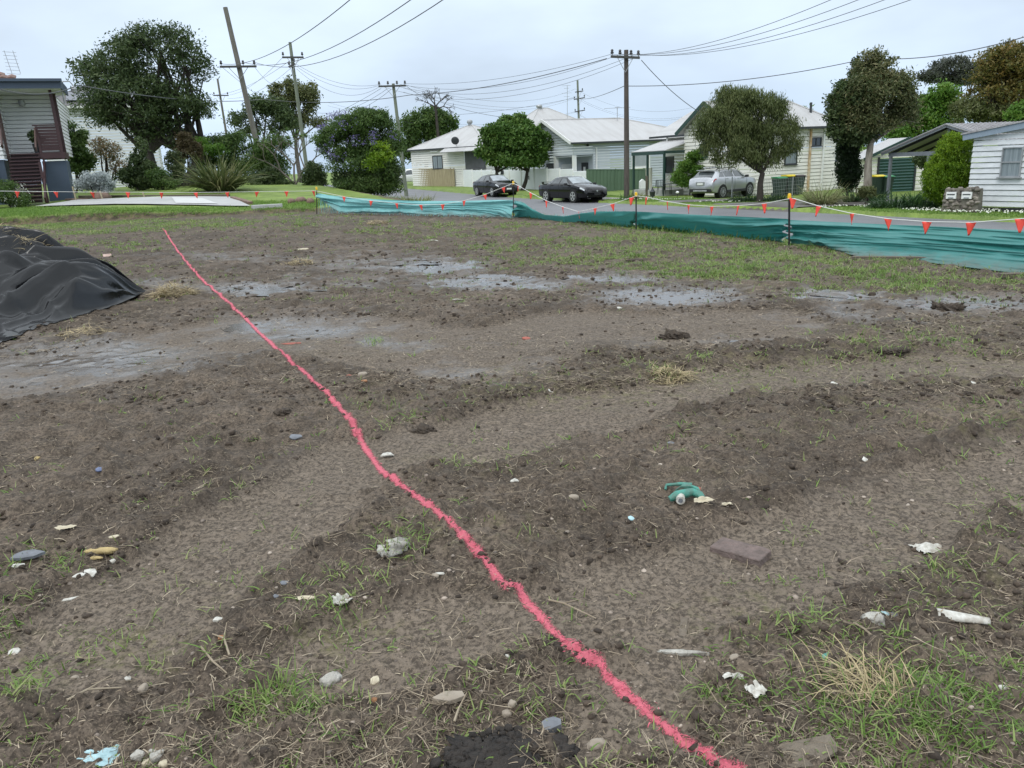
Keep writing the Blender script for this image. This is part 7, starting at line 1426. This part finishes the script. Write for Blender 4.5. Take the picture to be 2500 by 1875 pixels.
t, sh, w_ = car('black_sedan', 'black four door sedan with boot spoiler parked in front of the green fence', SED, 1396, 46.4, HD+0.10, 'black_paint', (-1.40, 1.39), 0.335, 5,
    [((-1.38, -1.0), (-0.98, -0.78), 'quarter_window'), ((-.93, -.75), (-.13, -.13), 'side_window'), ((-.05, -.05), (.95, .34), 'side_window')], (1.10, .36), (-1.46, -.92), [('headlight', 'lamp_clear', 1.98, 2.33, 4.9, 5.95), ('tail_light', 'lamp_red', -2.40, -2.2, 5.0, 5.9)], -0.03)
mirror(t, .82, 1.02, 1.0); handles(t, sh, (-.75, .25), 'black_paint'); seams(t, sh, (-.95, -.09, .98))
b = MB(); b.box((-2.22, 0, 1.12), (.22, 1.34, .03)); b.box((-2.20, .6, 1.06), (.14, .05, .12)); b.box((-2.20, -.6, 1.06), (.14, .05, .12)); b.build('boot_spoiler', M['black_paint'], t, bevel=.01)
b = MB(); b.box((2.43, 0, .60), (.05, .8, .11)); go = b.build('grille', M['plastic'], t, bevel=.02); b = MB(); b.lathe((2.465, 0, .62), [(.05, -.01), (.05, .01)], 14, 'X'); b.build('badge', M['alloy'], go)
b = MB(); b.box((2.45, 0, .44), (.03, .38, .12)); b.build('number_plate', M['plastic'], t)
for s_ in (1, -1): b = MB(); b.lathe((2.40, s_*.62, .36), [(.055, -.02), (.055, .03)], 12, 'X'); b.build('fog_light', M['lamp_clear'], t)
b = MB(); b.box((2.40, 0, .35), (.1, .95, .12)); b.build('air_intake', M['rim_dark'], t)
HAT = [(-2.26, .74, .70, .74, .55, .42), (-2.18, 1.05, .98, .82, .62, .30), (-1.75, 1.16, 1.02, .87, .68, .22), (-1.05, 1.43, 1.02, .885, .57, .2), (-.25, 1.50, 1.0, .885, .565, .2), (.35, 1.46, .985, .885, .58, .2), (1.25, 1.04, .965, .88, .72, .2), (1.75, .96, .90, .87, .68, .2), (2.15, .85, .78, .80, .6, .22), (2.27, .72, .66, .72, .52, .28), (2.31, .56, .52, .66, .48, .32)]
t, sh, w_ = car('black_hatchback', 'black hatchback with ten spoke wheels parked before the white slat fence', HAT, 1209, 57.5, HD+0.02, 'black_paint', (-1.32, 1.32), 0.33, 10,
    [((-1.62, -1.2), (-1.18, -.98), 'quarter_window'), ((-1.1, -.92), (-.2, -.2), 'side_window'), ((-.1, -.1), (1.0, .4), 'side_window')], (1.16, .42), (-1.70, -1.12), [('headlight', 'lamp_clear', 1.85, 2.2, 4.9, 5.9), ('tail_light', 'lamp_red', -2.22, -2.0, 5.0, 5.9)], -0.02)
mirror(t, .85, .98, 1.04); handles(t, sh, (-.85, .2), 'black_paint'); seams(t, sh, (-1.12, -.15, 1.02))
b = MB(); b.box((2.29, 0, .50), (.06, 1.0, .30)); b.build('grille', M['rim_dark'], t, bevel=.03); b = MB(); b.box((2.33, 0, .52), (.02, .37, .11)); b.build('number_plate', M['trim_white'], t); b = MB(); b.lathe((2.30, 0, .72), [(.04, -.01), (.04, .01)], 10, 'X'); b.build('badge', M['alloy'], t)
SUV = [(-2.20, .80, .76, .74, .56, .50), (-2.14, 1.02, .94, .84, .64, .36), (-2.06, 1.14, 1.08, .86, .66, .30), (-1.60, 1.50, 1.12, .885, .60, .28), (-.8, 1.565, 1.10, .89, .60, .27), (0, 1.575, 1.08, .89, .60, .27), (.45, 1.53, 1.06, .89, .61, .27), (1.25, 1.14, 1.04, .885, .74, .27), (1.75, 1.06, .98, .87, .70, .28), (2.10, .96, .88, .80, .6, .30), (2.22, .82, .74, .72, .52, .36), (2.26, .62, .58, .66, .48, .4)]
t, sh, w_ = car('silver_crossover', 'silver hatchback crossover with roof bars seen from behind on the driveway', SUV, 1765, 45.5, rad(40), 'silver_paint', (-1.30, 1.33), 0.345, 10,
    [((-1.62, -1.3), (-1.12, -1.08), 'quarter_window'), ((-1.04, -1.04), (-.22, -.22), 'side_window'), ((-.12, -.12), (1.02, .48), 'side_window')], (1.18, .5), (-2.02, -1.66), [('headlight', 'lamp_clear', 1.85, 2.15, 4.9, 5.9), ('tail_light', 'lamp_red', -2.12, -1.88, 5.0, 5.95)], 0.0, True, 480, 0.02)
mirror(t, .82, 1.0, 1.12); handles(t, sh, (-.9, .15), 'silver_paint'); seams(t, sh, (-1.08, -.17, 1.0))
for sd in (1, -1):
    b = MB(); b.tube([(-1.45, sd*.50, 1.535), (-1.3, sd*.51, 1.60), (-.4, sd*.52, 1.625), (.3, sd*.51, 1.60), (.42, sd*.50, 1.535)], .028, 6); b.build('roof_rail', M['plastic'], t, smooth=True)
for x in (-1.1, -.05): b = MB(); b.box((x, 0, 1.67), (.09, 1.22, .03)); b.box((x, .5, 1.64), (.1, .08, .08)); b.box((x, -.5, 1.64), (.1, .08, .08)); b.build('roof_bar', M['alloy'], t, bevel=.008)
b = MB(); b.box((-2.17, 0, .46), (.10, 1.46, .20)); b.build('lower_bumper', M['plastic'], t, bevel=.03); b = MB(); b.box((-2.21, 0, .44), (.06, .9, .10)); b.build('skid_plate', M['metal_grey'], t, bevel=.02)
b = MB(); b.box((-2.19, 0, .82), (.03, .58, .20)); b.build('plate_recess', M['silver_paint'], t); b = MB(); b.box((-2.215, 0, .82), (.02, .37, .11)); b.build('number_plate', M['trim_white'], t)
b = MB(); b.box((-1.86, .05, 1.20), (.12, .5, .05)); b.build('rear_wiper', M['plastic'], t); b = MB(); b.box((-1.70, 0, 1.535), (.26, 1.1, .04)); b.build('roof_spoiler', M['silver_paint'], t, bevel=.015)
for sd in (1, -1): b = MB(); b.box((0, sd*.885, .36), (1.8, .04, .14)); b.build('sill_cladding', M['plastic'], t, bevel=.01)
UTE = [(-2.4, .95, .90, .80, .70, .4), (-2.3, .98, .92, .86, .74, .34), (-.75, .99, .93, .88, .74, .32), (-.72, 1.60, 1.0, .88, .60, .32), (.1, 1.68, 1.0, .88, .60, .32), (.55, 1.62, 1.0, .88, .62, .32), (1.2, 1.12, 1.0, .88, .74, .32), (2.2, 1.0, .92, .84, .66, .34), (2.42, .8, .72, .78, .56, .36)]
car('white_ute', 'white utility truck half hidden behind the green grey pole', UTE, 1003, 86, rad(200), 'white_paint', (-1.4, 1.45), 0.36, 10, [((-.62, -.55), (-.1, -.1), 'side_window'), ((0, 0), (1.0, .6), 'side_window')], (1.14, .6), (-.72, -.70), [('headlight', 'lamp_clear', 2.1, 2.35, 4.9, 5.9), ('tail_light', 'lamp_red', -2.38, -2.2, 4.9, 5.9)], 0, py=430)
# ---------------------------------------------------------------- rubble and rubbish on the lot
def colm(name, col, col2=None, rough=0.7, sc=14, bump=0.3, **k): return mat(name, col, rough, col2=col2, scale=sc, bump=bump, bscale=60, **k)
DM = {'white': colm('white_chip', (.64, .63, .58), (.30, .27, .22), .6, 30), 'cream': colm('cream_chip', (.60, .54, .40), (.35, .29, .2)), 'concrete': colm('broken_concrete', (.50, .48, .43), (.24, .22, .19), .9, 22, .8), 'yellow': colm('yellow_sandstone', (.50, .38, .17), (.33, .25, .12), .85, 10, .6),
      'slate': colm('grey_slate', (.17, .18, .20), (.10, .105, .115), .5), 'blue': colm('blue_shard', (.10, .13, .24), None, .35), 'ice': colm('pale_blue_shard', (.42, .62, .66), None, .4), 'teal': colm('teal_plastic', (.05, .28, .22), (.07, .12, .09), .5, 22), 'stone': colm('river_stone', (.34, .29, .23), (.22, .18, .14), .8, 9), 'rust': colm('orange_stone', (.42, .20, .09), (.28, .14, .07), .8), 'brick': colm('brown_brick', (.19, .14, .125), (.11, .085, .075), .9, 26, .7), 'dusty': colm('earthy_stone', (.20, .165, .125), (.125, .10, .075), .9, 9, .9), 'red': colm('red_brick_chip', (.40, .11, .075), (.26, .09, .07), .85), 'pink': colm('pinkish_tile', (.50, .36, .31), (.36, .25, .2), .8), 'soil': colm('dark_loam', (.080, .060, .043), (.036, .027, .020), .95, 30, .9), 'black': colm('black_loam', (.040, .032, .026), (.016, .013, .011), .95, 30, .9)}
def put(o, P, lab, cat, grp): o.location = P; tag(o, lab, cat, grp); return o
def ico(n, R, sq, nz, seed):
    """noisy faceted lump with real corners"""
    import bmesh as bmx
    b = bmx.new(); bmx.ops.create_icosphere(b, subdivisions=n, radius=1.0); V = np.array([v.co[:] for v in b.verts]); F = np.array([[v.index for v in f.verts] for f in b.faces]); b.free()
    V = np.sign(V)*np.abs(V)**0.75
    d = 1 + nz*fbm(V[:, 0]*1.0+seed*7.1+V[:, 2]*.7, V[:, 1]*1.0-seed*3.7-V[:, 2]*.6, .7, 3, seed) + nz*.35*fbm(V[:, 0]*3+V[:, 2]*2+seed, V[:, 1]*3+seed, .5, 2, seed+9)
    return V*d[:, None]*np.array(sq)*R, F
def rock(px, py, sz, m, lab, flat=.6, el=1.25, nz=.45, name='stone', cat='stone', grp='stones on the lot', sink=.35):
    """sz = width in photo pixels"""
    P = on_ground([px], [py])[0]; dist = np.linalg.norm(P-np.array([0, 0, EYE])); R = sz*dist/FPX/2/max(el, 1.0)
    V, F = ico(3, R, (el, 1/el, flat), nz, int(px+py) % 97); a = RNG.random()*.8-.4; V = V@np.array([[math.cos(a), math.sin(a), 0], [-math.sin(a), math.cos(a), 0], [0, 0, 1]]); P = P.copy(); P[2] += R*flat*(.40-sink)
    return put(link_mesh(name, np_mesh(name, V, F), DM[m], smooth=False), P, lab, cat, grp)
def shard(px, py, sz, m, lab, asp=.6, th=.006, tilt=.25, rot=None, n=7, name='shard', grp='shards and chips on the mud', curve=0.0, cat='shard'):
    P = on_ground([px], [py])[0]; dist = np.linalg.norm(P-np.array([0, 0, EYE])); R = .88*sz*dist/FPX/2; a = np.sort(RNG.random(n)*6.28); a = np.linspace(0, 6.28, n, endpoint=False)+RNG.normal(size=n)*.25; rr = R*(.75+.4*RNG.random(n))
    X = np.cos(a)*rr; Y = np.sin(a)*rr*asp*1.5; r0 = RNG.uniform(-.6, .6) if rot is None else rot; c, s = math.cos(r0), math.sin(r0); X, Y = X*c-Y*s, X*s+Y*c
    Z = np.clip(Y*0+tilt*(Y*.6-X*.3), -.01, 1)+curve*(1-(X/R)**2)*R; V = np.stack([X, Y, Z-.001], 1); mb = MB(); top = [(x, y, z+th) for x, y, z in V]; ctr = (float(X.mean()), float(Y.mean()), float(Z.mean()+.004+th+curve*R*.3))
    N_ = len(V); vs = [tuple(v) for v in V]+top+[ctr]; F = [(i, (i+1) % N_, N_+(i+1) % N_, N_+i) for i in range(N_)]+[(N_+i, N_+(i+1) % N_, 2*N_) for i in range(N_)]+[tuple(range(N_-1, -1, -1))]
    return put(mb.add(vs, F).build(name, DM[m]), P, lab, cat, grp)
def crumple(px, py, sz, m, lab, hz=.5, name='plastic_scrap', grp='rubbish on the lot', asp=.6):
    P = on_ground([px], [py])[0]; dist = np.linalg.norm(P-np.array([0, 0, EYE])); R = sz*dist/FPX/2; n = 26; u = np.linspace(-1, 1, n); U, Vv = np.meshgrid(u, u); sd = int(px) % 51
    X = U*R*(1+.35*fbm(U+sd, Vv, .6, 2, sd)); Y = Vv*R*asp*(1+.4*fbm(U, Vv+sd, .6, 2, sd+1)); Z = hz*R*np.abs(fbm(U*1.1+sd, Vv*1.1, 1.0, 2, sd+2))*1.2*(1-.55*(U**2+Vv**2)/2)+.004
    i = np.arange(n-1)[:, None]*n; j = np.arange(n-1)[None]; F = np.stack([i+j, i+j+1, i+n+j+1, i+n+j], -1).reshape(-1, 4); rr = (U**2+Vv**2)[:-1, :-1].ravel() < 1.15+.5*fbm(U[:-1, :-1].ravel()*2+sd, Vv[:-1, :-1].ravel()*2, .6, 2, sd)
    o = put(link_mesh(name, np_mesh(name, np.stack([X, Y, Z], -1).reshape(-1, 3), F[rr]), DM[m], smooth=False), P, lab, 'scrap', grp); return o
rock(966, 1356, 70, 'concrete', 'pale pitted concrete chunk beside the pink line', .55, 1.25, .8, 'concrete_chunk', 'concrete'); rock(245, 1344, 66, 'yellow', 'long yellow sandstone piece in the left mud', .38, 1.9); rock(233, 1372, 38, 'yellow', 'thin yellow stone just below the long sandstone', .25, 1.9); rock(278, 1312, 20, 'cream', 'small cream stone above the yellow sandstone', .5)
rock(1400, 1213, 27, 'stone', 'smooth tan pebble in grass right of the pink line', .65, 1.2, .12); rock(808, 1663, 42, 'concrete', 'round white quartz stone in the bottom green tufts', .7, 1.1, .35); rock(914, 1710, 17, 'rust', 'bright orange brown pebble near the bottom centre', .7, 1.1, .2); rock(1455, 1815, 48, 'stone', 'pale rough rock beside the pink line bottom', .6, 1.3, .5); rock(1238, 1742, 22, 'stone', 'paired brown pebble at the bottom centre', .8, 1.0, .2); rock(1252, 1735, 20, 'stone', 'lighter of two touching pebbles at the bottom centre', .8, 1, .2)
rock(2133, 1515, 44, 'concrete', 'grey white crumbling rock left of the bone coloured piece', .5, 1.2, .5); rock(2256, 1470, 22, 'stone', 'tan stone above the bone coloured piece', .5, 1.3, .2); rock(2450, 1673, 17, 'white', 'egg shaped white pebble near the right edge', .75, 1.15, .1); rock(1793, 1606, 26, 'stone', 'brown stone near the buried concrete edge', .5, 1.3, .3); rock(1065, 1437, 17, 'stone', 'honey coloured pebble below the concrete chunk', .8, 1, .15); rock(885, 918, 22, 'stone', 'round beige stone in a group near the pink line', .7, 1.1, .15); rock(852, 909, 12, 'red', 'small orange brick bit left of the beige stone', .7); rock(890, 943, 14, 'rust', 'small brown bit below the beige stone', .6); rock(350, 1690, 20, 'stone', 'upright tan stone in the lower left', 1.2, .8, .2); rock(182, 1652, 14, 'stone', 'small pinkish stone in the lower left')
for i, (x, y, s) in enumerate(((338, 1848, 26), (360, 1860, 20), (382, 1846, 28), (402, 1862, 22), (372, 1838, 18), (420, 1856, 18), (392, 1832, 14))): rock(x, y, s, 'cream' if i % 2 else 'concrete', 'cream rubble stone in the cluster beside the blue rag', .6, 1.1, .35, grp='cream rubble cluster')
shard(943, 1117, 40, 'white', 'curved white china shard touching the pink line', .35, .006, .1, .3, 8, curve=.3); shard(66, 1362, 76, 'slate', 'large dark slate piece at the left edge', .32, .012, .12, .25); shard(40, 1372, 32, 'white', 'white flake on the corner of the slate', .4, .008, .1, .3); shard(192, 1402, 28, 'white', 'pointed white shard below the yellow stones', .45, .004, .3, .6); shard(224, 1416, 30, 'white', 'torn white shard right of the pointed one', .7, .004, .5, 1.2); shard(278, 1376, 16, 'white', 'tiny white chip beside the yellow stones', .7); shard(165, 1462, 56, 'white', 'long white splinter in the left mud', .16, .006, .05, .45)
shard(245, 1148, 24, 'blue', 'dark blue shard alone in the left mud', .6, .005, .2); shard(88, 1123, 17, 'yellow', 'small yellow triangular chip at the far left', .8, .005, .3, n=4); shard(720, 1068, 34, 'slate', 'blue grey slate shard left of the pink line', .55, .006, .35); shard(695, 1424, 40, 'slate', 'faint grey slate flake above the bottom tufts', .4, .004, .06); shard(675, 1457, 20, 'slate', 'small light slate chip under the faint flake', .5, .004, .2); shard(1542, 1257, 20, 'ice', 'pale blue shard left of the green plastic', .7, .004, .3); shard(1638, 1080, 22, 'slate', 'teal grey curled shard on the bare track', .45, .004, .6, .2)
shard(2017, 1605, 36, 'teal', 'teal plastic shard in the right corner grass', .35, .003, .6, .6); shard(2115, 1125, 20, 'white', 'upright white triangular shard on the right', .7, .004, .9, n=4); shard(2190, 1475, 28, 'slate', 'crescent slate piece above the crumbling rock', .6, .005, .3); shard(2165, 1497, 28, 'ice', 'glassy grey sliver beside the crumbling rock', .35, .004, .3, -.5); shard(1100, 1722, 84, 'stone', 'wide flat tan stone slab near the bottom centre', .35, .014, .06, .1); shard(1346, 1775, 56, 'slate', 'grey flat stone near the bottom of the line', .6, .02, .1, .5); shard(262, 626, 26, 'pink', 'pale pink tile fragment beyond the tarpaulin', .6, .02, .5); shard(712, 838, 60, 'red', 'reddish tile half buried beside the pink line', .2, .01, .02, .05)
shard(1706, 1196, 12, 'red', 'small red brick chip beside the green plastic', .8, .008); shard(1285, 828, 26, 'red', 'bright red brick chip in the middle distance', .5, .012, .3); shard(740, 604, 30, 'cream', 'pale flat stone left of the straw clump', .5, .02, .1); shard(1060, 590, 26, 'white', 'whitish bark scrap in the far mud', .4, .006, .4); shard(1115, 727, 32, 'white', 'thin white stick like chip in the mid distance', .14, .008, .1, -.1); shard(1512, 752, 16, 'white', 'small white stone chip near the wet band', .7, .012); shard(1345, 943, 18, 'white', 'white splinter standing in the mid grass', .3, .004, 1.0); shard(1255, 1175, 34, 'white', 'curled white scrap right of the line', .3, .004, .3, .2, curve=.4); shard(2036, 945, 18, 'white', 'white plastic chip in the right mid ground', .5, .004, .3); shard(2378, 942, 15, 'white', 'tiny white chip near the right edge', .6, .004, .4); shard(1795, 836, 34, 'slate', 'flat grey stone near the far right ridge', .4, .02, .02, 0); shard(33, 1592, 30, 'white', 'oval white scrap at the lower left edge', .45, .004, .8, 1.2); shard(535, 1515, 32, 'white', 'white china piece left of the bottom tufts', .35, .008, .1, -.1); shard(313, 1656, 20, 'white', 'white chip in the lower left mud', .5, .006, .2); shard(2258, 1672, 10, 'rust', 'small orange scrap in the corner grass', .7, .004); shard(540, 1555, 20, 'rust', 'tan orange flake left of the bottom tufts', .5, .006); shard(915, 1665, 26, 'cream', 'angular cream chip by the bottom green tufts', .7, .006, .5); shard(1078, 1402, 36, 'white', 'thin cream strip below the concrete chunk', .2, .004, .1, -.1); shard(1240, 1608, 14, 'white', 'tiny white sliver left of the line bottom', .4, .004, .6)
crumple(2265, 1342, 58, 'white', 'folded white plastic on dead grass at the right', .55); crumple(835, 1475, 46, 'white', 'crumpled greyish plastic above the bottom tufts', 1.0, asp=.8); crumple(1846, 1682, 42, 'white', 'shredded white plastic in the corner grass', .7, asp=1.0); crumple(1790, 1651, 40, 'white', 'small torn white plastic left of the shredded piece', .6, asp=.4); crumple(258, 1846, 90, 'ice', 'torn blue and white rag at the bottom left', .4, asp=.55); crumple(745, 1462, 44, 'cream', 'dry cream bark scrap left of the crumpled plastic', .4, asp=.35); crumple(1718, 1230, 44, 'cream', 'dry curled leaf beside the green plastic', .5, asp=.4); crumple(1775, 1232, 26, 'cream', 'second dry leaf right of the green plastic', .5, asp=.5); crumple(160, 1296, 40, 'cream', 'dry brown leaf scrap in the left mud', .5, asp=.4)
# bone coloured half pipe
def half_pipe():
    P = on_ground([2352], [1502])[0]; d = np.linalg.norm(P-np.array([0, 0, EYE])); L = 95*d/FPX; r = .030; V = []; n = 12
    for k in range(14):
        u = k/13; x = (u-.5)*L; rr = r*(1-.45*u)
        for j in range(n+1): a = math.pi*(j/n); V.append((x, -rr*math.cos(a), rr*math.sin(a)*.8+.004))
    F = [(k*(n+1)+j, k*(n+1)+j+1, (k+1)*(n+1)+j+1, (k+1)*(n+1)+j) for k in range(13) for j in range(n)]; o = MB().add(V, F).build('half_pipe', DM['white'], smooth=True); o.modifiers.new('t', 'SOLIDIFY').thickness = .005; o.rotation_euler = (0, 0, -.33); put(o, P, 'bone coloured curved pipe piece in the right grass', 'pipe piece', None)
half_pipe()
# half buried brick and concrete edges
def slab_piece(px, py, lx, ly, h, rot, m, lab, name, sink=.5, grp='half buried masonry'):
    P = on_ground([px], [py])[0]; mb = MB(); n = 8; V, F = [], []; 
    mb.box((0, 0, 0), (lx, ly, h)); o = mb.build(name, DM[m]); import bmesh as bmx
    b = bmx.new(); b.from_mesh(o.data); bmx.ops.subdivide_edges(b, edges=b.edges[:], cuts=5, use_grid_fill=True)
    for v in b.verts: q = fbm(np.array([v.co.x*30]), np.array([v.co.y*30+v.co.z*20]), 1.0, 2, int(px) % 50)[0]; v.co += v.normal*float(q*.006)
    b.to_mesh(o.data); b.free(); o.rotation_euler = (.04, -.05, rot); P[2] += h*(.5-sink); bv = o.modifiers.new('b', 'BEVEL'); bv.width = .004; return put(o, P, lab, 'brick' if 'brick' in name else 'masonry', grp)
slab_piece(1808, 1354, .23, .11, .06, -.78, 'brick', 'whole brown brick lying flat on the right', 'brick', .45)
slab_piece(1668, 1538, .03, .17, .05, -.28, 'dusty', 'thin buried masonry edge running towards the camera', 'masonry_edge', .86); shard(1665, 1597, 125, 'concrete', 'rough buried concrete edge crossing near the pink line', .09, .012, .0, -.12, 11, 'masonry_edge', 'half buried masonry', 0.0, 'masonry')
shard(1965, 1838, 190, 'dusty', 'flat half buried earthy slab at the bottom right', .34, .010, .02, .3, 9, 'masonry_edge', 'half buried masonry', .05, 'masonry')
# broken green plastic sprinkler
def sprinkler():
    P = on_ground([1665], [1228])[0]; t = thing('broken_sprinkler', 'broken green plastic fitting with white cap lying in mud', 'plastic debris', P, -.15)
    b = MB(); b.tube([(-.075, .085, .012), (-.07, .105, .028), (0, .118, .03), (.055, .105, .03)], [.007, .008, .009, .012], 8); b.build('handle', DM['teal'], t, smooth=True)
    b = MB(); V = [(-.03, .06, .012), (.02, .10, .035), (.085, .055, .03), (.09, .03, .02), (.05, .045, .035), (.0, .06, .03)]; b.prism(V, (0, 0, 0), (0, 0, .012)); b.build('broken_plate', DM['teal'], t, bevel=.003)
    b = MB(); b.tube([(-.062, -.035, .016), (-.03, -.025, .03), (.02, -.005, .034), (.05, .012, .034), (.085, .0, .022), (.10, -.03, .012)], [.014, .024, .023, .02, .021, .014], 10); b.build('barrel', DM['teal'], t, smooth=True)
    b = MB(); b.tube([(-.012, -.066, .024), (-.010, -.030, .026)], [.0215, .0215], 14); b.build('cap', DM['white'], t, smooth=True); b = MB(); b.tube([(-.0135, -.0675, .024), (-.013, -.0655, .024)], [.012, .012], 10); b.build('bore', DM['slate'], t)
sprinkler()
# dug clods
def clod(px, py, sz, lab, m='soil', flat=.55, el=1.2, nsat=26):
    P = on_ground([px], [py])[0]; dist = np.linalg.norm(P-np.array([0, 0, EYE])); R = sz*dist/FPX/2; V0, F0 = ico(5, R, (el, .8, flat), .6, int(px) % 83); q_ = V0/R; dd = 1+.38*fbm(q_[:, 0]*1+q_[:, 2]*.8, q_[:, 1]-q_[:, 2]*.7, .28, 3, int(px) % 61)+.16*fbm(q_[:, 0]+q_[:, 2], q_[:, 1]-q_[:, 2], .09, 2, 5); V0 = V0*dd[:, None]; parts = [(V0, F0)]
    a = RNG.random(nsat)*6.28; rr = R*(0.3+1.0*RNG.random(nsat)); Q = np.stack([np.cos(a)*rr*el, np.sin(a)*rr*.85, np.clip(R*flat*(1-rr/(R*1.05)), 0, 9)+.003], 1); parts.append(lumps(Q, R*(.03+.10*RNG.random(nsat)**2.5), .8, .2)); V, F = join(parts)
    put(link_mesh('soil_clod', np_mesh('soil_clod', V, F), DM[m]), P, lab, 'soil clod', 'dug clods of soil')
clod(1646, 824, 50, 'dark dug clod alone on the wet mid ground'); clod(1962, 845, 52, 'low dark clod with dry roots right of centre', flat=.3, el=1.5); clod(2312, 758, 46, 'dark clod standing beside the right puddle'); clod(2180, 853, 46, 'small low clod of dark soil at the right', flat=.3, el=1.3); clod(1565, 638, 40, 'small dark mound in the upper grass', flat=.35); clod(690, 990, 32, 'dark clod at the edge left of the pink line', flat=.35)
clod(1235, 1875, 210, 'heap of crumbly black loam at the bottom centre edge', 'black', .13, 1.15, 700); clod(1040, 1052, 42, 'rooty dark lump right of the line bend', flat=.4); clod(1230, 500 + 22, 60, 'low brown soil heap against the silt fence', flat=.3, el=1.6)
# loose sticks
for (x0, y0, x1, y1, lab) in ((60, 610, 130, 598, 'thin stick lying across the tarpaulin'),):
    a = at_y([x0+30], [y0], 10.8)[0]; b = at_y([x1], [y1], 10.6)[0]; a[2] = tarp_z(a[0], a[1])+.05; b[2] = tarp_z(b[0], b[1])+.06; o = MB().tube([(0, 0, 0), tuple((b-a)/2+np.array([0, 0, .02])), tuple(b-a)], [.008, .007, .005], 6).build('stick', M['root'], smooth=True); put(o, a, lab, 'stick', None)
def twig(px0, py0, px1, py1, lab, r=.004):
    a, b = on_ground([px0, px1], [py0, py1]); a[2] += .008; b[2] += .012; m = (a+b)/2+np.array([RNG.normal()*.02, RNG.normal()*.02, .015]); mb = MB(); mb.tube([(0, 0, 0), tuple(m-a), tuple(b-a)], [r, r*.9, r*.6], 6); c = m-a; mb.tube([tuple(c), tuple(c+(b-a)*.28+np.array([.02, .03, .02]))], [r*.7, r*.35], 5); put(mb.build('twig', M['straw'], smooth=True), a, lab, 'twig', 'loose twigs on the mud')
twig(165, 1715, 300, 1682, 'long pale forked twig in the lower left'); twig(492, 1585, 555, 1650, 'pale bent twig left of the bottom tufts'); twig(1110, 1775, 1128, 1735, 'short straight twig near the bottom centre'); twig(1340, 1470, 1455, 1515, 'thin rooty twig right of the pink line'); twig(2085, 1525, 2180, 1600, 'long straw stalk leaning in the corner grass'); twig(560, 1600, 520, 1555, 'short twig crossing the bent one')
